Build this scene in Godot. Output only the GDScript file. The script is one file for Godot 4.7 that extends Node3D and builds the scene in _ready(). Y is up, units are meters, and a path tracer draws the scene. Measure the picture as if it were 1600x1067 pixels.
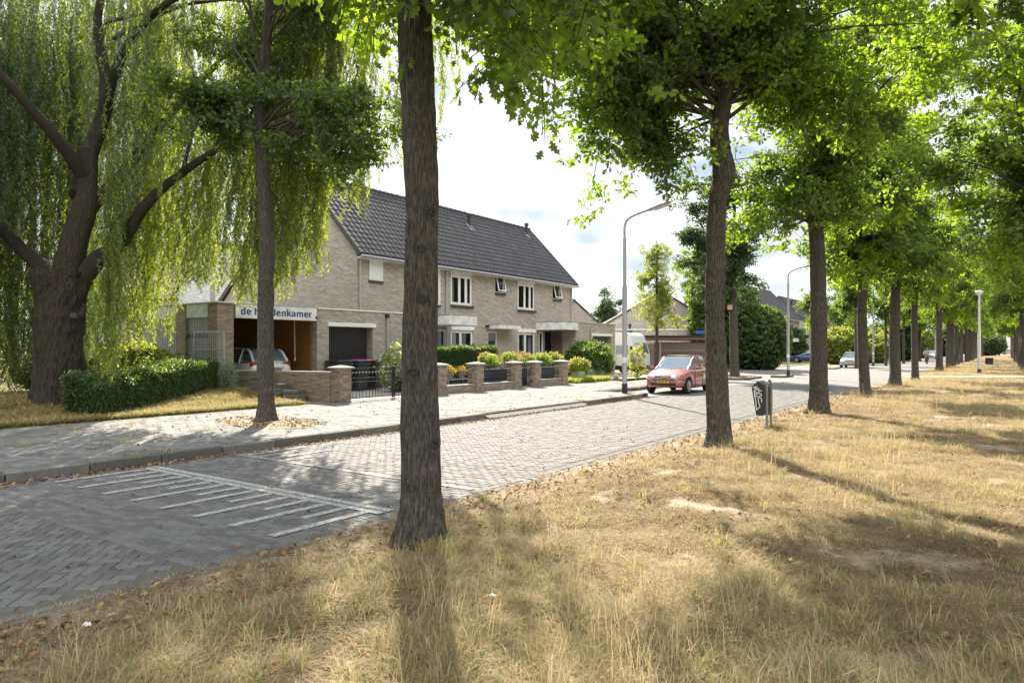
extends Node3D

# ---------------------------------------------------------------- helpers
var M := {}
var used := {}
var rng := RandomNumberGenerator.new()
var dusty: FastNoiseLite

class Geo:
	var v := PackedVector3Array()
	var n := PackedVector3Array()
	var uv := PackedVector2Array()
	var ix := PackedInt32Array()

	func flat_uv(p: Vector3, m: Vector3) -> Vector2:
		var a := m.abs()
		if a.x >= a.y and a.x >= a.z:
			return Vector2(p.z, -p.y)
		if a.z >= a.y:
			return Vector2(p.x, -p.y)
		return Vector2(p.x, p.z)

	func quad(a: Vector3, b: Vector3, c: Vector3, d: Vector3) -> void:  # counter-clockwise seen from outside
		var m := (c - a).cross(d - b).normalized()
		var s := v.size()
		for p in [a, b, c, d]:
			v.append(p)
			n.append(m)
			uv.append(flat_uv(p, m))
		for k in [0, 2, 1, 0, 3, 2]:
			ix.append(s + k)

	func tri(a: Vector3, b: Vector3, c: Vector3) -> void:
		var m := (b - a).cross(c - a).normalized()
		var s := v.size()
		for p in [a, b, c]:
			v.append(p)
			n.append(m)
			uv.append(flat_uv(p, m))
		for k in [0, 2, 1]:
			ix.append(s + k)

	func box(c: Vector3, s: Vector3, b := Basis()) -> void:
		var h := s / 2.0
		var p := []
		for i in 8:
			p.append(c + b * Vector3(h.x if i & 1 else -h.x, h.y if i & 2 else -h.y, h.z if i & 4 else -h.z))
		quad(p[4], p[5], p[7], p[6])
		quad(p[1], p[0], p[2], p[3])
		quad(p[5], p[1], p[3], p[7])
		quad(p[0], p[4], p[6], p[2])
		quad(p[6], p[7], p[3], p[2])
		quad(p[0], p[1], p[5], p[4])

	func span(a: Vector3, b: Vector3) -> void:  # box between two corners
		box((a + b) / 2.0, (b - a).abs())

	func bbox(c: Vector3, s: Vector3, e: float, b := Basis()) -> void:  # box with chamfered edges
		var h := s / 2.0
		e = minf(e, minf(h.x, minf(h.y, h.z)) * 0.9)
		var q := h - Vector3(e, e, e)
		var f := func(x, y, z): return c + b * Vector3(x, y, z)
		for ax in 3:
			for sg in [-1.0, 1.0]:
				var u := (ax + 1) % 3
				var w := (ax + 2) % 3
				var pts := []
				for k in [[-1, -1], [1, -1], [1, 1], [-1, 1]]:
					var t := Vector3()
					t[ax] = h[ax] * sg
					t[u] = q[u] * k[0]
					t[w] = q[w] * k[1]
					pts.append(c + b * t)
				if sg > 0:
					quad(pts[0], pts[1], pts[2], pts[3])
				else:
					quad(pts[3], pts[2], pts[1], pts[0])
		for ax in 3:
			var u := (ax + 1) % 3
			var w := (ax + 2) % 3
			for su in [-1.0, 1.0]:
				for sw in [-1.0, 1.0]:
					var pts := []
					for k in [[-1, 0], [1, 0], [1, 1], [-1, 1]]:
						var t := Vector3()
						t[ax] = q[ax] * k[0]
						t[u] = (h[u] if k[1] == 0 else q[u]) * su
						t[w] = (q[w] if k[1] == 0 else h[w]) * sw
						pts.append(c + b * t)
					if su * sw > 0:
						quad(pts[0], pts[1], pts[2], pts[3])
					else:
						quad(pts[3], pts[2], pts[1], pts[0])
		for sx in [-1.0, 1.0]:
			for sy in [-1.0, 1.0]:
				for sz in [-1.0, 1.0]:
					var a: Vector3 = f.call(h.x * sx, q.y * sy, q.z * sz)
					var d: Vector3 = f.call(q.x * sx, h.y * sy, q.z * sz)
					var g: Vector3 = f.call(q.x * sx, q.y * sy, h.z * sz)
					if sx * sy * sz > 0:
						tri(a, d, g)
					else:
						tri(a, g, d)

	func loft(rings: Array, closed := true, cap := true, us := 1.0, vs := 1.0) -> void:  # smooth skin through rings of the same length
		var k: int = rings[0].size()
		var w := k + 1 if closed else k
		var s := v.size()
		var along := 0.0
		for r in rings.size():
			if r > 0:
				along += (rings[r][0] as Vector3).distance_to(rings[r - 1][0])
			for j in w:
				v.append(rings[r][j % k])
				n.append(Vector3())
				uv.append(Vector2(float(j) / k * us, along * vs))
		for r in rings.size() - 1:
			for j in w - 1:
				var a := s + r * w + j
				var b := a + 1
				var c := a + w + 1
				var d := a + w
				for t in [[a, b, c], [a, c, d]]:
					var m: Vector3 = (v[t[1]] - v[t[0]]).cross(v[t[2]] - v[t[0]])
					for q in t:
						n[q] += m
					ix.append(t[0])
					ix.append(t[2])
					ix.append(t[1])
		for r in rings.size():
			if closed:
				var m := n[s + r * w] + n[s + r * w + k]
				n[s + r * w] = m
				n[s + r * w + k] = m
		for q in range(s, v.size()):
			n[q] = n[q].normalized()
		if cap and closed:
			for e in [0, rings.size() - 1]:
				var mid := Vector3()
				for p in rings[e]:
					mid += p
				mid /= k
				for j in k:
					if e == 0:
						tri(mid, rings[e][(j + 1) % k], rings[e][j])
					else:
						tri(mid, rings[e][j], rings[e][(j + 1) % k])

	func tube(pts: Array, rad: Array, sides := 8, cap := true, us := 1.0, vs := 1.0, wob: FastNoiseLite = null, amp := 0.0, ridge := 0.0) -> void:
		var rings := []
		var t: Vector3 = (pts[1] - pts[0]).normalized()
		var side := t.cross(Vector3.RIGHT if absf(t.x) < 0.8 else Vector3.FORWARD).normalized()
		for i in pts.size():
			var d: Vector3 = ((pts[mini(i + 1, pts.size() - 1)] - pts[maxi(i - 1, 0)]) as Vector3).normalized()
			side = (side - d * side.dot(d)).normalized()
			var up := d.cross(side)
			var ring := PackedVector3Array()
			for j in sides:
				var a := TAU * j / sides
				var r: float = rad[i]
				if wob:
					r *= 1.0 + amp * wob.get_noise_3d(cos(a) * 2.0, pts[i].y * 1.3 + pts[i].x * 7.0, sin(a) * 2.0)
					if ridge > 0.0:  # furrows of the bark
						r *= 1.0 + ridge * (0.5 - 2.2 * absf(wob.get_noise_3d(cos(a) * 13.0 + 5.0, pts[i].y * 2.6, sin(a) * 13.0)))
				ring.append(pts[i] + (side * cos(a) + up * sin(a)) * r)
			rings.append(ring)
		loft(rings, true, cap, us, vs)

	func bar(a: Vector3, b: Vector3, r: float, sides := 6) -> void:
		tube([a, b], [r, r], sides)

	func lathe(prof: Array, c: Vector3, sides := 20, cap := true) -> void:  # prof: Vector2(radius, height), from below
		var rings := []
		for p in prof:
			var ring := PackedVector3Array()
			for j in sides:
				var a := -TAU * j / sides
				ring.append(c + Vector3(cos(a) * p.x, p.y, sin(a) * p.x))
			rings.append(ring)
		loft(rings, true, cap)

	func prism(poly: Array, depth: float, x := Transform3D()) -> void:  # outline counter-clockwise in xy, front face at z = depth
		var pv := PackedVector2Array(poly)
		var t := Geometry2D.triangulate_polygon(pv)
		var f := func(p: Vector2, z: float) -> Vector3: return x * Vector3(p.x, p.y, z)
		for i in range(0, t.size(), 3):
			var a := pv[t[i]]
			var b := pv[t[i + 1]]
			var c := pv[t[i + 2]]
			if (b - a).cross(c - a) < 0:
				var h := b
				b = c
				c = h
			tri(f.call(a, depth), f.call(b, depth), f.call(c, depth))
			tri(f.call(a, 0.0), f.call(c, 0.0), f.call(b, 0.0))
		for i in pv.size():
			var a := pv[i]
			var b := pv[(i + 1) % pv.size()]
			quad(f.call(a, 0.0), f.call(b, 0.0), f.call(b, depth), f.call(a, depth))

	func arrays() -> Array:
		var a := []
		a.resize(Mesh.ARRAY_MAX)
		a[Mesh.ARRAY_VERTEX] = v
		a[Mesh.ARRAY_NORMAL] = n
		a[Mesh.ARRAY_TEX_UV] = uv
		a[Mesh.ARRAY_INDEX] = ix
		return a

	func mesh(m: Material = null) -> ArrayMesh:
		var r := ArrayMesh.new()
		r.add_surface_from_arrays(Mesh.PRIMITIVE_TRIANGLES, arrays())
		if m:
			r.surface_set_material(0, m)
		return r


func numbered(called: String) -> String:
	used[called] = used.get(called, -1) + 1
	return called if used[called] == 0 else "%s_%03d" % [called, used[called]]

func thing(called: String, label: String, category: String, group := "", at := Vector3.ZERO, turn := 0.0) -> Node3D:
	var o := Node3D.new()
	o.name = numbered(called)
	add_child(o, true)
	o.position = at
	o.rotation.y = turn
	tag(o, label, category, group)
	return o

func tag(o: Node, label: String, category := "", group := "", kind := "") -> void:
	o.set_meta("label", label)
	if category:
		o.set_meta("category", category)
	if group:
		o.set_meta("group", group)
	if kind:
		o.set_meta("kind", kind)

func part(parent: Node, called: String, g, m: Material = null) -> MeshInstance3D:
	var o := MeshInstance3D.new()
	o.mesh = g if g is Mesh else g.mesh(null)
	if m:
		for s in o.mesh.get_surface_count():
			o.set_surface_override_material(s, m)
	o.name = called
	parent.add_child(o, true)
	return o

func solo(called: String, g, m: Material, label: String, category: String, group := "") -> MeshInstance3D:
	var o := part(self, numbered(called), g, m)
	tag(o, label, category, group)
	return o

func struct(called: String, g, m: Material, label: String) -> MeshInstance3D:
	var o := part(self, numbered(called), g, m)
	tag(o, label, "", "", "structure")
	return o

func copies(parent: Node, called: String, mesh: Mesh, xs: Array, cols: Array = []) -> MultiMeshInstance3D:
	var mm := MultiMesh.new()
	mm.transform_format = MultiMesh.TRANSFORM_3D
	mm.use_colors = cols.size() > 0
	mm.mesh = mesh
	mm.instance_count = xs.size()
	for i in xs.size():
		mm.set_instance_transform(i, xs[i])
		if cols.size():
			mm.set_instance_color(i, cols[i])
	var o := MultiMeshInstance3D.new()
	o.multimesh = mm
	o.name = called
	o.set_meta("kind", "stuff")
	parent.add_child(o, true)
	return o

# lays alike pieces: the ones that show largest as parts, the rest as one part. meshes: variants; tones: materials
func lay(parent: Node, called: String, meshes: Array, tones: Array, xs: Array, most := 300) -> void:
	var eye := Vector3(0, 1.7, 0)
	var inv: Transform3D = parent.transform if parent is Node3D else Transform3D()
	var order := []
	for i in xs.size():
		order.append([eye.distance_squared_to(inv * (xs[i] as Transform3D).origin), i])
	order.sort()
	var rest := {}
	for k in order.size():
		var i: int = order[k][1]
		var me: int = rng.randi() % meshes.size()
		var to: int = rng.randi() % tones.size()
		if k < most:
			var o := part(parent, called, meshes[me], tones[to])
			o.transform = xs[i]
		else:
			if not rest.has(to):
				rest[to] = []
			rest[to].append(xs[i])
	if rest.size() == 0:
		return
	# the rest: one multimesh whose mesh is plain and whose colours are the tones
	var base: StandardMaterial3D = tones[0].duplicate()
	base.albedo_color = Color.WHITE
	base.vertex_color_use_as_albedo = true
	var mesh: Mesh = meshes[0].duplicate()
	mesh.surface_set_material(0, base)
	var all := []
	var cols := []
	for to in rest:
		var c: Color = tones[to].albedo_color.srgb_to_linear()
		for x in rest[to]:
			all.append(x)
			cols.append(c)
	copies(parent, called, mesh, all, cols)

func lin(r: float, g: float, b: float) -> Color:
	return Color(r, g, b).linear_to_srgb()

func mat(r: float, g: float, b: float, rough := 0.8, metal := 0.0) -> StandardMaterial3D:
	var m := StandardMaterial3D.new()
	m.albedo_color = lin(r, g, b)
	m.roughness = rough
	m.metallic = metal
	return m

func noise_tex(freq: float, octs: int, ramp: Array, size := 512, kind := FastNoiseLite.TYPE_SIMPLEX_SMOOTH, sd := 1) -> NoiseTexture2D:
	var f := FastNoiseLite.new()
	f.noise_type = kind
	f.frequency = freq
	f.fractal_octaves = octs
	f.seed = sd
	var t := NoiseTexture2D.new()
	t.width = size
	t.height = size
	t.seamless = true
	t.noise = f
	if ramp.size():
		var g := Gradient.new()
		g.offsets = PackedFloat32Array(ramp.map(func(e): return e[0]))
		g.colors = PackedColorArray(ramp.map(func(e): return Color(lin(e[1], e[2], e[3]), e[4] if e.size() > 4 else 1.0)))
		t.color_ramp = g
	return t

func fuzz(m: StandardMaterial3D, tex: Texture2D, scale: float, world := true) -> StandardMaterial3D:
	m.albedo_texture = tex
	m.uv1_triplanar = true
	m.uv1_world_triplanar = world
	m.uv1_scale = Vector3.ONE * scale
	return m

func leafy(r: float, g: float, b: float, br: float, bg: float, bb: float, rough := 0.55) -> StandardMaterial3D:
	var m := mat(r, g, b, rough)
	m.backlight_enabled = true
	m.backlight = lin(br, bg, bb)
	return m

func rnd(a: float, b: float) -> float:
	return rng.randf_range(a, b)

func ball() -> Vector3:
	while true:
		var p := Vector3(rnd(-1, 1), rnd(-1, 1), rnd(-1, 1))
		if p.length_squared() <= 1.0:
			return p
	return Vector3.ZERO

func any_turn() -> Basis:
	return Basis(Vector3(rnd(-1, 1), rnd(-1, 1), rnd(-1, 1)).normalized() if true else Vector3.UP, rnd(0, TAU))

func curve(pts: Array, steps: int) -> Array:  # smooth line through points
	var c := Curve3D.new()
	for i in pts.size():
		var t: Vector3 = (pts[mini(i + 1, pts.size() - 1)] - pts[maxi(i - 1, 0)]) / 6.0
		c.add_point(pts[i], -t, t)
	var o := []
	for i in steps + 1:
		o.append(c.samplef(float(i) / steps * (pts.size() - 1)))
	return o

func _ready() -> void:
	rng.seed = 20240817
	dusty = FastNoiseLite.new()
	dusty.seed = 5
	dusty.frequency = 0.35
	camera_and_light()
	materials()
	grounds()
	buildings()
	front_gardens()
	trees()
	vehicles()
	street_things()
	grasses()

func camera_and_light() -> void:
	var cam := Camera3D.new()
	cam.name = "camera"
	add_child(cam)
	var near := 0.1
	cam.projection = Camera3D.PROJECTION_FRUSTUM
	cam.set_frustum(2.0 * near * 533.5 / 1090.0, Vector2(0, near * 11.5 / 1090.0), near, 1500.0)
	cam.position = Vector3(0, 1.7, 0)
	cam.rotation.y = deg_to_rad(35.238)
	cam.current = true
	var sun := DirectionalLight3D.new()
	sun.name = "sun"
	sun.light_energy = 1.6
	sun.light_color = Color(1.0, 0.955, 0.88)
	sun.light_angular_distance = 0.5
	sun.shadow_enabled = true
	add_child(sun)
	var to_sun := Vector3(-0.69 * cos(deg_to_rad(39)), sin(deg_to_rad(39)), -0.72 * cos(deg_to_rad(39))).normalized()
	sun.look_at_from_position(Vector3.ZERO, -to_sun)
	var we := WorldEnvironment.new()
	we.name = "surroundings"
	var e := Environment.new()
	e.background_mode = Environment.BG_SKY
	e.tonemap_mode = Environment.TONE_MAPPER_LINEAR
	e.tonemap_exposure = 2.7
	e.sdfgi_enabled = true
	e.ssao_enabled = true
	e.ssil_enabled = true
	var sky := Sky.new()
	var pm := PanoramaSkyMaterial.new()
	pm.panorama = sky_picture(to_sun)
	sky.sky_material = pm
	e.sky = sky
	we.environment = e
	add_child(we)

func sky_picture(to_sun: Vector3) -> ImageTexture:
	var w := 1024
	var h := 512
	var f := FastNoiseLite.new()
	f.seed = 11
	f.frequency = 0.9
	f.fractal_octaves = 5
	f.fractal_gain = 0.55
	var im := Image.create(w, h, false, Image.FORMAT_RGBF)
	for j in h:
		var el := (0.5 - (j + 0.5) / h) * PI
		for i in w:
			var az := ((i + 0.5) / w - 0.5) * TAU
			var d := Vector3(sin(az) * cos(el), sin(el), -cos(az) * cos(el))
			var c: Color
			if d.y < -0.02:
				c = Color(0.16, 0.148, 0.128)
			else:
				var y := maxf(d.y, 0.0)
				var t := pow(1.0 - y, 3.0)
				c = Color(0.15, 0.22, 0.34).lerp(Color(0.30, 0.345, 0.385), t)
				var p := Vector3(d.x, 0, d.z) / (y + 0.16)
				var k := f.get_noise_3d(p.x * 1.1, 0.0, p.z * 1.1) + 0.35 * f.get_noise_3d(p.x * 3.4, 9.0, p.z * 3.4)
				var cover := smoothstep(-0.4, 0.06, k + 0.16)
				var glow := pow(maxf(d.dot(to_sun), 0.0), 4.0)
				var lit := 0.48 + 0.68 * glow + 0.08 * k
				c = c.lerp(Color(lit * (0.94 + 0.06 * glow), lit * 0.98, lit * (1.04 - 0.05 * glow)), cover * 0.92)
				c += Color(1.0, 0.96, 0.9) * (0.3 * glow + 1.2 * pow(maxf(d.dot(to_sun), 0.0), 60.0))
			im.set_pixel(i, j, c)
	return ImageTexture.create_from_image(im)

# ---------------------------------------------------------------- materials
func brick_pictures(cols: Array, mortar: Color, sd: int, tx := 10, ty := 32, px := 1024) -> Array:
	var r := RandomNumberGenerator.new()
	r.seed = sd
	var im := Image.create(px, px, false, Image.FORMAT_RGB8)
	var hm := Image.create(px, px, false, Image.FORMAT_RGB8)
	var f := FastNoiseLite.new()
	f.frequency = 0.09
	f.fractal_octaves = 4
	im.fill(mortar)
	hm.fill(Color(0.25, 0.25, 0.25))
	var bw := float(px) / tx
	var bh := float(px) / ty
	var j := maxf(2.0, bh * 0.14)
	for row in ty:
		for k in tx:
			var c: Color = cols[r.randi() % cols.size()]
			c = c * r.randf_range(0.9, 1.07)
			var x0 := int((k + (0.5 if row % 2 else 0.0)) * bw)
			var y0 := int(row * bh)
			var lift := r.randf_range(0.7, 0.95)
			for y in range(y0, int(y0 + bh - j)):
				for x in range(x0, int(x0 + bw - j)):
					var s := 1.0 + 0.12 * f.get_noise_2d(x, y)
					im.set_pixel(x % px, y % px, Color(c.r * s, c.g * s, c.b * s))
					hm.set_pixel(x % px, y % px, Color(lift, lift, lift) * (1.0 + 0.1 * f.get_noise_2d(x * 2, y * 2)))
	return [ImageTexture.create_from_image(im), ImageTexture.create_from_image(hm)]

func brick_mat(cols: Array, mortar: Color, sd: int, rough := 0.9) -> StandardMaterial3D:
	var p := brick_pictures(cols, mortar, sd)
	var m := StandardMaterial3D.new()
	m.albedo_texture = p[0]
	m.heightmap_enabled = true
	m.heightmap_texture = p[1]
	m.heightmap_scale = 0.3
	m.roughness = rough
	m.uv1_scale = Vector3(1.0 / 2.2, 1.0 / 2.0, 1)
	return m

func bark_mat(a: Array, b: Array, c: Array, sd: int, deep := 6.0) -> StandardMaterial3D:
	var m := StandardMaterial3D.new()
	# furrows along the trunk
	m.albedo_texture = noise_tex(0.035, 3, [[0.0, b[0] * 0.5, b[1] * 0.5, b[2] * 0.5], [0.3] + b, [0.6] + a, [1.0, a[0] * 1.25, a[1] * 1.25, a[2] * 1.25]], 512, FastNoiseLite.TYPE_CELLULAR, sd + 1)
	m.heightmap_enabled = true
	m.heightmap_texture = noise_tex(0.035, 3, [], 512, FastNoiseLite.TYPE_CELLULAR, sd + 1)
	m.heightmap_scale = deep
	m.roughness = 0.95
	m.uv1_scale = Vector3(1.0, 0.42, 1)
	# lichen, moss and weathered blotches lie over them
	m.detail_enabled = true
	m.detail_albedo = noise_tex(0.04, 5, [[0.0, b[0] * 0.8, b[1], b[2] * 0.7, 0.75], [0.3] + b + [0.4], [0.45] + a + [0.0], [0.62] + a + [0.0], [0.68] + c + [0.55], [0.74, 0.2, 0.2, 0.17, 0.4], [0.8] + a + [0.0], [1.0] + a + [0.0]], 512, FastNoiseLite.TYPE_SIMPLEX_SMOOTH, sd)
	m.detail_blend_mode = BaseMaterial3D.BLEND_MODE_MIX
	m.detail_uv_layer = BaseMaterial3D.DETAIL_UV_2
	m.uv2_triplanar = true
	m.uv2_world_triplanar = false
	m.uv2_scale = Vector3.ONE * 0.8
	return m

func materials() -> void:
	var c := func(r, g, b): return lin(r, g, b)
	M.brick = brick_mat([c.call(0.39, 0.352, 0.297), c.call(0.375, 0.335, 0.282), c.call(0.36, 0.322, 0.273), c.call(0.405, 0.37, 0.317), c.call(0.31, 0.275, 0.232)], c.call(0.36, 0.33, 0.285), 3)
	M.brick_dark = brick_mat([c.call(0.16, 0.11, 0.08), c.call(0.20, 0.14, 0.1), c.call(0.13, 0.09, 0.07)], c.call(0.2, 0.18, 0.16), 4)
	M.brick_fence = []
	for k in [[0.40, 0.31, 0.22], [0.34, 0.265, 0.19], [0.45, 0.37, 0.27], [0.29, 0.22, 0.16], [0.38, 0.32, 0.25]]:
		M.brick_fence.append(fuzz(mat(k[0], k[1], k[2], 0.92), noise_tex(0.05, 4, [[0, 0.6, 0.6, 0.6], [0.5, 0.9, 0.9, 0.9], [1, 1, 1, 1]], 256, 3, 8) if not M.has("spot") else M.spot, 2.0))
		if not M.has("spot"):
			M.spot = M.brick_fence[0].albedo_texture
	M.blotch = noise_tex(0.012, 5, [[0, 0.62, 0.62, 0.62], [0.4, 0.85, 0.85, 0.85], [0.6, 0.97, 0.97, 0.97], [1, 1, 1, 1]], 512, 3, 21)
	M.mortar = fuzz(mat(0.3, 0.28, 0.24), M.spot, 3.0)
	M.wall_low = brick_mat([c.call(0.36, 0.28, 0.2), c.call(0.3, 0.235, 0.17), c.call(0.25, 0.2, 0.15), c.call(0.32, 0.27, 0.2)], c.call(0.22, 0.2, 0.17), 14)
	M.concrete = fuzz(mat(0.42, 0.4, 0.36, 0.9), M.spot, 1.1)
	M.concrete_dark = fuzz(mat(0.2, 0.19, 0.175, 0.9), M.spot, 1.1)
	M.white = mat(0.78, 0.78, 0.76, 0.45)
	M.white_panel = fuzz(mat(0.8, 0.8, 0.77, 0.5), M.blotch, 0.3)
	M.green_panel = fuzz(mat(0.60, 0.68, 0.54, 0.5), M.blotch, 0.3)
	M.grey_panel = mat(0.36, 0.37, 0.44, 0.5)
	M.zinc = mat(0.42, 0.43, 0.45, 0.45, 0.6)
	M.pipe = mat(0.36, 0.35, 0.36, 0.5)
	M.black_door = mat(0.03, 0.027, 0.03, 0.45)
	M.grey_door = mat(0.10, 0.10, 0.11, 0.5)
	M.black = mat(0.02, 0.02, 0.02, 0.5)
	M.black_metal = mat(0.022, 0.022, 0.024, 0.4, 0.3)
	M.rubber = mat(0.02, 0.02, 0.02, 0.85)
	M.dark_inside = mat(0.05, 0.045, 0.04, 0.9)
	M.wood_panel = mat(0.30, 0.145, 0.035, 0.5)
	M.wood_panel.albedo_texture = noise_tex(0.02, 4, [[0, 0.6, 0.55, 0.5], [0.5, 0.9, 0.9, 0.9], [1, 1, 1, 1]], 256, 3, 31)
	M.wood_panel.uv1_scale = Vector3(2.5, 0.4, 1)
	M.glass = mat(0.02, 0.025, 0.03, 0.02)
	M.glass.transparency = BaseMaterial3D.TRANSPARENCY_ALPHA
	M.glass.albedo_color.a = 0.25
	M.glass.metallic_specular = 0.8
	M.car_glass = mat(0.3, 0.38, 0.46, 0.02, 0.55)
	M.car_glass.transparency = BaseMaterial3D.TRANSPARENCY_ALPHA
	M.car_glass.albedo_color.a = 0.5
	M.car_glass.metallic_specular = 0.9
	M.curtain = mat(0.3, 0.3, 0.33, 0.9)
	M.curtain_white = mat(0.75, 0.75, 0.74, 0.9)
	M.tile_tones = []
	for k in [0.030, 0.038, 0.047, 0.034]:
		M.tile_tones.append(fuzz(mat(k * 1.0, k * 0.97, k * 1.04, 0.5), M.spot, 2.0, false))
	M.ridge = mat(0.05, 0.046, 0.045, 0.6)
	M.roof_under = mat(0.04, 0.037, 0.036, 0.8)
	M.paver_tones = []
	for k in [[0.175, 0.172, 0.174], [0.14, 0.137, 0.139], [0.205, 0.198, 0.193], [0.16, 0.151, 0.147], [0.19, 0.189, 0.196]]:
		M.paver_tones.append(fuzz(mat(k[0], k[1], k[2], 0.85), M.spot, 3.0))
	M.slab_tones = []
	for k in [[0.2, 0.197, 0.192], [0.165, 0.162, 0.16], [0.225, 0.22, 0.21], [0.185, 0.182, 0.18], [0.14, 0.137, 0.133]]:
		M.slab_tones.append(fuzz(mat(k[0], k[1], k[2], 0.85), M.blotch, 0.9))
	M.dark_joint = fuzz(mat(0.09, 0.085, 0.075, 0.95), M.spot, 2.0)
	M.joint = fuzz(mat(0.15, 0.14, 0.125, 0.95), M.spot, 2.0)
	M.kerb = fuzz(mat(0.14, 0.133, 0.122, 0.9), M.spot, 1.5)
	M.marking_faint = fuzz(mat(0.27, 0.27, 0.265, 0.8), M.blotch, 2.5)
	M.marking = fuzz(mat(0.5, 0.5, 0.49, 0.75), noise_tex(0.03, 5, [[0, 0.4, 0.4, 0.4], [0.42, 0.6, 0.6, 0.6], [0.55, 0.95, 0.95, 0.95], [1, 1, 1, 1]], 512, 3, 77), 1.6)
	# far paving: same bricks, too far to tell apart
	var pp := brick_pictures([c.call(0.2, 0.196, 0.193), c.call(0.175, 0.171, 0.168), c.call(0.22, 0.216, 0.212)], c.call(0.13, 0.122, 0.11), 17, 10, 20, 512)
	M.paving = StandardMaterial3D.new()
	M.paving.albedo_texture = pp[0]
	M.paving.heightmap_enabled = true
	M.paving.heightmap_texture = pp[1]
	M.paving.heightmap_scale = 0.5
	M.paving.roughness = 0.85
	M.paving.uv1_scale = Vector3(0.5, 0.5, 1)
	M.soil = fuzz(mat(1, 1, 1, 0.95), noise_tex(0.02, 5, [[0, 0.15, 0.115, 0.08], [0.4, 0.26, 0.205, 0.145], [0.6, 0.34, 0.275, 0.19], [0.8, 0.39, 0.32, 0.225], [1, 0.28, 0.215, 0.145]], 1024, 3, 41), 0.22)
	M.lawn = fuzz(mat(1, 1, 1, 0.95), noise_tex(0.02, 5, [[0, 0.07, 0.075, 0.03], [0.45, 0.16, 0.15, 0.06], [0.6, 0.26, 0.21, 0.11], [1, 0.2, 0.17, 0.09]], 512, 3, 43), 0.3)
	M.path = fuzz(mat(0.44, 0.4, 0.34, 0.95), M.blotch, 0.4)
	# wood
	M.bark = bark_mat([0.135, 0.118, 0.098], [0.06, 0.052, 0.044], [0.22, 0.185, 0.055], 51)
	M.bark_willow = bark_mat([0.085, 0.066, 0.045], [0.04, 0.032, 0.022], [0.13, 0.1, 0.065], 61, 9.0)
	M.bark_willow.uv1_scale = Vector3(2.2, 0.22, 1)
	M.twig = mat(0.06, 0.048, 0.036, 0.9)
	# leaves
	M.oak = [leafy(0.038, 0.074, 0.014, 0.42, 0.62, 0.02), leafy(0.03, 0.06, 0.013, 0.3, 0.5, 0.016), leafy(0.05, 0.084, 0.016, 0.62, 0.82, 0.035)]
	M.dark_oak = [leafy(0.023, 0.047, 0.014, 0.15, 0.26, 0.014), leafy(0.017, 0.036, 0.012, 0.09, 0.17, 0.01), leafy(0.032, 0.058, 0.015, 0.34, 0.48, 0.02)]
	M.deep = [leafy(0.022, 0.044, 0.018, 0.09, 0.16, 0.02), leafy(0.017, 0.034, 0.014, 0.07, 0.12, 0.015), leafy(0.03, 0.056, 0.018, 0.15, 0.23, 0.025)]
	M.willow = [leafy(0.055, 0.085, 0.034, 0.5, 0.62, 0.04), leafy(0.048, 0.08, 0.034, 0.36, 0.48, 0.035), leafy(0.095, 0.125, 0.045, 0.72, 0.78, 0.05)]
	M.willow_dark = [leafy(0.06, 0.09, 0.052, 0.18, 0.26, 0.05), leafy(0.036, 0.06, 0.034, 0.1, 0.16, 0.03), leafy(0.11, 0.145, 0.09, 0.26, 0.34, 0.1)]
	M.box_leaf = [leafy(0.02, 0.045, 0.014, 0.16, 0.26, 0.025, 0.4), leafy(0.03, 0.06, 0.018, 0.24, 0.36, 0.03, 0.4), leafy(0.016, 0.036, 0.012, 0.12, 0.2, 0.02, 0.4)]
	M.lime_leaf = [leafy(0.1, 0.13, 0.03, 0.5, 0.55, 0.07), leafy(0.08, 0.12, 0.03, 0.42, 0.52, 0.06), leafy(0.13, 0.15, 0.04, 0.58, 0.6, 0.1)]
	M.sage = [leafy(0.16, 0.2, 0.15, 0.3, 0.36, 0.22), leafy(0.12, 0.16, 0.12, 0.25, 0.32, 0.2), leafy(0.2, 0.23, 0.2, 0.3, 0.36, 0.26)]
	M.hydrangea = [leafy(0.36, 0.13, 0.11, 0.4, 0.16, 0.12), leafy(0.42, 0.2, 0.14, 0.4, 0.2, 0.14), leafy(0.3, 0.1, 0.1, 0.35, 0.12, 0.1)]
	M.yellow = [leafy(0.75, 0.55, 0.01, 0.5, 0.4, 0.02), leafy(0.7, 0.45, 0.01, 0.5, 0.35, 0.02), leafy(0.8, 0.62, 0.03, 0.5, 0.4, 0.02)]
	M.straw = []
	for k in [[0.98, 0.98, 0.98], [0.8, 0.8, 0.78], [0.62, 0.6, 0.56]]:
		var m := leafy(k[0], k[1], k[2], 0.95, 0.9, 0.8, 0.8)
		m.vertex_color_use_as_albedo = true
		M.straw.append(m)
	M.verge = [leafy(0.22, 0.21, 0.08, 0.36, 0.34, 0.1, 0.8), leafy(0.42, 0.34, 0.18, 0.4, 0.32, 0.16, 0.8), leafy(0.38, 0.3, 0.15, 0.4, 0.32, 0.14, 0.8), leafy(0.13, 0.17, 0.045, 0.34, 0.4, 0.07, 0.8)]
	M.litter = [mat(0.24, 0.12, 0.05, 0.9), mat(0.32, 0.19, 0.09, 0.9), mat(0.16, 0.09, 0.045, 0.9), mat(0.36, 0.26, 0.12, 0.9)]

# ---------------------------------------------------------------- ground
func gy(x: float, z: float) -> float:  # height of the dry verge
	var e := smoothstep(-5.0, -3.4, x)
	return 0.005 + e * (0.05 + 0.07 * dusty.get_noise_2d(x * 1.6, z * 1.6) + 0.03 * dusty.get_noise_2d(x * 6.0, z * 6.0))

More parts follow.
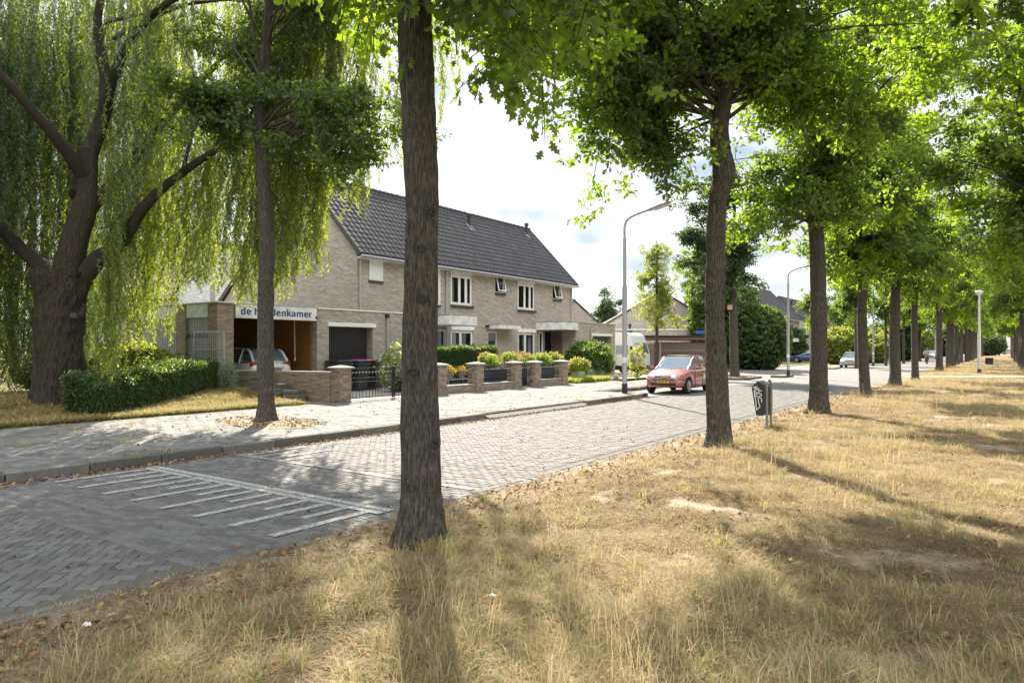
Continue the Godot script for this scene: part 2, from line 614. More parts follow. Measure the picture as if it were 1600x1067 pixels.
func bank_y(x: float, z: float) -> float:  # height of the grass bank left of the pavement
	return 0.115 + 0.32 * smoothstep(-16.3, -19.5, x) + 0.02 * dusty.get_noise_2d(x * 4.0, z * 4.0)

func sheet(x0: float, x1: float, z0: float, z1: float, y: float) -> Geo:
	var g := Geo.new()
	g.quad(Vector3(x0, y, z1), Vector3(x1, y, z1), Vector3(x1, y, z0), Vector3(x0, y, z0))
	return g

func field(xs: Array, zs: Array, f: Callable) -> Geo:
	var rings := []
	for z in zs:
		var r := PackedVector3Array()
		for x in xs:
			r.append(Vector3(x, f.call(x, z), z))
		rings.append(r)
	var g := Geo.new()
	g.loft(rings, false, false)
	return g

func steps(a: float, b: float, n: int, pw := 1.0) -> Array:
	var o := []
	for i in n + 1:
		o.append(lerpf(a, b, pow(float(i) / n, pw)))
	return o

func grounds() -> void:
	struct("ground", sheet(-700, 700, 300, -900, -0.08), M.lawn, "wide dry lawn ground under the whole place")
	struct("verge", field(steps(-4.95, 60.0, 90, 1.8), steps(-300.0, 14.0, 190, 0.5), gy), M.soil, "dry sandy verge between the tree rows, right of the road")
	struct("grass_bank", field(steps(-40.0, -16.2, 40, 0.6), steps(-13.2, 14.0, 40), bank_y), M.lawn, "sloping grass bank left of the pavement under the willow")
	# footpath across the verge
	var fp := Geo.new()
	var up := Vector3(0, 0.075, 0)
	fp.loft([PackedVector3Array([Vector3(-4.9, 0.02, -49.5), Vector3(0, 0.14, -49.2), Vector3(12, 0.14, -48.0), Vector3(40, 0.14, -46)]), PackedVector3Array([Vector3(-4.9, 0.02, -47.2), Vector3(0, 0.14, -47.0), Vector3(12, 0.14, -46.0), Vector3(40, 0.14, -43.5)])], false, false)
	struct("path", fp, M.path, "pale sandy footpath crossing the dry verge")
	# road
	var road := struct("road", sheet(-10.32, -4.95, 12, -34, -0.0075), M.joint, "grey brick street beside the tree row")
	part(road, "distant_surface", sheet(-10.32, -4.95, -34, -260, 0.0), M.paving)
	struct("side_road", sheet(-17.2, -10.32, -23.12, -260, -0.002), M.paving, "pale paved side area and parking strip left of the road")
	pavers(road)
	markings(road)
	var strip := Geo.new()
	for i in 44:
		strip.bbox(Vector3(-4.98, -0.045, 8.0 - i * 1.0), Vector3(0.1, 0.11, 0.985), 0.008)
	part(road, "edge_strip", strip, M.slab_tones[0])
	# pavement
	var walk := struct("pavement", sheet(-16.25, -10.4, 12, -23.12, 0.110), M.dark_joint, "grey slab pavement between the kerb and the garden walls")
	part(walk, "slab_bed", sheet(-16.25, -12.3, -23.12, -31, 0.110), M.dark_joint)
	slabs(walk)
	kerbs()
	struct("front_yard", sheet(-24, -16.25, -13.3, -27, 0.112), M.concrete, "pale paved yard between the fence and the brick houses")
	struct("planting_bed", sheet(-24, -16.25, -27, -41.5, 0.114), M.soil, "planted front garden bed right of the brick pillars")
	var gl := struct("garden_lawn", sheet(-60, -17.2, -41.5, -260, 0.05), M.lawn, "front lawns before the far houses")
	gl.set_meta("kind", "structure")
	struct("tree_bed", disc(Vector3(-12.7, 0.129, -9.1), 1.35, 0.75), M.soil, "earth bed around the foot of the tree on the pavement")
	for q in [[-12.4, -39.6, 1.9, 3.4, "kerbed island with dead leaves round the tree trunk with nest box"], [-10.9, -43.6, 0.8, 2.2, "narrow kerbed island under the far lamp post"], [-12.2, -64.0, 1.4, 3.0, "far kerbed island in the paved strip"]]:
		var g := Geo.new()
		g.bbox(Vector3(q[0], 0.05, q[1]), Vector3(q[2], 0.14, q[3]), 0.02)
		var isl := struct("traffic_island", g, M.kerb, q[4])
		var s := sheet(q[0] - q[2] / 2 + 0.12, q[0] + q[2] / 2 - 0.12, q[1] + q[3] / 2 - 0.12, q[1] - q[3] / 2 + 0.12, 0.124)
		part(isl, "earth", s, M.soil)

func disc(c: Vector3, rx: float, rz: float) -> Geo:
	var g := Geo.new()
	var p := []
	for i in 26:
		var a := TAU * i / 26.0
		var k := 1.0 + 0.2 * dusty.get_noise_2d(cos(a) * 4.0 + c.x, sin(a) * 4.0)
		p.append(c + Vector3(cos(a) * rx * k, 0, -sin(a) * rz * k))
	for i in 26:
		g.tri(c + Vector3(0, 0.05, 0), p[i], p[(i + 1) % 26])
	return g

func paver_mesh(l: float, w: float, h: float, e: float) -> Mesh:
	var g := Geo.new()
	var a := Vector3(l / 2, 0, w / 2)
	var b := Vector3(l / 2 - e, 0, w / 2 - e)
	var q := func(k: Vector3, y: float): return [Vector3(-k.x, y, k.z), Vector3(k.x, y, k.z), Vector3(k.x, y, -k.z), Vector3(-k.x, y, -k.z)]
	var t: Array = q.call(b, 0.0)
	var m: Array = q.call(a, -e)
	var d: Array = q.call(a, -h)
	g.quad(t[0], t[1], t[2], t[3])
	for i in 4:
		var j := (i + 1) % 4
		g.quad(m[i], m[j], t[j], t[i])
		g.quad(d[i], d[j], m[j], m[i])
	return g.mesh()

func pavers(road: Node3D) -> void:
	var xs := []
	var place := func(x: float, z: float, turn: float):
		if x < -10.24 or x > -5.04 or z > 3.5 or z < -34.0:
			return
		# only what the street shows; behind the first tree the far part is kept too
		var b := Basis(Vector3.UP, turn) * Basis(Vector3.RIGHT, rnd(-0.012, 0.012)) * Basis(Vector3.BACK, rnd(-0.012, 0.012))
		xs.append(Transform3D(b, Vector3(x, rnd(-0.004, 0.003), z)))
	var w := 0.092
	# herringbone fields
	for rng_z in [[3.5, -3.0], [-8.2, -34.0]]:
		var c := cos(PI / 4)
		var mid := Vector2(-7.6, (rng_z[0] + rng_z[1]) / 2.0)
		var half: int = int((absf(rng_z[1] - rng_z[0]) / 2 + 4.0) / w * 1.42)
		for i in range(-half, half):
			for j in range(-half, half):
				var k := posmod(i - j, 4)
				if k != 0 and k != 3:
					continue
				var p := Vector2(i + 1.0, j + 0.5) if k == 0 else Vector2(i + 0.5, j + 1.0)
				p *= w
				var r := mid + Vector2(p.x * c - p.y * c, p.x * c + p.y * c)
				if r.y > rng_z[0] - 0.05 or r.y < rng_z[1] + 0.05 or r.x < -10.0 or r.x > -5.28:
					continue
				place.call(r.x, r.y, -PI / 4 if k == 0 else PI / 4)
	# straight courses of the speed table, and a border course along both edges
	var n := 0
	var z := -3.0 - w / 2
	while z > -8.2:
		var x := -10.0 + (w if n % 2 else 0.0)
		while x < -5.2:
			place.call(x + w, z, 0.0)
			x += 2 * w
		z -= w
		n += 1
	for e in [-10.13, -5.13]:
		var q := 3.4
		while q > -34:
			place.call(e, q, PI / 2)
			q -= 2 * w
	var ms := [paver_mesh(0.177, 0.0855, 0.05, 0.006), paver_mesh(0.175, 0.085, 0.05, 0.008)]
	lay(road, "paver", ms, M.paver_tones, xs, 300)

func markings(road: Node3D) -> void:
	var y := 0.0085
	var stripe := func(x0, x1, z0, z1, m):
		var g := Geo.new()
		g.span(Vector3(x0, y - 0.004, z0), Vector3(x1, y, z1))
		part(road, "marking_stripe", g, m)
	# two thin lines across, then alternating long and short stripes, at both ends of the speed table
	for e in [[-5.05, 1.0], [-6.65, -1.0]]:
		var z: float = e[0]
		var s: float = e[1]
		stripe.call(-10.0, -5.25, z, z - s * 0.1, M.marking if s > 0 else M.marking_faint)
		if s > 0:
			stripe.call(-10.0, -5.25, z - s * 0.13, z - s * 0.23, M.marking)
		var x := -9.93
		for k in (15 if s > 0 else 4):
			var l := 1.15 if k % 2 == 0 else 0.55
			stripe.call(x, x + 0.1, z + s * 0.012, z + s * l, M.marking if s > 0 else M.marking_faint)
			x += 0.318
	stripe.call(-10.0, -9.55, -2.75, -2.65, M.marking)

func slabs(walk: Node3D) -> void:
	var xs := []
	var u := 0.302
	for i in range(0, 20):
		for j in range(0, 130):
			var x := -10.62 - i * u
			var z := 8.0 - j * u - (u / 2 if i % 2 else 0.0)
			if z < -30.9 or x < -16.2 or (z < -22.95 and x > -12.55):
				continue
			if Vector2((x + 12.7) / 1.2, (z + 9.1) / 0.65).length() < 1.0:
				continue
			var b := Basis(Vector3.RIGHT, rnd(-0.006, 0.006)) * Basis(Vector3.BACK, rnd(-0.006, 0.006)) * Basis(Vector3.UP, rnd(-0.008, 0.008))
			xs.append(Transform3D(b, Vector3(x, 0.126 + rnd(-0.002, 0.002) + 0.006 * dusty.get_noise_2d(x * 3.0, z * 3.0), z)))
	lay(walk, "slab", [paver_mesh(0.293, 0.293, 0.04, 0.006), paver_mesh(0.29, 0.292, 0.04, 0.008)], M.slab_tones, xs, 300)

func kerbs() -> void:
	var run := struct("kerb", Geo_kerb(1.0), M.kerb, "dark worn kerb stones along the left edge of the street")
	run.position = Vector3(-10.37, 0, 8.0)
	var g := Geo_kerb(0.985).mesh()
	var k := 1
	var z := 7.0
	while z > -23.0:
		if z > -13.8 or z < -18.3:
			var o := part(run, "kerb_stone", g, M.kerb if k % 3 else M.concrete_dark)
			o.position = Vector3(rnd(-0.006, 0.006), rnd(-0.006, 0.004), z - 8.0)
		else:
			# lowered stones of the driveway
			var h := Geo.new()
			h.prism([Vector2(-0.12, -0.1), Vector2(0.16, -0.1), Vector2(0.16, 0.015), Vector2(-0.12, 0.12)], 0.98)
			var o := part(run, "ramp_stone", h, M.slab_tones[1])
			o.position = Vector3(0, 0, z - 8.5)
		z -= 1.0
		k += 1
	z = -23.6
	while z > -31:
		var o := part(run, "kerb_stone", g, M.kerb)
		o.position = Vector3(-1.95, rnd(-0.006, 0.004), z - 8.0)
		z -= 1.0
	var cross := part(run, "kerb_stone", g, M.kerb)
	cross.rotation.y = PI / 2
	cross.position = Vector3(-0.5, 0, -31.05)
	cross = part(run, "kerb_stone", g, M.kerb)
	cross.rotation.y = PI / 2
	cross.position = Vector3(-1.5, 0, -31.05)

func Geo_kerb(l: float) -> Geo:
	var g := Geo.new()
	g.bbox(Vector3(0, 0.03, 0), Vector3(0.14, 0.2, l), 0.014)
	return g

# ---------------------------------------------------------------- buildings
# a wall in the local plane z = 0 that faces +z, from (0, 0) to (w, h), with openings [x0, x1, y0, y1]
func wall(g: Geo, w0: float, w1: float, h0: float, h1: float, holes: Array, deep := 0.12) -> void:
	var xs := [w0, w1]
	var ys := [h0, h1]
	for o in holes:
		for k in [o[0], o[1]]:
			if not xs.has(k):
				xs.append(k)
		for k in [o[2], o[3]]:
			if not ys.has(k):
				ys.append(k)
	xs.sort()
	ys.sort()
	for i in xs.size() - 1:
		for j in ys.size() - 1:
			var c := Vector2((xs[i] + xs[i + 1]) / 2, (ys[j] + ys[j + 1]) / 2)
			var gap := false
			for o in holes:
				if c.x > o[0] and c.x < o[1] and c.y > o[2] and c.y < o[3]:
					gap = true
			if not gap:
				g.quad(Vector3(xs[i], ys[j], 0), Vector3(xs[i + 1], ys[j], 0), Vector3(xs[i + 1], ys[j + 1], 0), Vector3(xs[i], ys[j + 1], 0))
	for o in holes:
		var a := Vector3(o[0], o[2], 0)
		var b := Vector3(o[1], o[2], 0)
		var c := Vector3(o[1], o[3], 0)
		var d := Vector3(o[0], o[3], 0)
		var k := Vector3(0, 0, -deep)
		g.quad(a, a + k, b + k, b)
		g.quad(b, b + k, c + k, c)
		g.quad(c, c + k, d + k, d)
		g.quad(d, d + k, a + k, a)

func frame_geo(x0: float, x1: float, y0: float, y1: float, z: float, t: float, d := 0.06) -> Geo:
	var g := Geo.new()
	g.bbox(Vector3((x0 + x1) / 2, y0 + t / 2, z), Vector3(x1 - x0, t, d), 0.006)
	g.bbox(Vector3((x0 + x1) / 2, y1 - t / 2, z), Vector3(x1 - x0, t, d), 0.006)
	g.bbox(Vector3(x0 + t / 2, (y0 + y1) / 2, z), Vector3(t, y1 - y0 - 2 * t - 0.002, d), 0.006)
	g.bbox(Vector3(x1 - t / 2, (y0 + y1) / 2, z), Vector3(t, y1 - y0 - 2 * t - 0.002, d), 0.006)
	return g

func pane_geo(x0: float, x1: float, y0: float, y1: float, z: float) -> Geo:
	var g := Geo.new()
	g.quad(Vector3(x0, y0, z), Vector3(x1, y0, z), Vector3(x1, y1, z), Vector3(x0, y1, z))
	return g

func window(house: Node3D, x0: float, x1: float, y0: float, y1: float, leaves: Array, curtain := 0, sill := true) -> Node3D:
	# leaves: fractions of the width where a mullion stands
	var f := part(house, "window", frame_geo(x0, x1, y0, y1, -0.07, 0.07), M.white)
	var cuts := [x0 + 0.05]
	for k in leaves:
		cuts.append(lerpf(x0, x1, k))
	cuts.append(x1 - 0.05)
	for i in cuts.size() - 1:
		var a: float = cuts[i]
		var b: float = cuts[i + 1]
		part(f, "sash", frame_geo(a + 0.004, b - 0.004, y0 + 0.055, y1 - 0.055, -0.05, 0.075, 0.05), M.white)
		part(f, "pane", pane_geo(a + 0.05, b - 0.05, y0 + 0.1, y1 - 0.1, -0.06), M.glass)
	if sill:
		var g := Geo.new()
		g.bbox(Vector3((x0 + x1) / 2, y0 - 0.06, 0.02), Vector3(x1 - x0 + 0.08, 0.115, 0.16), 0.01)
		part(f, "sill", g, M.ridge)
	if curtain:
		var spans: Array = [[x0 + 0.08, x0 + (x1 - x0) * 0.28], [x1 - (x1 - x0) * 0.2, x1 - 0.08]] if curtain == 1 else [[x0 + 0.08, x0 + (x1 - x0) * 0.4]] if curtain == 2 else [[x0 + 0.06, x1 - 0.06]]
		for s in spans:
			var rings := [PackedVector3Array(), PackedVector3Array()]
			var n := int((s[1] - s[0]) / 0.03) + 2
			for i in n:
				var x := lerpf(s[0], s[1], float(i) / (n - 1))
				var z := -0.22 + 0.025 * sin(x * 42.0)
				rings[0].append(Vector3(x, y0 + 0.06, z))
				rings[1].append(Vector3(x, y1 - 0.04, z))
			var g := Geo.new()
			g.loft(rings, false, false)
			part(f, "curtain", g, M.curtain_white if curtain == 3 else M.curtain)
	return f

func shutter(house: Node3D, x0: float, x1: float, y0: float, y1: float) -> void:
	var s := part(house, "roller_shutter", frame_geo(x0, x1, y0, y1, 0.03, 0.05, 0.06), M.white)
	var b := Geo.new()
	b.bbox(Vector3((x0 + x1) / 2, y1 - 0.09, 0.1), Vector3(x1 - x0 + 0.03, 0.19, 0.19), 0.04)
	part(s, "shutter_box", b, M.white)
	var g := Geo.new()
	var y := y0 + 0.06
	while y < y1 - 0.2:
		g.bbox(Vector3((x0 + x1) / 2, y + 0.023, 0.025), Vector3(x1 - x0 - 0.1, 0.044, 0.014), 0.006)
		y += 0.046
	part(s, "shutter_curtain", g, M.white)
	var q := Geo.new()
	q.bbox(Vector3((x0 + x1) / 2, y0 - 0.05, 0.03), Vector3(x1 - x0 + 0.06, 0.09, 0.14), 0.01)
	part(s, "sill", q, M.ridge)

func down_pipe(house: Node3D, x: float, y0: float, y1: float, z := 0.08) -> void:
	var g := Geo.new()
	g.bar(Vector3(x, y0, z), Vector3(x, y1, z), 0.042, 8)
	for k in 3:
		var y := lerpf(y0, y1, 0.2 + 0.3 * k)
		g.bar(Vector3(x, y - 0.02, z), Vector3(x, y + 0.02, z), 0.052, 8)
	part(house, "drainpipe", g, M.pipe)

func tile_mesh() -> Mesh:  # one roof tile, its lower edge proud; x across, y out of the roof, z down the slope
	var g := Geo.new()
	var n := 6
	var a := PackedVector3Array()
	var b := PackedVector3Array()
	var c := PackedVector3Array()
	for i in n + 1:
		var t := float(i) / n
		var h := 0.028 * sin(t * TAU) + (0.012 if i == n else 0.0)
		a.append(Vector3((t - 0.5) * 0.3, h + 0.006, -0.20))
		b.append(Vector3((t - 0.5) * 0.3, h + 0.036, 0.165))
		c.append(Vector3((t - 0.5) * 0.3, h + 0.004, 0.168))
	g.loft([a, b], false, false)
	g.loft([b, c], false, false)
	return g.mesh()

func row_house(at: Vector3, label: String, w: float, eave: float, ridge: float, zr: float, zb: float, yb: float, holes: Array, tiles: int) -> Node3D:
	# local x along the street front, z out of the front
	var h := thing("brick_house", label, "house", "", at, PI / 2)
	var g := Geo.new()
	wall(g, 0, w, 0, eave, holes)
	part(h, "front_wall", g, M.brick)
	var prof := [Vector2(0, 0), Vector2(0, eave), Vector2(zr, ridge), Vector2(zb, yb), Vector2(zb, 0)]
	for x in [0.0, w]:
		var q := Geo.new()
		for t in [[0, 1, 2], [0, 2, 3], [0, 3, 4]]:
			var p := []
			for k in t:
				p.append(Vector3(x, prof[k].y, prof[k].x))
			if x == 0.0:
				q.tri(p[0], p[1], p[2])
			else:
				q.tri(p[0], p[2], p[1])
		part(h, "gable_wall", q, M.brick)
	var r := Geo.new()
	r.quad(Vector3(w, 0, zb), Vector3(0, 0, zb), Vector3(0, yb, zb), Vector3(w, yb, zb))
	part(h, "back_wall", r, M.brick)
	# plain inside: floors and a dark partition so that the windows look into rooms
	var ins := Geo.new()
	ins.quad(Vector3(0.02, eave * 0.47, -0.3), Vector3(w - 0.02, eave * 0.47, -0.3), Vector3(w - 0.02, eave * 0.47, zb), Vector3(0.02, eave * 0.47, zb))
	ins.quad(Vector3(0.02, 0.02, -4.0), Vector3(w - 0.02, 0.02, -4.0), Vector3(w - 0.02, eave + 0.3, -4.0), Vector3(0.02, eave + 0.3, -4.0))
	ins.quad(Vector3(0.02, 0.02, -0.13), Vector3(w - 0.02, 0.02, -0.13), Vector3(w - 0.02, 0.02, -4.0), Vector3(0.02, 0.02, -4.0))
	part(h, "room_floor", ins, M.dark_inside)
	# roof slabs
	var slope := (ridge - eave) / -zr
	var ang := atan(slope)
	var zo := 0.34
	var yo := eave - slope * zo
	var rs := Geo.new()
	for s in [[zo, yo, zr, ridge], [zr, ridge, zb - 0.3, yb - (ridge - yb) / (zr - zb) * 0.3]]:
		var a := Vector3(-0.1, s[1] + 0.05, s[0])
		var b := Vector3(w + 0.1, s[1] + 0.05, s[0])
		var c := Vector3(w + 0.1, s[3] + 0.05, s[2])
		var d := Vector3(-0.1, s[3] + 0.05, s[2])
		rs.quad(a, b, c, d)
		var k := Vector3(0, -0.16, 0)
		rs.quad(d + k, c + k, b + k, a + k)
		rs.quad(a + k, b + k, b, a)
		rs.quad(b + k, c + k, c, b)
		rs.quad(d + k, a + k, a, d)
	var roof := part(h, "roof", rs, M.roof_under)
	var xs := []
	var len := Vector2(zo - zr, ridge - yo).length()
	var rows := int(len / 0.335)
	var cols := int((w + 0.2) / 0.3)
	for i in rows:
		for j in cols:
			var t := (i + 0.5) * len / rows
			var p := Vector3(-0.1 + (j + 0.5) * (w + 0.2) / cols, yo + 0.07 + sin(ang) * t, zo - cos(ang) * t)
			var b := Basis(Vector3.RIGHT, ang) * Basis(Vector3.UP, rnd(-0.012, 0.012)) * Basis(Vector3.RIGHT, rnd(-0.012, 0.012))
			xs.append(Transform3D(b.scaled_local(Vector3((w + 0.2) / cols / 0.297, 1, len / rows / 0.335)), p))
	var world_xs := xs
	lay_on(roof, h, "roof_tile", [tile_mesh()], M.tile_tones, world_xs, tiles)
	# ridge tiles
	var rg := Geo.new()
	rg.tube([Vector3(-0.21, 0, 0), Vector3(0.2, 0.0, 0), Vector3(0.235, 0.012, 0)], [0.105, 0.105, 0.12], 8)
	var rm := rg.mesh()
	var nr := int(w / 0.42)
	for i in nr + 1:
		var o := part(roof, "ridge_tile", rm, M.ridge)
		o.position = Vector3(lerpf(0.1, w - 0.1, float(i) / nr), ridge + 0.08, zr)
	var gu := Geo.new()
	gu.tube([Vector3(-0.1, yo - 0.05, zo + 0.06), Vector3(w + 0.1, yo - 0.05, zo + 0.06)], [0.065, 0.065], 8)
	part(h, "gutter", gu, M.zinc)
	var so := Geo.new()
	so.span(Vector3(0, yo - 0.12, 0.0), Vector3(w, yo - 0.06, zo))
	part(h, "soffit", so, M.white)
	var vb := Geo.new()
	for x in [-0.13, w + 0.13]:
		for s in [[zo, yo, zr, ridge], [zr, ridge, zb - 0.3, yb - (ridge - yb) / (zr - zb) * 0.3]]:
			var d := Vector3(0, s[3] - s[1], s[2] - s[0])
			var m := Vector3(x, (s[1] + s[3]) / 2 + 0.02, (s[0] + s[2]) / 2)
			vb.box(m, Vector3(0.05, 0.2, d.length()), Basis(Vector3.RIGHT, -atan2(d.y, d.z)))
	part(h, "verge_board", vb, M.ridge)
	return h

# like lay(), for pieces of a part: distances are taken through the thing
func lay_on(p: Node3D, h: Node3D, called: String, meshes: Array, tones: Array, xs: Array, most: int) -> void:
	var eye := Vector3(0, 1.7, 0)
	var order := []
	for i in xs.size():
		order.append([(h.transform * (xs[i] as Transform3D).origin).distance_squared_to(eye), i])
	order.sort()
	var rest := []
	var cols := []
	for k in order.size():
		var to: int = rng.randi() % tones.size()
		if k < most:
			part(p, called, meshes[0], tones[to]).transform = xs[order[k][1]]
		else:
			rest.append(xs[order[k][1]])
			cols.append(tones[to].albedo_color.srgb_to_linear())
	if rest.size():
		var base: StandardMaterial3D = tones[0].duplicate()
		base.albedo_color = Color.WHITE
		base.vertex_color_use_as_albedo = true
		var mesh: Mesh = meshes[0].duplicate()
		mesh.surface_set_material(0, base)
		copies(p, called, mesh, rest, cols)

func canopy(h: Node3D, x0: float, x1: float, y0: float, y1: float, out: float) -> Node3D:
	var g := Geo.new()
	g.bbox(Vector3((x0 + x1) / 2, (y0 + y1) / 2, out / 2 + 0.003), Vector3(x1 - x0, y1 - y0, out), 0.012)
	var c := part(h, "porch_canopy", g, M.white_panel)
	var t := Geo.new()
	t.bbox(Vector3((x0 + x1) / 2, y1 + 0.02, out / 2 + 0.01), Vector3(x1 - x0 + 0.05, 0.035, out + 0.03), 0.01)
	part(c, "edge_trim", t, M.zinc)
	return c

func buildings() -> void:
	var y0 := 0.115
	# main terrace of three homes, facade at x = -22
	var holes := [[3.5, 5.2, 3.67, 5.6], [6.02, 7.71, 3.74, 5.62], [9.67, 10.48, 4.57, 5.62], [11.74, 13.48, 3.77, 5.62], [15.42, 16.31, 4.56, 5.62], [0.67, 1.45, 4.5, 5.62],
		[6.02, 7.77, 0.7, 2.5], [9.0, 9.84, 0.03, 2.5], [11.74, 13.48, 0.7, 2.5], [13.9, 14.4, 0.3, 2.6], [14.52, 16.2, 0.03, 2.6], [4.7, 5.7, 0.03, 2.5]]
	var h := row_house(Vector3(-22, y0, -19.95), "long beige brick terraced house with dark tiled roof behind the spiked fence", 17.65, 5.83, 9.27, -3.3, -10.0, 3.7, holes, 300)
	shutter(h, 0.67, 1.45, 4.5, 5.62)
	shutter(h, 3.5, 5.2, 3.67, 5.62)
	for k in [[6.02, 7.71, 3.74, 1], [11.74, 13.48, 3.77, 0]]:
		var w := window(h, k[0], k[1], k[2], 5.22, [0.42, 0.72], k[3])
		var g := Geo.new()
		g.bbox(Vector3((k[0] + k[1]) / 2, 5.42, -0.05), Vector3(k[1] - k[0], 0.39, 0.09), 0.01)
		part(w, "head_panel", g, M.white_panel)
	for k in [[9.67, 10.48, 4.57], [15.42, 16.31, 4.56]]:
		var f := part(h, "window", frame_geo(k[0], k[1], k[2], 5.62, -0.07, 0.06), M.white)
		var s := part(f, "open_sash", frame_geo(k[0] + 0.06, k[1] - 0.06, 0, 0.94, 0, 0.06, 0.05), M.white)
		var p := pane_geo(k[0] + 0.11, k[1] - 0.11, 0.05, 0.89, 0.0)
		part(f, "pane", p, M.glass)
		# hung at its head and pushed out at the foot
		for o in f.get_children():
			o.transform = Transform3D(Basis(Vector3.RIGHT, -0.2), Vector3(0, k[2] + 0.08, 0.17))
		var g := Geo.new()
		g.bbox(Vector3((k[0] + k[1]) / 2, k[2] - 0.06, 0.02), Vector3(k[1] - k[0] + 0.08, 0.115, 0.16), 0.01)
		part(f, "sill", g, M.ridge)
	for k in [[6.02, 7.77, 2], [11.74, 13.48, 1]]:
		window(h, k[0], k[1], 0.7, 2.5, [0.45], k[2])
		var g := Geo.new()
		g.bbox(Vector3((k[0] + k[1]) / 2, 2.6, 0.03), Vector3(k[1] - k[0] + 0.06, 0.19, 0.09), 0.01)
		part(h, "lintel", g, M.white)
	front_door(h, 9.0, 9.84, 2.5, 0)
	front_door(h, 4.7, 5.7, 2.5, 0)
	var dc := canopy(h, 8.98, 10.95, 2.62, 2.84, 0.75)
	var lm := Geo.new()
	lm.bbox(Vector3(8.85, 2.75, 0.1), Vector3(0.14, 0.12, 0.2), 0.03)
	part(h, "porch_lamp", lm, M.black)
	canopy(h, 3.7, 5.68, 2.66, 3.1, 1.9)
	var big := canopy(h, 13.55, 15.15, 2.66, 3.1, 1.9)
	# second porch: side light, glazed door, white panel
	window(h, 13.9, 14.4, 0.3, 2.6, [], 0, false)
	front_door(h, 14.52, 16.2, 2.6, 1)
	var wp := Geo.new()
	wp.bbox(Vector3(16.85, 1.3, 0.03), Vector3(0.95, 2.6, 0.06), 0.01)
	part(h, "white_panel", wp, M.white_panel)
	for x in [0.12, 5.62, 17.5]:
		down_pipe(h, x, 2.4 if x < 1 else 0.0, 5.55)
	for k in [[10.57, -2.5], [16.9, -2.9]]:
		var y: float = lerpf(5.83, 9.27, -k[1] / 3.3)
		var v := Geo.new()
		v.lathe([Vector2(0.09, -0.2), Vector2(0.085, 0.55), Vector2(0.13, 0.56), Vector2(0.13, 0.72), Vector2(0.05, 0.76)], Vector3(k[0], y, k[1]), 12)
		part(h, "vent_pipe", v, M.black)
		var fl := Geo.new()
		fl.bbox(Vector3(k[0], y - 0.05, k[1] + 0.12), Vector3(0.32, 0.03, 0.6), 0.01, Basis(Vector3.RIGHT, atan(3.44 / 3.3)))
		part(h, "vent_flashing", fl, M.zinc)
	garage_one(y0)
	carport(y0)
	garage_two(y0)
	back_houses()
	far_houses()

func front_door(h: Node3D, x0: float, x1: float, top: float, style: int) -> void:
	var d := part(h, "front_door", frame_geo(x0, x1, 0.03, top, -0.06, 0.07), M.white if style == 0 else M.black_door)
	var g := Geo.new()
	if style == 0:
		g.bbox(Vector3((x0 + x1) / 2, 0.45, -0.06), Vector3(x1 - x0 - 0.16, 0.75, 0.05), 0.01)
	else:
		g.bbox(Vector3((x0 + x1) / 2, 0.2, -0.06), Vector3(x1 - x0 - 0.16, 0.25, 0.05), 0.01)
	part(d, "door_panel", g, M.white if style == 0 else M.black_door)
	part(d, "pane", pane_geo(x0 + 0.08, x1 - 0.08, 0.8 if style == 0 else 0.3, top - 0.07, -0.06), M.glass)
	var q := Geo.new()
	q.bar(Vector3(x1 - 0.13, 1.05, -0.02), Vector3(x1 - 0.24, 1.05, -0.02), 0.012)
	part(d, "door_handle", q, M.zinc)

func garage_one(y0: float) -> void:
	var o := thing("garage", "flat roofed brick garage with ribbed black door and white coping, behind the wheelie bins", "garage", "", Vector3(-20.6, y0, -16.76), PI / 2)
	var w := 5.1
	var g := Geo.new()
	wall(g, 0, w, 0, 3.05, [[0.55, 2.75, 0.0, 2.42]], 0.35)
	part(o, "front_wall", g, M.brick)
	var s := Geo.new()
	s.quad(Vector3(0, 0, -1.4), Vector3(0, 0, 0), Vector3(0, 3.05, 0), Vector3(0, 3.05, -1.4))
	s.quad(Vector3(w, 0, 0), Vector3(w, 0, -1.4), Vector3(w, 3.05, -1.4), Vector3(w, 3.05, 0))
	s.quad(Vector3(0, 3.05, 0), Vector3(w, 3.05, 0), Vector3(w, 3.05, -6), Vector3(0, 3.05, -6))
	s.quad(Vector3(0, 0, -6), Vector3(0, 0, -1.4), Vector3(0, 3.05, -1.4), Vector3(0, 3.05, -6))
	part(o, "side_wall", s, M.brick)
	var c := Geo.new()
	c.bbox(Vector3(w / 2, 3.075, -0.1), Vector3(w + 0.06, 0.05, 0.28), 0.012)
	part(o, "coping", c, M.white)
	var l := Geo.new()
	l.bbox(Vector3(1.68, 2.5, 0.02), Vector3(2.42, 0.15, 0.1), 0.012)
	part(o, "lintel", l, M.white)
	var d := Geo.new()
	d.quad(Vector3(0.55, 0, -0.33), Vector3(2.75, 0, -0.33), Vector3(2.75, 2.42, -0.33), Vector3(0.55, 2.42, -0.33))
	var door := part(o, "garage_door", d, M.black_door)
	var rib := Geo.new()
	rib.bbox(Vector3(0, 1.2, -0.315), Vector3(0.062, 2.38, 0.03), 0.009)
	var rm := rib.mesh()
	for k in 25:
		part(door, "door_rib", rm, M.black_door).position.x = 0.62 + k * 0.0858
	down_pipe(o, 3.5, 0, 2.85)
	var hb := Geo.new()
	hb.bbox(Vector3(3.5, 2.92, 0.08), Vector3(0.16, 0.16, 0.14), 0.02)
	part(o, "pipe_head", hb, M.black)

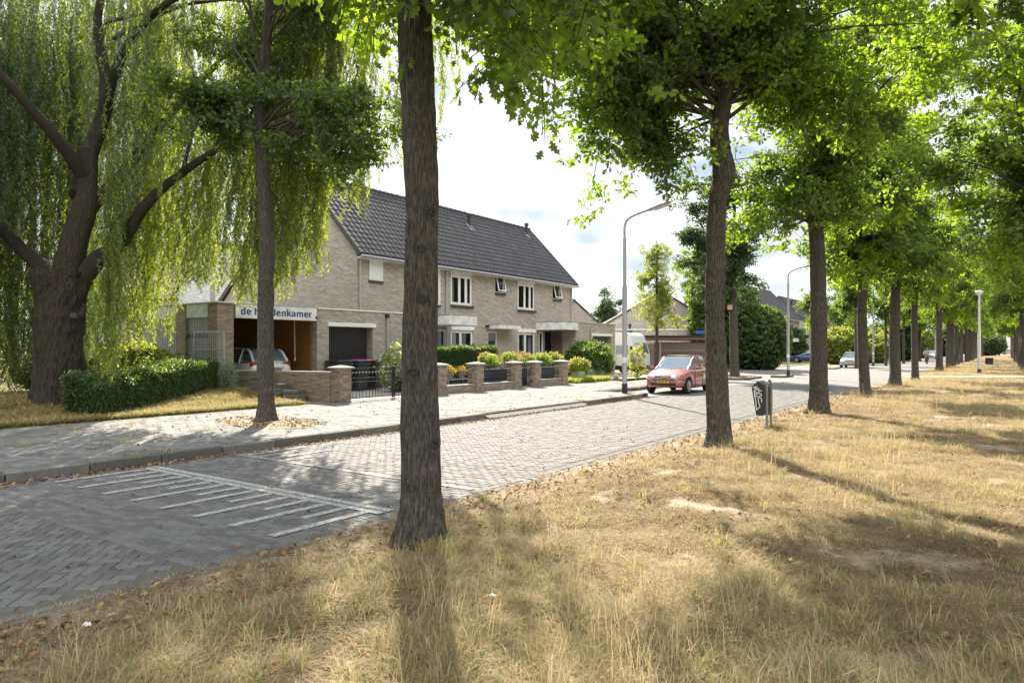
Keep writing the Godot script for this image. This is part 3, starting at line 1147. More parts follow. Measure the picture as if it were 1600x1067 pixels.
func lettering(p: Node3D, words: String, size: float, m: Material, x: Transform3D) -> void:
	var t := TextMesh.new()
	var f := SystemFont.new()
	f.font_names = PackedStringArray(["Droid Sans"])
	f.font_weight = 700
	t.font = f
	t.text = words
	t.font_size = 64
	t.pixel_size = size / 64.0
	t.depth = 0.012
	var o := part(p, "lettering", t, m)
	o.transform = x

func carport(y0: float) -> void:
	var o := thing("carport", "open carport with white lettered signboard and grey corrugated side walls", "carport", "", Vector3(-20.6, y0, -12.79), PI / 2)
	var blue := mat(0.02, 0.05, 0.22, 0.5)
	# roof
	var r := Geo.new()
	r.span(Vector3(0.02, 2.95, -10.5), Vector3(3.94, 3.05, -0.06))
	part(o, "roof", r, M.concrete_dark)
	var e := Geo.new()
	e.bbox(Vector3(1.98, 3.08, 0.0), Vector3(4.02, 0.06, 0.1), 0.01)
	e.bbox(Vector3(-0.02, 3.08, -5.3), Vector3(0.1, 0.06, 10.6), 0.01)
	part(o, "roof_edge", e, M.pipe)
	# signboard over the opening
	var sb := Geo.new()
	sb.bbox(Vector3(2.28, 2.83, 0.0), Vector3(3.3, 0.46, 0.1), 0.01)
	var board := part(o, "signboard", sb, M.white_panel)
	lettering(board, "de hondenkamer", 0.32, blue, Transform3D(Basis().scaled(Vector3(1.1, 1, 1)), Vector3(2.24, 2.83, 0.055)))
	var gl := Geo.new()
	gl.bbox(Vector3(3.9, 2.72, 0.02), Vector3(0.07, 0.12, 0.1), 0.015)
	part(o, "outdoor_lamp", gl, M.black)
	# corner pillar of bricks
	var cp := Geo.new()
	wall(cp, 0, 0.58, 0, 3.04, [])
	cp.quad(Vector3(0, 0, -0.5), Vector3(0, 0, 0), Vector3(0, 3.04, 0), Vector3(0, 3.04, -0.5))
	cp.quad(Vector3(0.58, 0, 0), Vector3(0.58, 0, -0.5), Vector3(0.58, 3.04, -0.5), Vector3(0.58, 3.04, 0))
	part(o, "brick_pillar", cp, M.wall_low)
	# side wall that faces the street end: local plane x = 0 looking to -x
	for k in [[1.76, 2.35, 0.07], [4.87, 5.3, 0.07]]:
		var p := Geo.new()
		p.span(Vector3(-k[2], 0, -k[1]), Vector3(0.2, 3.02, -k[0]))
		part(o, "brick_pillar", p, M.wall_low)
	for k in [[0.5, 1.76], [2.35, 4.87]]:
		var f := Geo.new()
		f.bbox(Vector3(0.0, 2.83, -(k[0] + k[1]) / 2), Vector3(0.08, 0.44, k[1] - k[0] - 0.004), 0.008)
		part(o, "fascia_panel", f, M.green_panel if k[0] < 1 else M.white_panel)
		var pn := Geo.new()
		var rings := [PackedVector3Array(), PackedVector3Array()]
		var n := int((k[1] - k[0]) / 0.02)
		for i in n + 1:
			var z := lerpf(k[1], k[0], float(i) / n)
			var d := 0.012 * clampf(2.4 * sin(z * TAU / 0.155), -1, 1)
			rings[0].append(Vector3(0.04 - d, 0.0, -z))
			rings[1].append(Vector3(0.04 - d, 2.62, -z))
		pn.loft(rings, false, false)
		var pp := part(o, "corrugated_panel", pn, M.grey_panel)
		if k[0] < 1:
			lettering(pp, "de hondenkamer", 0.2, blue, Transform3D(Basis(Vector3.UP, -PI / 2), Vector3(0.02, 2.02, -1.0)))
	# inside: back wall, wood panels on the right, a pull cord
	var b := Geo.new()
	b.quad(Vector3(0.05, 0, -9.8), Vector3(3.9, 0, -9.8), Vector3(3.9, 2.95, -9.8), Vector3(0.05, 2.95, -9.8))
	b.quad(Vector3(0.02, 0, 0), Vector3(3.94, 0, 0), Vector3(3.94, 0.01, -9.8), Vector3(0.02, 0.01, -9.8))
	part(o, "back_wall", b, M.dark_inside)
	var pm := Geo.new()
	pm.bbox(Vector3(0, 0, 0), Vector3(0.03, 0.98, 0.985), 0.008)
	var wm := pm.mesh()
	for i in 5:
		for j in 3:
			part(o, "wood_panel", wm, M.wood_panel).position = Vector3(3.9, 0.5 + j, -0.75 - i)
	var ml := pm.mesh()
	for i in 3:
		for j in 3:
			var q := part(o, "wood_panel", wm, M.wood_panel)
			q.position = Vector3(3.4 - i, 0.5 + j, -5.6)
			q.rotation.y = PI / 2
	var pc := Geo.new()
	pc.bar(Vector3(3.28, 2.6, -0.4), Vector3(3.3, 1.25, -0.4), 0.014)
	pc.lathe([Vector2(0.01, 0), Vector2(0.035, 0.03), Vector2(0.02, 0.12)], Vector3(3.3, 1.15, -0.4), 8)
	part(o, "pull_cord", pc, mat(0.55, 0.45, 0.3, 0.8))
	# annex to the left
	var a := thing("annex", "low brick annex with white roller shutter behind the willow trunk", "annex", "", Vector3(-25.95, y0, -12.9))
	var wl := Geo.new()
	wl.quad(Vector3(-9, 0, 0), Vector3(0, 0, 0), Vector3(0, 3.1, 0), Vector3(-9, 3.1, 0))
	wl.quad(Vector3(0, 0, 0), Vector3(0, 0, -6), Vector3(0, 3.1, -6), Vector3(0, 3.1, 0))
	wl.quad(Vector3(-9, 3.1, 0), Vector3(0, 3.1, 0), Vector3(0, 3.1, -6), Vector3(-9, 3.1, -6))
	part(a, "wall", wl, M.brick)
	var tr := Geo.new()
	tr.bbox(Vector3(-4.5, 3.13, 0), Vector3(9.1, 0.09, 0.12), 0.01)
	part(a, "roof_edge", tr, M.pipe)
	shutter(a, -3.5, -2.1, 1.75, 2.85)

func garage_two(y0: float) -> void:
	var o := thing("garage", "smaller brick garage with grey door at the right end of the long terrace", "garage", "", Vector3(-20.3, y0, -35.15), PI / 2)
	var w := 5.0
	var g := Geo.new()
	wall(g, 0, w, 0, 3.1, [[1.9, 4.45, 0.0, 2.35]], 0.35)
	part(o, "front_wall", g, M.brick)
	var s := Geo.new()
	s.quad(Vector3(0, 0, -1.7), Vector3(0, 0, 0), Vector3(0, 3.1, 0), Vector3(0, 3.1, -1.7))
	s.quad(Vector3(w, 0, 0), Vector3(w, 0, -6), Vector3(w, 3.1, -6), Vector3(w, 3.1, 0))
	s.quad(Vector3(0, 3.1, 0), Vector3(w, 3.1, 0), Vector3(w, 3.1, -6), Vector3(0, 3.1, -6))
	part(o, "side_wall", s, M.brick)
	var rv := Geo.new()
	rv.span(Vector3(-0.02, 0, -1.68), Vector3(-0.004, 2.6, -0.9))
	part(o, "dark_cladding", rv, M.brick_dark)
	var c := Geo.new()
	c.bbox(Vector3(w / 2, 3.125, -0.1), Vector3(w + 0.06, 0.05, 0.28), 0.012)
	part(o, "coping", c, M.zinc)
	var l := Geo.new()
	l.bbox(Vector3(3.18, 2.44, 0.02), Vector3(2.7, 0.16, 0.1), 0.012)
	part(o, "lintel", l, M.white)
	var d := Geo.new()
	d.quad(Vector3(1.9, 0, -0.33), Vector3(4.45, 0, -0.33), Vector3(4.45, 2.35, -0.33), Vector3(1.9, 2.35, -0.33))
	var door := part(o, "garage_door", d, M.grey_door)
	var rib := Geo.new()
	rib.bbox(Vector3(0, 1.17, -0.315), Vector3(0.11, 2.3, 0.03), 0.009)
	var rm := rib.mesh()
	for k in 18:
		part(door, "door_rib", rm, M.grey_door).position.x = 1.98 + k * 0.141
	down_pipe(o, 1.72, 0, 2.9)
	var n := Geo.new()
	n.bbox(Vector3(0.45, 1.65, 0.02), Vector3(0.12, 0.2, 0.03), 0.01)
	part(o, "number_plate", n, M.white)

func gable_house(called_label: String, at: Vector3, turn: float, half: float, eave: float, ridge: float, long: float, m: Material) -> Node3D:
	# gable in local z = 0 facing +z, ridge running to -z
	var h := thing("gable_house", called_label, "house", "", at, turn)
	var g := Geo.new()
	g.quad(Vector3(-half, 0, 0), Vector3(half, 0, 0), Vector3(half, eave, 0), Vector3(-half, eave, 0))
	g.tri(Vector3(-half, eave, 0), Vector3(half, eave, 0), Vector3(0, ridge, 0))
	part(h, "gable_wall", g, m)
	var s := Geo.new()
	s.quad(Vector3(half, 0, 0), Vector3(half, 0, -long), Vector3(half, eave, -long), Vector3(half, eave, 0))
	s.quad(Vector3(-half, 0, -long), Vector3(-half, 0, 0), Vector3(-half, eave, 0), Vector3(-half, eave, -long))
	part(h, "side_wall", s, m)
	var r := Geo.new()
	for k in [-1.0, 1.0]:
		var d := Vector3(half * k, eave - ridge, 0)
		var c := Vector3(half * k / 2, (eave + ridge) / 2 + 0.06, -long / 2)
		r.box(c, Vector3(d.length() + 0.3, 0.14, long + 0.24), Basis(Vector3.BACK, atan2(d.y, d.x) if k > 0 else atan2(-d.y, -d.x)))
	part(h, "roof", r, M.roof_under)
	return h

func back_houses() -> void:
	var pale := brick_mat([lin(0.62, 0.62, 0.62), lin(0.58, 0.58, 0.58), lin(0.66, 0.66, 0.65)], lin(0.5, 0.5, 0.5), 71)
	var h := gable_house("white brick gable house with grey downpipe seen behind the willow strands", Vector3(-38.2, 0.1, -23.0), 0, 4.6, 3.9, 7.75, 12, pale)
	var p := Geo.new()
	p.bbox(Vector3(0.75, 4.6, 0.06), Vector3(0.3, 4.0, 0.1), 0.01)
	part(h, "wall_strip", p, M.zinc)
	window(h, -2.6, -1.2, 3.6, 4.9, [0.5], 0)
	var k := gable_house("grey gable house with dark roof behind the annex, farthest left", Vector3(-46.5, 0.1, -19.5), 0, 5.2, 4.6, 8.6, 12, M.brick)
	window(k, -1.0, 1.0, 4.4, 5.8, [0.5], 0)
	window(k, 2.0, 3.2, 1.0, 2.4, [0.5], 0)
	# behind the side street: gable with a long garage in front
	var b := gable_house("grey gable end house behind the slim young tree", Vector3(-24.6, 0.1, -57.5), deg_to_rad(34), 6.6, 2.7, 6.6, 14, M.brick)
	for x in [-2.9, 1.2, -0.8]:
		var v := Geo.new()
		v.lathe([Vector2(0.1, 0), Vector2(0.1, 0.35), Vector2(0.16, 0.36), Vector2(0.14, 0.5), Vector2(0.05, 0.55)], Vector3(x, 3.2, 1.2), 10)
		part(b, "vent_pipe", v, M.black)
	var lg := thing("garage_row", "long low flat roofed garage with pale coping in front of the grey gable house", "garage", "", Vector3(-24.0, 0.1, -54.2), deg_to_rad(34))
	var w := Geo.new()
	w.span(Vector3(-7.2, 0, -3.0), Vector3(7.5, 3.15, 0))
	part(lg, "wall", w, M.brick)
	var c := Geo.new()
	c.bbox(Vector3(0.15, 3.2, -1.5), Vector3(14.9, 0.1, 3.1), 0.02)
	part(lg, "coping", c, M.white)
	# solar roof house behind
	var so := gable_house("low house with pale solar panels on its roof beyond the small garage", Vector3(-39.5, 0.1, -68.0), deg_to_rad(80), 5.5, 4.0, 7.0, 10, M.brick)
	for i in 3:
		var q := Geo.new()
		q.bbox(Vector3(2.6, 5.45, -2.0 - i * 2.6), Vector3(3.6, 0.06, 2.2), 0.01, Basis(Vector3.BACK, -atan2(3.0, 5.5)))
		part(so, "solar_panel", q, mat(0.55, 0.58, 0.62, 0.15, 0.3))

func far_houses() -> void:
	var y0 := 0.08
	var holes := [[0.8, 1.6, 3.4, 5.3], [3.2, 4.9, 3.4, 5.3], [6.4, 8.0, 3.4, 5.3], [11.2, 12.4, 3.4, 5.3], [14.0, 15.6, 3.4, 5.3], [9.4, 11.2, 0.05, 2.4], [1.5, 3.5, 0.7, 2.4], [12.5, 14.5, 0.7, 2.4]]
	var specs := [[Vector3(-23.2, y0, -84.0), "far beige terrace with blue grey roof behind the parked blue car"], [Vector3(-24.5, y0, -111.0), "second far terrace, partly hidden by trees beyond the blue car"], [Vector3(-25.5, y0, -139.0), "farthest terrace down the street on the left"]]
	for s in specs:
		var h := row_house(s[0], s[1], 17.6, 5.8, 9.6, -3.8, -10.0, 3.7, holes, 0)
		for o in holes:
			if o[2] > 2.0:
				window(h, o[0], o[1], o[2], o[3], [0.5], 0)
			elif o[2] < 0.2:
				front_door(h, o[0], o[1], o[3], 1)
			else:
				window(h, o[0], o[1], o[2], o[3], [0.5], 2)
		canopy(h, 8.6, 13.2, 2.5, 2.95, 1.6)
		down_pipe(h, 0.1, 0, 5.5)
		down_pipe(h, 17.4, 0, 5.5)
		var v := Geo.new()
		v.lathe([Vector2(0.12, -0.2), Vector2(0.12, 0.6), Vector2(0.2, 0.62), Vector2(0.18, 0.85), Vector2(0.05, 0.9)], Vector3(3.0, 8.4, -2.6), 10)
		part(h, "vent_pipe", v, M.black)
	# white flats at the end of the avenue
	var f := thing("apartment_block", "white flats at the far end of the avenue between the trees", "building", "", Vector3(-14.0, 0, -255.0), 0)
	var fh := []
	for i in 9:
		for j in 3:
			fh.append([2.0 + i * 5.0, 4.6 + i * 5.0, 1.2 + j * 3.1, 3.0 + j * 3.1])
	var g := Geo.new()
	wall(g, 0, 48, 0, 10.5, fh, 0.2)
	part(f, "front_wall", g, M.white_panel)
	for o in fh:
		var wf := part(f, "window", frame_geo(o[0], o[1], o[2], o[3], -0.1, 0.12), M.white)
		part(wf, "pane", pane_geo(o[0] + 0.1, o[1] - 0.1, o[2] + 0.1, o[3] - 0.1, -0.12), M.glass)
	var b := Geo.new()
	b.quad(Vector3(48, 0, -10), Vector3(0, 0, -10), Vector3(0, 10.5, -10), Vector3(48, 10.5, -10))
	b.quad(Vector3(0, 10.5, 0), Vector3(48, 10.5, 0), Vector3(48, 10.5, -10), Vector3(0, 10.5, -10))
	b.quad(Vector3(0, 0, -10), Vector3(0, 0, 0), Vector3(0, 10.5, 0), Vector3(0, 10.5, -10))
	b.quad(Vector3(48, 0, 0), Vector3(48, 0, -10), Vector3(48, 10.5, -10), Vector3(48, 10.5, 0))
	part(f, "roof", b, M.white_panel)

# ---------------------------------------------------------------- front gardens
func leaf_outline(g: Geo, at: Vector3, d: Vector3, up: Vector3, len: float, wid: float, prof: Array, fold := 0.25, droop := 0.2) -> void:
	var side := d.cross(up).normalized()
	var nrm := side.cross(d).normalized()
	var l := []
	var m := []
	var r := []
	for p in prof:
		var c = at + d * (p.x * len) - nrm * (p.x * p.x * len * droop)
		m.append(c)
		l.append(c - side * (p.y * wid) + nrm * (p.y * wid * fold))
		r.append(c + side * (p.y * wid) + nrm * (p.y * wid * fold))
	for i in prof.size() - 1:
		g.quad(l[i], m[i], m[i + 1], l[i + 1])
		g.quad(m[i], r[i], r[i + 1], m[i + 1])

const OAK := [Vector2(0, 0.02), Vector2(0.12, 0.05), Vector2(0.25, 0.3), Vector2(0.34, 0.14), Vector2(0.5, 0.5), Vector2(0.6, 0.2), Vector2(0.76, 0.42), Vector2(0.86, 0.12), Vector2(1.0, 0.02)]
const OVAL := [Vector2(0, 0.03), Vector2(0.3, 0.42), Vector2(0.6, 0.45), Vector2(1.0, 0.02)]
const SLIM := [Vector2(0, 0.05), Vector2(0.4, 0.5), Vector2(1.0, 0.02)]

# a spray of leaves about a short twig; returns a mesh with one surface for each leaf material
func spray(mats: Array, leaves: int, twig: float, len: float, wid: float, prof: Array, sd: int, stick := true, flat := 0.6) -> ArrayMesh:
	var keep := rng.state
	rng.seed = sd
	var gs := []
	for m in mats:
		gs.append(Geo.new())
	for i in leaves:
		var t := float(i) / leaves
		var a := i * 2.4 + rnd(-0.4, 0.4)
		var out := Vector3(cos(a), rnd(-0.7, 0.5) * (1.0 - flat * 0.5), sin(a)).normalized()
		var p := Vector3(0, 0, (t - 0.4) * twig) + out * rnd(0.0, 0.09) + Vector3(rnd(-0.05, 0.05), rnd(-0.05, 0.05), 0)
		var d := (out + Vector3(0, -0.2, 0.55)).normalized()
		var up := (Vector3(0, 1, 0) * flat + Vector3(rnd(-1, 1), rnd(-1, 1), rnd(-1, 1)) * (1.0 - flat * 0.6)).normalized()
		leaf_outline(gs[rng.randi() % mats.size()], p, d, up, len * rnd(0.75, 1.15), wid * rnd(0.8, 1.1), prof)
	var r := ArrayMesh.new()
	for i in mats.size():
		if gs[i].v.size():
			r.add_surface_from_arrays(Mesh.PRIMITIVE_TRIANGLES, gs[i].arrays())
			r.surface_set_material(r.get_surface_count() - 1, mats[i])
	if stick:
		var s := Geo.new()
		s.tube([Vector3(0, 0, -twig * 0.5), Vector3(0, 0.01, 0), Vector3(0, 0, twig * 0.5)], [0.006, 0.005, 0.003], 3, false)
		r.add_surface_from_arrays(Mesh.PRIMITIVE_TRIANGLES, s.arrays())
		r.surface_set_material(r.get_surface_count() - 1, M.twig)
	rng.state = keep
	return r

func shrub(called: String, label: String, category: String, group: String, at: Vector3, radii: Vector3, mesh: Mesh, count: int, scale := 1.0, core: Material = null) -> Node3D:
	var o := thing(called, label, category, group, at)
	var xs := []
	for i in count:
		var p := ball()
		p = p.normalized() * pow(p.length(), 0.45)
		var k := 1.0 + 0.25 * dusty.get_noise_3d(p.x * 5.0 + at.x, p.y * 5.0, p.z * 5.0 + at.z)
		p = Vector3(p.x * radii.x, (p.y * 0.55 + 0.5) * radii.y, p.z * radii.z) * k
		if p.y < 0.02:
			p.y = 0.03
		xs.append(Transform3D(any_turn().scaled(Vector3.ONE * scale * rnd(0.7, 1.2)), p))
	copies(o, "foliage", mesh, xs)
	var st := Geo.new()
	for i in 7:
		var a := i * 0.9
		st.tube([Vector3(0, 0, 0), Vector3(cos(a) * radii.x * 0.3, radii.y * 0.4, sin(a) * radii.z * 0.3), Vector3(cos(a) * radii.x * 0.6, radii.y * 0.75, sin(a) * radii.z * 0.6)], [0.015, 0.011, 0.005], 4, false)
	part(o, "stem", st, M.twig)
	return o

func hedge_box(label: String, a: Vector3, b: Vector3, wide: float, high: float, mesh: Mesh, count: int, fy: Callable) -> Node3D:
	var o := thing("hedge", label, "hedge", "", a)
	var d := b - a
	var side := Vector3(d.z, 0, -d.x).normalized()
	var xs := []
	for i in count:
		# near the faces of the clipped block
		var t := rng.randf()
		var u := rnd(-0.5, 0.5)
		var y := rng.randf()
		match rng.randi() % 4:
			0: y = 1.0 - rng.randf() * 0.12
			1: u = 0.5 - rng.randf() * 0.15
			2: u = -0.5 + rng.randf() * 0.15
			3: t = rng.randf() if rng.randf() < 0.8 else (rng.randf() * 0.04 if rng.randf() < 0.5 else 1.0 - rng.randf() * 0.04)
		var p := d * t + side * (u * wide)
		var k := 1.0 + (0.3 if count == 9000 else 0.08) * dusty.get_noise_3d(p.x * 3.4, y * 2.0, p.z * 3.4)
		p.y = fy.call(a.x + p.x, a.z + p.z) - a.y + y * high * k + 0.02
		xs.append(Transform3D(any_turn().scaled(Vector3.ONE * rnd(0.7, 1.2)), p))
	copies(o, "foliage", mesh, xs)
	var st := Geo.new()
	for i in 14:
		var p := d * ((i + 0.5) / 14.0)
		p.y = fy.call(a.x + p.x, a.z + p.z) - a.y
		st.tube([p, p + Vector3(rnd(-0.1, 0.1), high * 0.5, rnd(-0.1, 0.1)), p + Vector3(rnd(-0.2, 0.2), high * 0.85, rnd(-0.2, 0.2))], [0.02, 0.014, 0.006], 4, false)
	part(o, "stem", st, M.twig)
	return o

func pillar(at: Vector3, label: String) -> void:
	var o := thing("brick_pillar", label, "pillar", "brick pillars of the spiked fence", at)
	var core := Geo.new()
	core.span(Vector3(-0.205, 0, -0.205), Vector3(0.205, 0.98, 0.205))
	part(o, "mortar", core, M.mortar)
	var s := Geo.new()
	s.bbox(Vector3.ZERO, Vector3(0.05, 0.055, 0.205), 0.005)
	var h := Geo.new()
	h.bbox(Vector3.ZERO, Vector3(0.05, 0.055, 0.098), 0.005)
	var sm := s.mesh()
	var hm := h.mesh()
	for row in 15:
		var y := 0.035 + row * 0.0655
		for side in 2:
			# street face, and the face towards the near end of the street
			var put := func(m: Mesh, u: float):
				var b := part(o, "brick", m, M.brick_fence[rng.randi() % 5])
				var e := rnd(-0.003, 0.004)
				if side == 0:
					b.position = Vector3(0.2 + e, y, u)
				else:
					b.position = Vector3(u, y, 0.2 + e)
					b.rotation.y = PI / 2
			if row % 2 == 0:
				put.call(sm, -0.108)
				put.call(sm, 0.108)
			else:
				put.call(hm, -0.162)
				put.call(sm, 0.0)
				put.call(hm, 0.162)
	var c := Geo.new()
	var q := func(r: float, y: float): return PackedVector3Array([Vector3(-r, y, r), Vector3(r, y, r), Vector3(r, y, -r), Vector3(-r, y, -r)])
	var lv := [q.call(0.28, 0.985), q.call(0.285, 1.03), q.call(0.05, 1.085)]
	for i in 2:
		for j in 4:
			c.quad(lv[i][j], lv[i][(j + 1) % 4], lv[i + 1][(j + 1) % 4], lv[i + 1][j])
	c.quad(lv[0][3], lv[0][2], lv[0][1], lv[0][0])
	c.quad(lv[2][0], lv[2][1], lv[2][2], lv[2][3])
	part(o, "cap", c, M.concrete)

func fence_panel(parent: Node3D, z0: float, z1: float, y0: float, y1: float) -> void:
	# rails along z, bars with white tipped spikes
	var x := 0.0
	for y in [y1, y1 - 0.13, y1 - 0.3, y1 - 0.42, y0 + 0.03]:
		if y < y0:
			continue
		var g := Geo.new()
		g.bbox(Vector3(x, y, (z0 + z1) / 2), Vector3(0.018, 0.026, absf(z1 - z0)), 0.004)
		part(parent, "rail", g, M.black_metal)
	var b := Geo.new()
	b.bar(Vector3(0, y0, 0), Vector3(0, y1, 0), 0.008, 5)
	var bm := b.mesh()
	var k := Geo.new()
	k.lathe([Vector2(0.004, -0.03), Vector2(0.022, 0.0), Vector2(0.004, 0.03)], Vector3.ZERO, 6)
	var km := k.mesh()
	var n := int(absf(z1 - z0) / 0.13)
	var tip := mat(0.7, 0.7, 0.68, 0.5)
	for i in n:
		var z := lerpf(z0, z1, (i + 0.5) / n)
		part(parent, "bar", bm, M.black_metal).position = Vector3(0, 0, z)
		part(parent, "knob", km, tip).position = Vector3(0, y1 - 0.13, z)

func front_gardens() -> void:
	var lawn_leaf := spray(M.box_leaf, 22, 0.14, 0.05, 0.035, OVAL, 301, false, 0.2)
	var lime := spray(M.lime_leaf, 20, 0.16, 0.085, 0.06, OVAL, 302, false, 0.3)
	var bx := -16.1
	var y := 0.125
	var flat := func(_x, _z): return 0.12
	var names := ["brick pillar at the near end of the black double gate, beside the grass bank", "brick pillar at the far end of the double gate, mostly hidden by the big foreground trunk", "brick pillar just right of the two yellow flower pots", "brick pillar left of the narrow garden gate", "brick pillar right of the narrow garden gate", "last brick pillar of the fence, next to the yellow green plants"]
	var zs := [-13.98, -18.35, -20.45, -22.95, -24.4, -26.6]
	for i in 6:
		pillar(Vector3(bx, y, zs[i]), names[i])
	# double gate
	for k in [[-14.24, -16.12, "left leaf of the black double driveway gate"], [-16.2, -18.08, "right leaf of the black double driveway gate"]]:
		var g := thing("driveway_gate", k[2], "gate", "", Vector3(bx, y, 0))
		fence_panel(g, k[0], k[1], 0.06, 0.98)
		for z in [k[0], k[1]]:
			var p := Geo.new()
			p.bbox(Vector3(0, 0.52, z), Vector3(0.045, 1.0, 0.045), 0.006)
			part(g, "stile", p, M.black_metal)
	# low walls with panels
	for k in [[-18.58, -20.22, "short spiked fence on a low wall in front of the yellow flowers"], [-20.68, -22.72, "spiked fence on a low wall in front of the navy planter"], [-24.63, -26.37, "spiked fence on a low wall between the last two pillars"]]:
		var f := thing("garden_fence", k[2], "fence", "", Vector3(bx, y, 0))
		var w := Geo.new()
		w.bbox(Vector3(0, 0.12, (k[0] + k[1]) / 2), Vector3(0.3, 0.24, k[0] - k[1]), 0.01)
		part(f, "low_wall", w, M.wall_low)
		var c := Geo.new()
		c.bbox(Vector3(0, 0.26, (k[0] + k[1]) / 2), Vector3(0.34, 0.045, k[0] - k[1]), 0.012)
		part(f, "coping", c, M.concrete)
		fence_panel(f, k[0], k[1], 0.29, 0.93)
	var ng := thing("garden_gate", "narrow black garden gate between two brick pillars", "gate", "", Vector3(bx, y, 0))
	fence_panel(ng, -23.2, -24.16, 0.06, 0.93)
	for k in [0.25, 0.8]:
		var hg := Geo.new()
		hg.bbox(Vector3(0.02, k, -24.17), Vector3(0.04, 0.1, 0.05), 0.008)
		part(ng, "hinge", hg, M.black_metal)
	# boundary wall from the first pillar to the carport
	var bw := thing("garden_wall", "low mossy brick wall with pale coping between bank and driveway", "wall")
	var a := Vector3(-16.35, 0.1, -13.85)
	var b := Vector3(-20.3, 0.1, -13.0)
	var dir := (b - a).normalized()
	var bas := Basis(dir, Vector3.UP, dir.cross(Vector3.UP))
	var wg := Geo.new()
	var long := a.distance_to(b)
	wg.span(Vector3(0, 0, -0.11), Vector3(long, 0.88, 0.11))
	var wp := part(bw, "wall", wg, M.wall_low)
	wp.transform = Transform3D(bas, a)
	var cg := Geo.new()
	cg.bbox(Vector3(long / 2, 0.9, 0), Vector3(long, 0.05, 0.28), 0.012)
	part(bw, "coping", cg, M.concrete).transform = Transform3D(bas, a)
	var pg := Geo.new()
	pg.span(Vector3(2.05, 0, -0.2), Vector3(2.47, 0.98, 0.2))
	part(bw, "brick_pier", pg, M.wall_low).transform = Transform3D(bas, a)
	var pc := Geo.new()
	pc.bbox(Vector3(2.26, 1.02, 0), Vector3(0.56, 0.07, 0.54), 0.025)
	part(bw, "pier_cap", pc, M.concrete).transform = Transform3D(bas, a)
	# stacks of slabs leaning in front of it
	for k in [[-18.35, -12.85, 5, "slab stack nearest the middle pier of the low wall, tallest of three"], [-17.75, -12.98, 4, "middle one of three slab stacks before the low brick wall"], [-17.15, -13.1, 3, "lowest slab stack, nearest the gate pillar"]]:
		var s := thing("slab_stack", k[3], "slabs", "stacks of old slabs by the low wall", Vector3(k[0], bank_y(k[0], k[1]) - 0.03, k[1]), rnd(-0.1, 0.1) + 0.2)
		for i in k[2]:
			var g := Geo.new()
			g.bbox(Vector3(rnd(-0.02, 0.02), 0.055 + i * 0.112, rnd(-0.02, 0.02)), Vector3(0.52, 0.105, 0.42), 0.014, Basis(Vector3.UP, rnd(-0.06, 0.06)))
			part(s, "slab", g, M.concrete_dark if i < k[2] - 1 else M.kerb)
	# steel gate beside the carport
	var sg := thing("steel_gate", "tall pale steel bar gate between the hedge and the carport pillar", "gate", "", Vector3(-21.5, 0.40, -12.55), deg_to_rad(4))
	for k in [[0.0, 0.03], [1.47, 0.03]]:
		var g := Geo.new()
		g.bbox(Vector3(k[0], 0.93, 0), Vector3(0.05, 1.86, 0.05), 0.006)
		part(sg, "frame_post", g, M.zinc)
	for yy in [0.06, 0.75, 1.84, 1.27]:
		var g := Geo.new()
		g.bbox(Vector3(0.735, yy, 0.002), Vector3(1.42, 0.04, 0.036), 0.006)
		part(sg, "frame_rail", g, M.zinc)
	var bm := Geo.new()
	bm.bar(Vector3(0, 0.06, 0), Vector3(0, 1.83, 0), 0.011, 6)
	var bmm := bm.mesh()
	for i in 15:
		part(sg, "bar", bmm, M.zinc).position = Vector3(0.09 + i * 0.0925, 0, 0)
	# hedges and shrubs at left
	hedge_box("dark clipped hedge on the grass bank below the willow", Vector3(-16.9, bank_y(-16.9, -7.0), -7.2), Vector3(-19.6, bank_y(-16.9, -7.0), -11.75), 0.8, 0.82, lawn_leaf, 9000, bank_y)
	shrub("shrub", "broad bright leaved shrub behind the clipped hedge, under the shutter", "shrub", "", Vector3(-22.6, 0.35, -9.6), Vector3(1.3, 1.15, 1.5), lime, 1500, 1.3)
	shrub("shrub", "rounded sunlit shrub behind the hedge before the corrugated wall", "shrub", "", Vector3(-22.5, 0.4, -11.2), Vector3(1.2, 1.3, 1.0), lime, 1300, 1.3)
	var sage := spray(M.sage, 14, 0.2, 0.05, 0.02, SLIM, 305, false, 0.1)
	shrub("silver_plant", "pale silvery plant at the right end of the clipped hedge", "plant", "", Vector3(-19.15, bank_y(-19, -12), -12.2), Vector3(0.28, 0.85, 0.28), sage, 170, 1.3)
	# hedge before the house, planters and flowers
	hedge_box("dense dark green hedge block below the ground floor window", Vector3(-18.4, 0.12, -20.6), Vector3(-18.4, 0.12, -24.35), 0.85, 1.6, lawn_leaf, 8000, flat)
	var navy := mat(0.018, 0.024, 0.045, 0.5)
	for k in [[-21.8, -23.6, "long navy planter behind the fence left of the garden gate"], [-23.8, -25.4, "navy planter seen through the narrow garden gate"], [-25.6, -27.9, "navy planter behind the last fence panel"]]:
		var p := thing("planter", k[2], "planter", "", Vector3(-17.0, 0.12, 0))
		var g := Geo.new()
		var zc: float = (k[0] + k[1]) / 2
		var l: float = k[0] - k[1]
		g.bbox(Vector3(0.24, 0.42, zc), Vector3(0.04, 0.84, l), 0.008)
		g.bbox(Vector3(-0.24, 0.42, zc), Vector3(0.04, 0.84, l), 0.008)
		g.bbox(Vector3(0, 0.42, zc + l / 2 - 0.02), Vector3(0.436, 0.84, 0.04), 0.008)
		g.bbox(Vector3(0, 0.42, zc - l / 2 + 0.02), Vector3(0.436, 0.84, 0.04), 0.008)
		part(p, "trough", g, navy)
		var e := Geo.new()
		e.span(Vector3(-0.215, 0.5, zc - l / 2 + 0.05), Vector3(0.215, 0.76, zc + l / 2 - 0.05))
		part(p, "earth", e, M.soil)
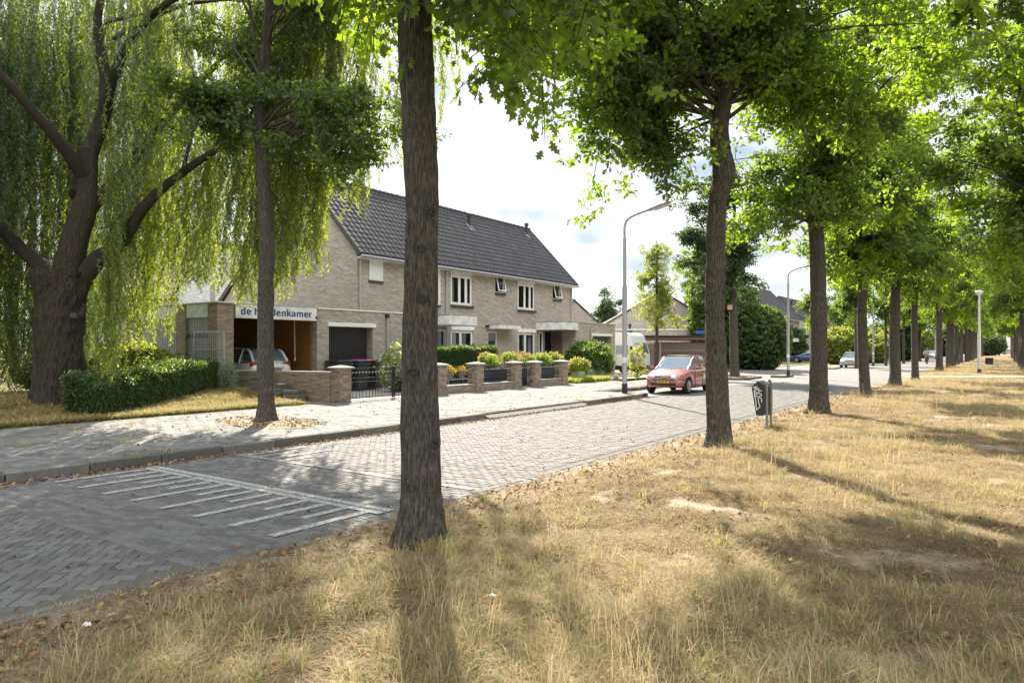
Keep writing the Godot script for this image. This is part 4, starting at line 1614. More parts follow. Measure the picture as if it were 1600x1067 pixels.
	var mid := spray([M.lime_leaf[0], M.lime_leaf[1], M.oak[0]], 20, 0.16, 0.085, 0.06, OVAL, 306, false, 0.3)
	var hyd := spray(M.hydrangea, 46, 0.06, 0.035, 0.03, OVAL, 307, false, 0.0)
	var hl := ["hydrangea of yellowing leaves at the left end of the navy planters", "pink hydrangea left of the narrow gate", "pink hydrangea above the garden gate", "tall yellow green hydrangea behind the last panel", "pale hydrangea at the right end of the navy planters"]
	var hz := [-22.4, -23.95, -25.1, -26.4, -27.5]
	for i in 5:
		var s := shrub("hydrangea", hl[i], "hydrangea", "hydrangeas in the navy planters", Vector3(-17.0, 0.9, hz[i]), Vector3(0.4, 0.55, 0.4), mid, 90 if i in [0, 3, 4] else 60, 1.0)
		var xs := []
		for k in (9 if i in [1, 2] else 4):
			var p := ball()
			xs.append(Transform3D(any_turn().scaled(Vector3.ONE * rnd(1.0, 1.5)), Vector3(p.x * 0.4, 0.5 + 0.14 * p.y, p.z * 0.46)))
		copies(s, "flower_heads", hyd, xs)
	var pot := mat(0.42, 0.5, 0.3, 0.6)
	var gp := thing("flower_pot", "large pale green pot with pink hydrangea right of the last pillar", "flower pot", "", Vector3(-16.75, 0.12, -29.2))
	var pgm := Geo.new()
	pgm.lathe([Vector2(0.24, 0), Vector2(0.33, 0.3), Vector2(0.36, 0.52), Vector2(0.32, 0.52), Vector2(0.3, 0.44)], Vector3.ZERO, 18)
	part(gp, "pot", pgm, pot)
	var ph := shrub("hydrangea", "pink hydrangea growing in the large pale green pot", "hydrangea", "", Vector3(-16.75, 0.56, -29.2), Vector3(0.5, 0.6, 0.5), lime, 150, 1.0)
	var xs := []
	for k in 12:
		var p := ball()
		xs.append(Transform3D(any_turn().scaled(Vector3.ONE * rnd(1.0, 1.5)), Vector3(p.x * 0.5, 0.46 + 0.2 * p.y, p.z * 0.5)))
	copies(ph, "flower_heads", hyd, xs)
	shrub("shrub", "dark green rounded bush before the smaller garage", "shrub", "", Vector3(-18.4, 0.12, -33.3), Vector3(1.15, 1.75, 1.5), spray(M.box_leaf + [M.lime_leaf[1]], 20, 0.16, 0.1, 0.07, OVAL, 309, false, 0.3), 1300, 1.25)
	for k in [[-17.1, -31.2, 0.8, "silvery lavender mound left of the lamp post"], [-17.3, -32.6, 0.7, "smaller lavender mound close to the bush"], [-16.0, -31.8, 0.45, "low silver tuft at the pavement edge by the lamp post"]]:
		var o := thing("lavender", k[3], "lavender", "lavender in the front bed", Vector3(k[0], 0.12, k[1]))
		var st := []
		for i in 420:
			var a2 := rnd(0, TAU)
			var lean := rnd(0.0, 0.9)
			st.append(Transform3D(Basis(Vector3(sin(a2), 0, -cos(a2)), -lean).scaled(Vector3.ONE * k[2] * rnd(0.7, 1.1)), Vector3(cos(a2), 0, sin(a2)) * rnd(0, 0.35) * k[2]))
		copies(o, "stalks", blade_tuft(M.sage, 3, 0.75, 0.012, 0.25, 401), st)
	for i in 26:
		pass
	var gc := thing("ground_cover", "bright yellow green plants spilling onto the pavement beside the last pillar", "plants", "", Vector3(-16.35, 0.12, -29.3))
	var cs := []
	for i in 700:
		cs.append(Transform3D(Basis(Vector3.UP, rnd(0, TAU)).scaled(Vector3(1, rnd(0.7, 1.2), 1)), Vector3(rnd(-0.5, 0.45), 0, rnd(-1.8, 1.6))))
	copies(gc, "foliage", blade_tuft(M.lime_leaf, 9, 0.34, 0.02, 0.8, 402), cs)
	# little tree with orange fruit by the side road
	var sp := shrub("young_shrub", "thin young shrub with orange leaves beside the white van", "shrub", "", Vector3(-15.6, 0.12, -33.4), Vector3(0.42, 1.75, 0.42), lime, 60, 1.1)
	copies(sp, "orange_leaves", spray([mat(0.5, 0.16, 0.02), mat(0.55, 0.22, 0.03), mat(0.4, 0.12, 0.02)], 16, 0.14, 0.07, 0.05, OVAL, 311, false), range(14).map(func(_i): return Transform3D(any_turn(), Vector3(rnd(-0.15, 0.15), rnd(0.5, 1.3), rnd(-0.15, 0.15)))))
	# bench with yellow flower pots
	var be := thing("bench", "small grey bench carrying two yellow flower pots", "bench", "", Vector3(-17.3, 0.12, -20.75))
	var seat := Geo.new()
	for i in 3:
		seat.bbox(Vector3(-0.12 + i * 0.12, 0.4, 0), Vector3(0.105, 0.03, 1.5), 0.008)
	part(be, "seat", seat, M.zinc)
	for z in [-0.6, 0.6]:
		for x in [-0.12, 0.12]:
			var g := Geo.new()
			g.bbox(Vector3(x, 0.19, z), Vector3(0.04, 0.385, 0.04), 0.006)
			part(be, "leg", g, M.zinc)
	var yel := spray(M.yellow, 40, 0.06, 0.05, 0.04, OVAL, 313, false, 0.1)
	for k in [[0.37, "left pot of yellow flowers on the small bench"], [-0.33, "right pot of yellow flowers on the small bench"]]:
		var fp := thing("flower_pot", k[1], "flower pot", "yellow flower pots on the bench", Vector3(-17.3, 0.537, -20.75 + k[0]))
		var g := Geo.new()
		g.lathe([Vector2(0.1, 0), Vector2(0.14, 0.14), Vector2(0.15, 0.27), Vector2(0.13, 0.27), Vector2(0.125, 0.22)], Vector3.ZERO, 14)
		part(fp, "pot", g, mat(0.2, 0.19, 0.2, 0.6))
		var fx := []
		for i in 26:
			var p := ball()
			fx.append(Transform3D(any_turn(), Vector3(p.x * 0.16, 0.34 + p.y * 0.09, p.z * 0.16)))
		copies(fp, "flowers", yel, fx)
	# two-tone shrub beside the drive
	var vs := shrub("shrub", "variegated white and green shrub behind the driveway gate, beside the big trunk", "shrub", "", Vector3(-18.4, 0.12, -18.6), Vector3(0.55, 1.75, 0.55), spray([M.lime_leaf[0], leafy(0.6, 0.62, 0.5, 0.4, 0.42, 0.3), M.lime_leaf[2]], 12, 0.25, 0.13, 0.07, OVAL, 315, false, 0.2), 110, 1.2)
	shrub("shrub", "low dark shrub on the drive, behind the double gate", "shrub", "", Vector3(-18.2, 0.12, -18.9), Vector3(0.5, 0.55, 0.6), lawn_leaf, 240, 1.3)
	bins()

func bins() -> void:
	var body := mat(0.05, 0.052, 0.055, 0.5)
	var blue := mat(0.02, 0.08, 0.3, 0.45)
	var red := mat(0.55, 0.09, 0.03, 0.45)
	var lids := [[-17.35, M.black_door, "black wheelie bin with dark grey lid, left of three at the garage door"], [-18.25, blue, "wheelie bin with blue and orange lid, middle one of three"], [-19.15, body, "plain dark wheelie bin right of the blue lidded one"]]
	for k in lids:
		var o := thing("wheelie_bin", k[2], "bin", "wheelie bins in front of the black garage door", Vector3(-20.1, 0.12, k[0]), PI / 2 + rnd(-0.08, 0.08))
		o.scale = Vector3.ONE * 1.12
		var r := func(hx: float, hz: float, y: float): return PackedVector3Array([Vector3(-hx, y, hz), Vector3(hx, y, hz), Vector3(hx, y, -hz), Vector3(-hx, y, -hz)])
		var g := Geo.new()
		var lv := [r.call(0.22, 0.25, 0.06), r.call(0.275, 0.33, 0.86), r.call(0.3, 0.355, 0.87), r.call(0.3, 0.355, 0.95)]
		for i in 3:
			for j in 4:
				g.quad(lv[i][j], lv[i][(j + 1) % 4], lv[i + 1][(j + 1) % 4], lv[i + 1][j])
		g.quad(lv[3][0], lv[3][1], lv[3][2], lv[3][3])
		part(o, "body", g, body)
		var l := Geo.new()
		l.bbox(Vector3(0, 1.0, 0.01), Vector3(0.63, 0.07, 0.74), 0.03)
		part(o, "lid", l, k[1])
		if k[1] == blue:
			var s := Geo.new()
			s.bbox(Vector3(0.2, 1.02, 0.02), Vector3(0.3, 0.07, 0.76), 0.03)
			part(o, "orange_flap", s, red)
		var hd := Geo.new()
		hd.bar(Vector3(-0.24, 1.0, -0.4), Vector3(0.24, 1.0, -0.4), 0.016)
		part(o, "handle", hd, body)
		for x in [-0.27, 0.27]:
			var w := Geo.new()
			w.tube([Vector3(x - 0.025, 0.1, -0.27), Vector3(x + 0.025, 0.1, -0.27)], [0.1, 0.1], 14)
			part(o, "wheel", w, M.rubber)

func blade_tuft(mats: Array, blades: int, high: float, wid: float, spread: float, sd: int, seeds := false) -> ArrayMesh:
	var keep := rng.state
	rng.seed = sd
	var gs := []
	for m in mats:
		gs.append(Geo.new())
	for i in blades:
		var g: Geo = gs[rng.randi() % mats.size()]
		var a := rnd(0, TAU)
		var d := Vector3(cos(a), 0, sin(a))
		var s := Vector3(-sin(a + rnd(-0.6, 0.6)), 0, cos(a)) * wid * 0.5
		var h := high * rnd(0.55, 1.1)
		var lean := spread * rnd(0.2, 1.0) * h
		var b := d * rnd(0.0, 0.06) + Vector3(rnd(-0.05, 0.05), -0.01, rnd(-0.05, 0.05))
		var m := b + d * lean * 0.35 + Vector3(0, h * 0.6, 0)
		var t := b + d * lean + Vector3(0, h * (1.0 - 0.25 * spread * rnd(0.3, 1.0)), 0)
		g.quad(b - s, b + s, m + s * 0.8, m - s * 0.8)
		if seeds and i % 3 == 0:
			# a loose seed head
			g.quad(m - s * 0.5, m + s * 0.5, t + s * 0.3, t - s * 0.3)
			for k in 5:
				var p := m.lerp(t, 0.55 + k * 0.11)
				var o := Vector3(rnd(-1, 1), rnd(0.1, 1), rnd(-1, 1)).normalized() * 0.03
				g.tri(p, p + o, p + o * 0.6 + s)
		else:
			g.tri(m - s * 0.8, m + s * 0.8, t)
	var r := ArrayMesh.new()
	for i in mats.size():
		if gs[i].v.size():
			r.add_surface_from_arrays(Mesh.PRIMITIVE_TRIANGLES, gs[i].arrays())
			r.surface_set_material(r.get_surface_count() - 1, mats[i])
	rng.state = keep
	return r

# ---------------------------------------------------------------- trees
# lobes: [centre, radii, limbs, sprays for each limb]; all in the tree's own axes, its foot at the origin
func tree(called: String, label: String, group: String, at: Vector3, stem: Array, radii: Array, lobes: Array, leaf: Array, bark: Material, sd: int, turn := 0.0, scale := 1.0, sides := 14, first := 5.6) -> Node3D:
	var keep := rng.state
	rng.seed = sd
	var o := thing(called, label, "tree", group, at, turn)
	var wob := FastNoiseLite.new()
	wob.seed = sd
	wob.frequency = 0.7
	var g := Geo.new()
	var fine := 90 if sides >= 20 else 26
	var pts := curve(stem, fine)
	var rad := []
	for i in pts.size():
		var t := float(i) / (pts.size() - 1) * (radii.size() - 1)
		var k := int(minf(t, radii.size() - 2))
		rad.append(lerpf(radii[k], radii[k + 1], t - k) * (1.0 + 0.05 * wob.get_noise_1d(i * 130.0 / fine)))
	g.tube(pts, rad, sides, true, maxf(2.0, roundf(radii[0] * TAU * 1.6)), 1.0, wob, 0.16, 0.075 if sides >= 20 else 0.0)
	var gap := FastNoiseLite.new()
	gap.seed = sd + 100
	gap.frequency = 0.38 if called == "pavement_tree" else 0.62
	var sets := leaf.map(func(_q): return [])
	var b := Geo.new()
	for lb in lobes:
		var c: Vector3 = lb[0]
		var r: Vector3 = lb[1]
		for k in lb[2]:
			var xs: Array = sets[rng.randi() % sets.size()]
			var u := ball()
			u = u.normalized() * lerpf(0.45, 0.95, rng.randf())
			var tip := c + Vector3(u.x * r.x, u.y * r.y, u.z * r.z)
			# where the limb leaves the stem: lower than its tip
			var reach := Vector2(tip.x, tip.z).length()
			var want := clampf(tip.y - reach * rnd(0.35, 0.8), minf(first * rnd(0.97, 1.15), stem[-1].y * 0.75), stem[-1].y)
			var at_i := 0
			for i in pts.size():
				if absf(pts[i].y - want) < absf(pts[at_i].y - want):
					at_i = i
			var root: Vector3 = pts[at_i]
			var mid := root.lerp(tip, 0.5) + Vector3(rnd(-0.3, 0.3), reach * 0.16, rnd(-0.3, 0.3))
			var r0: float = clampf(rad[at_i] * 0.28, 0.018, 0.045)
			var limb := curve([root, mid, tip], 6)
			b.tube(limb, [r0, r0 * 0.9, r0 * 0.78, r0 * 0.58, r0 * 0.4, r0 * 0.24, r0 * 0.1], 6, false, 1.0, 1.0)
			for w in 7:
				var e: Vector3 = limb[4].lerp(limb[6], rng.randf()) + ball() * Vector3(0.3, 0.22, 0.3)
				xs.append(Transform3D((Basis(Vector3.UP, rnd(0, TAU)) * Basis(Vector3.RIGHT, rnd(-0.5, 0.7))).scaled(Vector3.ONE * scale * rnd(0.75, 1.1)), e))
			# sub-branches and their sprays
			var subs := 5
			for q in subs:
				var from: Vector3 = limb[rng.randi_range(2, 6)]
				var d := ball() * Vector3(1.0, 0.8, 1.0)
				var end := from + d * 1.05 + Vector3(0, -0.2, 0)
				b.tube([from, from.lerp(end, 0.5) + Vector3(0, 0.08, 0), end], [r0 * 0.24, r0 * 0.14, 0.004], 4, false)
				var n: int = int(lb[3] * 1.45 / subs)
				for w in n:
					var s := from.lerp(end, rnd(0.3, 1.15)) + ball() * Vector3(0.34, 0.34, 0.34)
					# gaps between the leaf masses, where the light falls through
					if gap.get_noise_3dv(s) < (0.06 if called == "pavement_tree" else -0.04):
						continue
					var bas := Basis(Vector3.UP, rnd(0, TAU)) * Basis(Vector3.RIGHT, rnd(-0.4, 1.1)) * Basis(Vector3.BACK, rnd(-0.8, 0.8))
					xs.append(Transform3D(bas.scaled(Vector3.ONE * scale * rnd(0.75, 1.2)), s))
	part(o, "trunk", g, bark)
	# scars of old boughs on the side towards the street
	if sides >= 72:
		for k in [[0.2, 0.9], [0.27, -0.2], [0.335, 0.3], [0.38, 0.1], [0.42, 0.7], [0.165, -0.4]]:
			var i := int(k[0] * fine * (1.0 if sides > 80 else 1.4))
			var yaw := Basis(Vector3.UP, deg_to_rad(35.0) + k[1])
			var lp := []
			for q in 13:
				var a := TAU * q / 12.0
				lp.append(pts[i] + yaw * Vector3(cos(a) * 0.038, sin(a) * 0.028, rad[i] * (1.0 + 0.02 * cos(a)) + 0.002))
			var sg := Geo.new()
			sg.tube(lp, lp.map(func(_q): return 0.011), 6, false)
			part(o, "bough_scar", sg, bark)
	part(o, "branches", b, M.twig).set_meta("kind", "stuff")
	for i in leaf.size():
		copies(o, "crown", leaf[i], sets[i])
	rng.state = keep
	return o

func again(src: Node3D, label: String, at: Vector3, turn: float, size := 1.0) -> Node3D:
	var c: Node3D = src.duplicate()
	c.name = numbered(String(src.name).rstrip("0123456789_"))
	add_child(c, true)
	c.position = at
	c.rotation.y = turn
	c.scale = Vector3(size, size * rnd(0.94, 1.06), size)
	c.set_meta("label", label)
	return c

func trees() -> void:
	var o1 := spray(M.oak, 18, 0.42, 0.115, 0.08, OAK, 501, true, 0.4)
	var o2 := spray(M.dark_oak, 18, 0.42, 0.115, 0.08, OAK, 502, true, 0.4)
	var oak := [o1, o1, o2]
	var dark := [o2]
	var p1 := spray(M.oak, 16, 0.45, 0.125, 0.085, OVAL, 503, false)
	var plain := [p1, spray(M.dark_oak, 16, 0.45, 0.125, 0.085, OVAL, 506, false)]
	var deep := [spray(M.deep, 18, 0.4, 0.12, 0.075, OVAL, 504, false)]
	var lime := [spray(M.lime_leaf + [M.oak[0]], 16, 0.3, 0.1, 0.08, OAK, 505)]
	var row := "plane row of street trees between the road and the dry verge"
	row = "row of trees between the road and the dry verge"
	var V := func(x, y, z): return Vector3(x, y, z)
	# the big foreground trunk
	tree("street_tree", "big foreground trunk with yellow lichen, nearest the camera", row, Vector3(-4.03, -0.02, -4.35),
		[V.call(0, 0, 0), V.call(0.02, 0.5, 0), V.call(0.0, 1.7, 0.0), V.call(0.05, 3.0, 0.02), V.call(-0.01, 4.2, 0.03), V.call(-0.06, 5.6, 0), V.call(0.1, 8.5, 0.1), V.call(0, 13.0, 0)],
		[0.265, 0.165, 0.14, 0.134, 0.14, 0.136, 0.1, 0.04],
		[[V.call(0, 9.6, 0), V.call(4.0, 4.3, 4.0), 40, 46], [V.call(0.75, 5.35, 1.4), V.call(0.8, 0.8, 1.0), 4, 40], [V.call(-0.9, 7.3, -3.3), V.call(2.0, 0.7, 2.0), 4, 40], [V.call(0.42, 4.45, -0.25), V.call(0.3, 0.4, 0.3), 3, 34], [V.call(-0.25, 5.45, -2.35), V.call(0.75, 0.45, 0.8), 7, 44], [V.call(-0.1, 6.4, -2.3), V.call(1.2, 0.5, 1.1), 5, 40], [V.call(-0.42, 4.95, 0.3), V.call(0.35, 0.3, 0.35), 3, 30], [V.call(0.9, 5.2, 0.2), V.call(0.7, 0.5, 0.6), 4, 36]], oak, M.bark, 11, 0.0, 1.0, 84)
	tree("street_tree", "second trunk of the row with a swollen knot, beside the pink car", row, Vector3(-3.95, 0.02, -11.65),
		[V.call(0, 0, 0), V.call(0.0, 0.45, 0), V.call(-0.06, 2.2, 0), V.call(-0.02, 4.1, 0), V.call(0.1, 4.6, 0.0), V.call(0.02, 5.4, 0), V.call(0.22, 6.8, 0), V.call(0.1, 9.0, 0), V.call(0.2, 13.8, 0)],
		[0.275, 0.185, 0.16, 0.147, 0.182, 0.142, 0.124, 0.09, 0.03],
		[[V.call(0, 10.0, 0), V.call(4.1, 4.6, 4.1), 44, 46], [V.call(-3.0, 9.6, 0.9), V.call(2.2, 2.5, 2.6), 13, 46], [V.call(-2.1, 7.4, 2.4), V.call(2.3, 0.8, 1.8), 12, 46], [V.call(-1.5, 5.35, 1.1), V.call(1.15, 0.85, 1.15), 11, 46], [V.call(-1.9, 7.3, 0.8), V.call(1.6, 1.2, 1.6), 10, 42], [V.call(2.0, 6.2, -1.0), V.call(1.6, 1.2, 1.6), 10, 48], [V.call(0.0, 7.6, 0.3), V.call(1.6, 1.6, 1.6), 18, 50]], oak, M.bark, 12, 0.0, 1.0, 72)
	var t3 := tree("street_tree", "third trunk of the row, right of the litter bin", row, Vector3(-3.93, 0.03, -19.25),
		[V.call(0, 0, 0), V.call(0.02, 0.5, 0), V.call(0.02, 3.0, 0), V.call(-0.05, 6.0, 0), V.call(0.15, 8.5, 0), V.call(0, 13.8, 0)],
		[0.35, 0.222, 0.19, 0.168, 0.11, 0.03],
		[[V.call(0, 10.0, 0), V.call(4.2, 4.6, 4.2), 40, 42], [V.call(-0.6, 5.5, 0), V.call(2.6, 1.1, 2.6), 16, 46], [V.call(0, 7.4, 0), V.call(1.6, 1.8, 1.6), 16, 50]], oak, M.bark, 13, 0.0, 1.05, 60, 5.0)
	var t4 := tree("street_tree", "fourth trunk of the row, slim and straight", row, Vector3(-3.93, 0.03, -26.6),
		[V.call(0, 0, 0), V.call(0.0, 0.5, 0), V.call(-0.08, 3.0, 0), V.call(0.05, 6.0, 0), V.call(-0.1, 9.0, 0.2), V.call(0, 13.8, 0)],
		[0.26, 0.175, 0.156, 0.138, 0.09, 0.03],
		[[V.call(0, 9.6, 0), V.call(4.2, 4.6, 4.2), 40, 42], [V.call(0, 5.2, 0), V.call(3.0, 1.0, 3.0), 17, 46], [V.call(0, 7.2, 0), V.call(1.6, 1.6, 1.6), 14, 50]], plain, M.bark, 14, 0.0, 1.1, 14, 4.8)
	var t5 := tree("street_tree", "fifth trunk of the row, dark and forked above", row, Vector3(-3.95, 0.03, -34.8),
		[V.call(0, 0, 0), V.call(0.03, 0.5, 0), V.call(0.0, 3.0, 0), V.call(0.1, 5.5, 0), V.call(0.1, 8.5, 0.2), V.call(0, 13.8, 0)],
		[0.36, 0.235, 0.206, 0.18, 0.11, 0.03],
		[[V.call(0, 9.6, 0), V.call(4.3, 4.7, 4.3), 40, 42], [V.call(0, 5.2, 0), V.call(3.2, 1.0, 3.2), 18, 46], [V.call(0, 7.2, 0), V.call(1.6, 1.6, 1.6), 14, 50]], oak, M.bark, 15, 0.0, 1.1, 14, 4.8)
	var proto := [t3, t4, t5]
	again(t4, "sixth trunk of the row, before the footpath crossing the verge", Vector3(-3.9, 0.03, -43.0), 1.2)
	var zs := [-60.0, -68.5, -77.0, -85.5, -95.0, -104.5, -114.0, -124.0, -136.0, -150.0, -166.0, -184.0]
	var words := ["first tree of the row beyond the sandy footpath", "second tree of the row beyond the sandy footpath", "third tree beyond the footpath", "fourth tree beyond the footpath", "fifth tree beyond the footpath", "sixth tree beyond the footpath"]
	for i in zs.size():
		again(proto[i % 3], words[i] if i < 6 else "%s last tree of the left row at the far end of the avenue" % ["sixth", "fifth", "fourth", "third", "second", "very"][i - 6], Vector3(-3.9 + rnd(-0.15, 0.15), 0.03, zs[i]), 2.1 * i, rnd(0.95, 1.1))
	# a tree just behind the camera, whose crown shades the street in front
	again(t3, "tree of the row behind the camera, its shade on the road", Vector3(-4.0, 0.0, 3.6), 0.7)
	# right row
	var row2 := "row of trees on the right side of the dry verge"
	var z2 := [2.8, -5.4, -13.6, -22.0, -30.5, -39.5, -56.5, -66.0, -76.0, -86.0, -97.0, -109.0, -122.0, -138.0, -156.0, -176.0]
	for i in z2.size():
		var nth: String = ["nearest", "second", "third", "fourth", "fifth", "sixth", "seventh", "eighth", "ninth", "tenth", "eleventh", "twelfth", "thirteenth", "fourteenth", "fifteenth", "sixteenth"][i]
		var lab := "%s tree of the right row, only its crown hanging into the upper right" % nth
		if i == 6:
			lab = "tree of the right row beyond the footpath, trunk at the picture's right edge"
		elif i > 6:
			lab = "%s tree of the right row, counted from the camera, far along the verge" % nth
		var x := 1.25 if i > 0 else 2.6
		var c: Node3D = again(proto[(i + 1) % 3], lab, Vector3(x, 0.05, z2[i]), 1.3 * i + 0.5, rnd(0.95, 1.1))
		c.set_meta("group", row2)
	# tree on the pavement at left
	tree("pavement_tree", "slim dark trunk growing in an earth bed on the pavement", "", Vector3(-12.85, 0.12, -9.1),
		[V.call(0, 0, 0), V.call(0.02, 0.4, 0), V.call(-0.02, 2.0, 0), V.call(0.02, 4.2, 0), V.call(-0.05, 6.5, 0.1), V.call(0.1, 9.0, 0), V.call(0, 13.8, 0)],
		[0.29, 0.18, 0.16, 0.15, 0.125, 0.085, 0.03],
		[[V.call(0, 10.5, 0), V.call(3.7, 4.3, 3.7), 32, 40], [V.call(1.5, 6.2, -1.2), V.call(1.2, 1.7, 1.2), 14, 46], [V.call(-1.0, 7.0, 0.9), V.call(1.5, 0.8, 1.5), 10, 46]], dark, M.bark, 16, 0.0, 1.05, 64)
	# side road trees
	tree("street_tree", "dark leaved tree with wooden nest box beside the kerbed island", "", Vector3(-12.45, 0.1, -39.4),
		[V.call(0, 0, 0), V.call(0.0, 0.4, 0), V.call(-0.05, 3.0, 0), V.call(-0.1, 6.0, 0), V.call(0, 9.0, 0), V.call(0, 11.5, 0)],
		[0.36, 0.25, 0.22, 0.19, 0.1, 0.03],
		[[V.call(-0.8, 8.4, 0.2), V.call(3.2, 3.8, 3.2), 36, 52], [V.call(-1.9, 6.2, 0.6), V.call(1.6, 1.8, 1.6), 12, 40]], deep, M.bark, 17, 0.0, 1.2, 14)
	tree("young_tree", "slim young tree with yellow green leaves, behind the pink car", "", Vector3(-18.35, 0.1, -42.2),
		[V.call(0, 0, 0), V.call(0.0, 1.5, 0), V.call(0.02, 3.0, 0), V.call(0.0, 5.5, 0), V.call(0, 8.6, 0)],
		[0.14, 0.11, 0.1, 0.07, 0.02],
		[[V.call(0, 4.3, 0), V.call(1.35, 1.4, 1.35), 16, 30], [V.call(0, 6.3, 0), V.call(1.1, 1.5, 1.1), 14, 30], [V.call(0, 7.8, 0), V.call(0.5, 1.0, 0.5), 6, 24]], lime, M.bark, 18, 0.0, 1.1, 10)
	var bk := tree("garden_tree", "feathery dark tree behind the right end of the brick terrace", "", Vector3(-33.0, 0.1, -49.5),
		[V.call(0, 0, 0), V.call(0.1, 2.5, 0), V.call(-0.1, 5.0, 0), V.call(0, 8.0, 0)], [0.2, 0.16, 0.12, 0.04],
		[[V.call(0, 5.6, 0), V.call(2.6, 3.0, 2.6), 24, 30]], deep, M.bark, 19, 0.0, 1.3, 8)
	again(bk, "small dark tree behind the lamp post, before the grey gable", Vector3(-32.5, 0.0, -62.0), 2.0, 0.9)
	# far left side trees of the street
	var st := tree("street_tree", "slim tree on the far left pavement past the silver car", "", Vector3(-10.4, 0.0, -66.0),
		[V.call(0, 0, 0), V.call(0.0, 2.0, 0), V.call(-0.05, 4.5, 0), V.call(0, 8.0, 0)], [0.15, 0.12, 0.1, 0.03],
		[[V.call(0, 6.0, 0), V.call(2.4, 2.4, 2.4), 22, 30]], plain, M.bark, 20, 0.0, 1.4, 8)
	again(st, "second slim tree on the far left pavement", Vector3(-9.6, 0, -78.0), 1.0)
	again(st, "third slim tree on the far left pavement, near the cyclist", Vector3(-9.6, 0, -93.0), 2.0, 1.1)
	for k in [[-15.5, -74.0, 0.95, "leafy tree in front of the far terrace"], [-17.5, -100.0, 1.0, "leafy tree before the second far terrace"], [-20.0, -121.0, 1.1, "bushy tree between the far terraces"], [-13.0, -128.0, 1.2, "dark tree closing the street on the left"], [-15.5, -160.0, 1.3, "farthest tree on the left of the street"], [-36.0, -98.0, 1.3, "tree rising behind the far terrace roof"], [-9.6, -112.0, 1.1, "far pavement tree beyond the cyclist"]]:
		again(t4 if k[2] > 1.0 else st, k[3], Vector3(k[0], 0, k[1]), rnd(0, 6), k[2])
	# trees at the far end and to the right of the verge, closing the view
	for k in [[14.0, -70.0, "behind the right row near the footpath"], [16.0, -95.0, "behind the middle of the right row"], [15.0, -120.0, "behind the far half of the right row"], [11.0, -150.0, "close behind the last trees of the right row"], [20.0, -52.0, "right of the footpath, deep behind the right row"], [13.0, -38.0, "nearest behind the right row"], [8.0, -205.0, "right of the avenue before the white flats"], [-18.0, -215.0, "at the left end of the white flats"], [0.0, -235.0, "in front of the white flats in line with the verge"], [9.0, -178.0, "beyond the end of the right row"]]:
		var c := again(t5, "background tree " + k[2], Vector3(k[0], 0.05, k[1]), rnd(0, 6), rnd(1.0, 1.25))
		c.set_meta("group", "background trees beyond the avenue")
	for k in [[-55.0, -30.0, "farthest behind the annex roof"], [-50.0, -14.0, "left of the farthest gable house"], [-60.0, -2.0, "deep behind the willow"], [-44.0, 2.0, "nearest behind the willow, at the left edge"]]:
		var c := again(bk, "dark background tree " + k[2], Vector3(k[0], 0.0, k[1]), rnd(0, 6), rnd(1.3, 1.7))
		c.set_meta("group", "background trees behind the willow")
	var lime_far := spray(M.lime_leaf, 18, 0.3, 0.2, 0.15, OVAL, 531, false, 0.3)
	var dark_far := spray(M.deep, 18, 0.3, 0.2, 0.15, OVAL, 532, false, 0.3)
	for k in [[-14.5, -84.0, 2.6, 3.6, 1, "bright yellow green shrub beside the first far pavement tree"], [-13.2, -93.0, 2.4, 3.2, 1, "bright shrub in front of the second far terrace"], [-15.0, -105.0, 3.0, 4.0, 1, "large light shrub beyond the blue cars"], [-12.0, -112.0, 2.2, 7.0, 0, "dark column shaped evergreen behind the cyclist"], [-12.8, -146.0, 3.0, 5.0, 1, "light shrub behind the far white car"], [-10.0, -178.0, 4.5, 6.0, 0, "dark bushes closing the far end of the street"], [-4.0, -198.0, 4.5, 5.0, 0, "dark bushes at the far end of the tree row"], [-20.0, -170.0, 5.0, 7.0, 0, "dark bush mass left of the street end"], [-24.5, -96.0, 3.5, 4.5, 0, "dark hedge bush between the far terraces"], [9.0, -140.0, 5.0, 6.0, 0, "dark bushes right of the far avenue"], [10.0, -100.0, 4.5, 5.5, 0, "dark bushes behind the right row, midway"]]:
		shrub("shrub", k[5], "shrub", "", Vector3(k[0], 0.0, k[1]), Vector3(k[2], k[3], k[2]), lime_far if k[4] == 1 else dark_far, int(k[2] * k[3] * 90), 1.3)
	ivy_bush()
	willow()

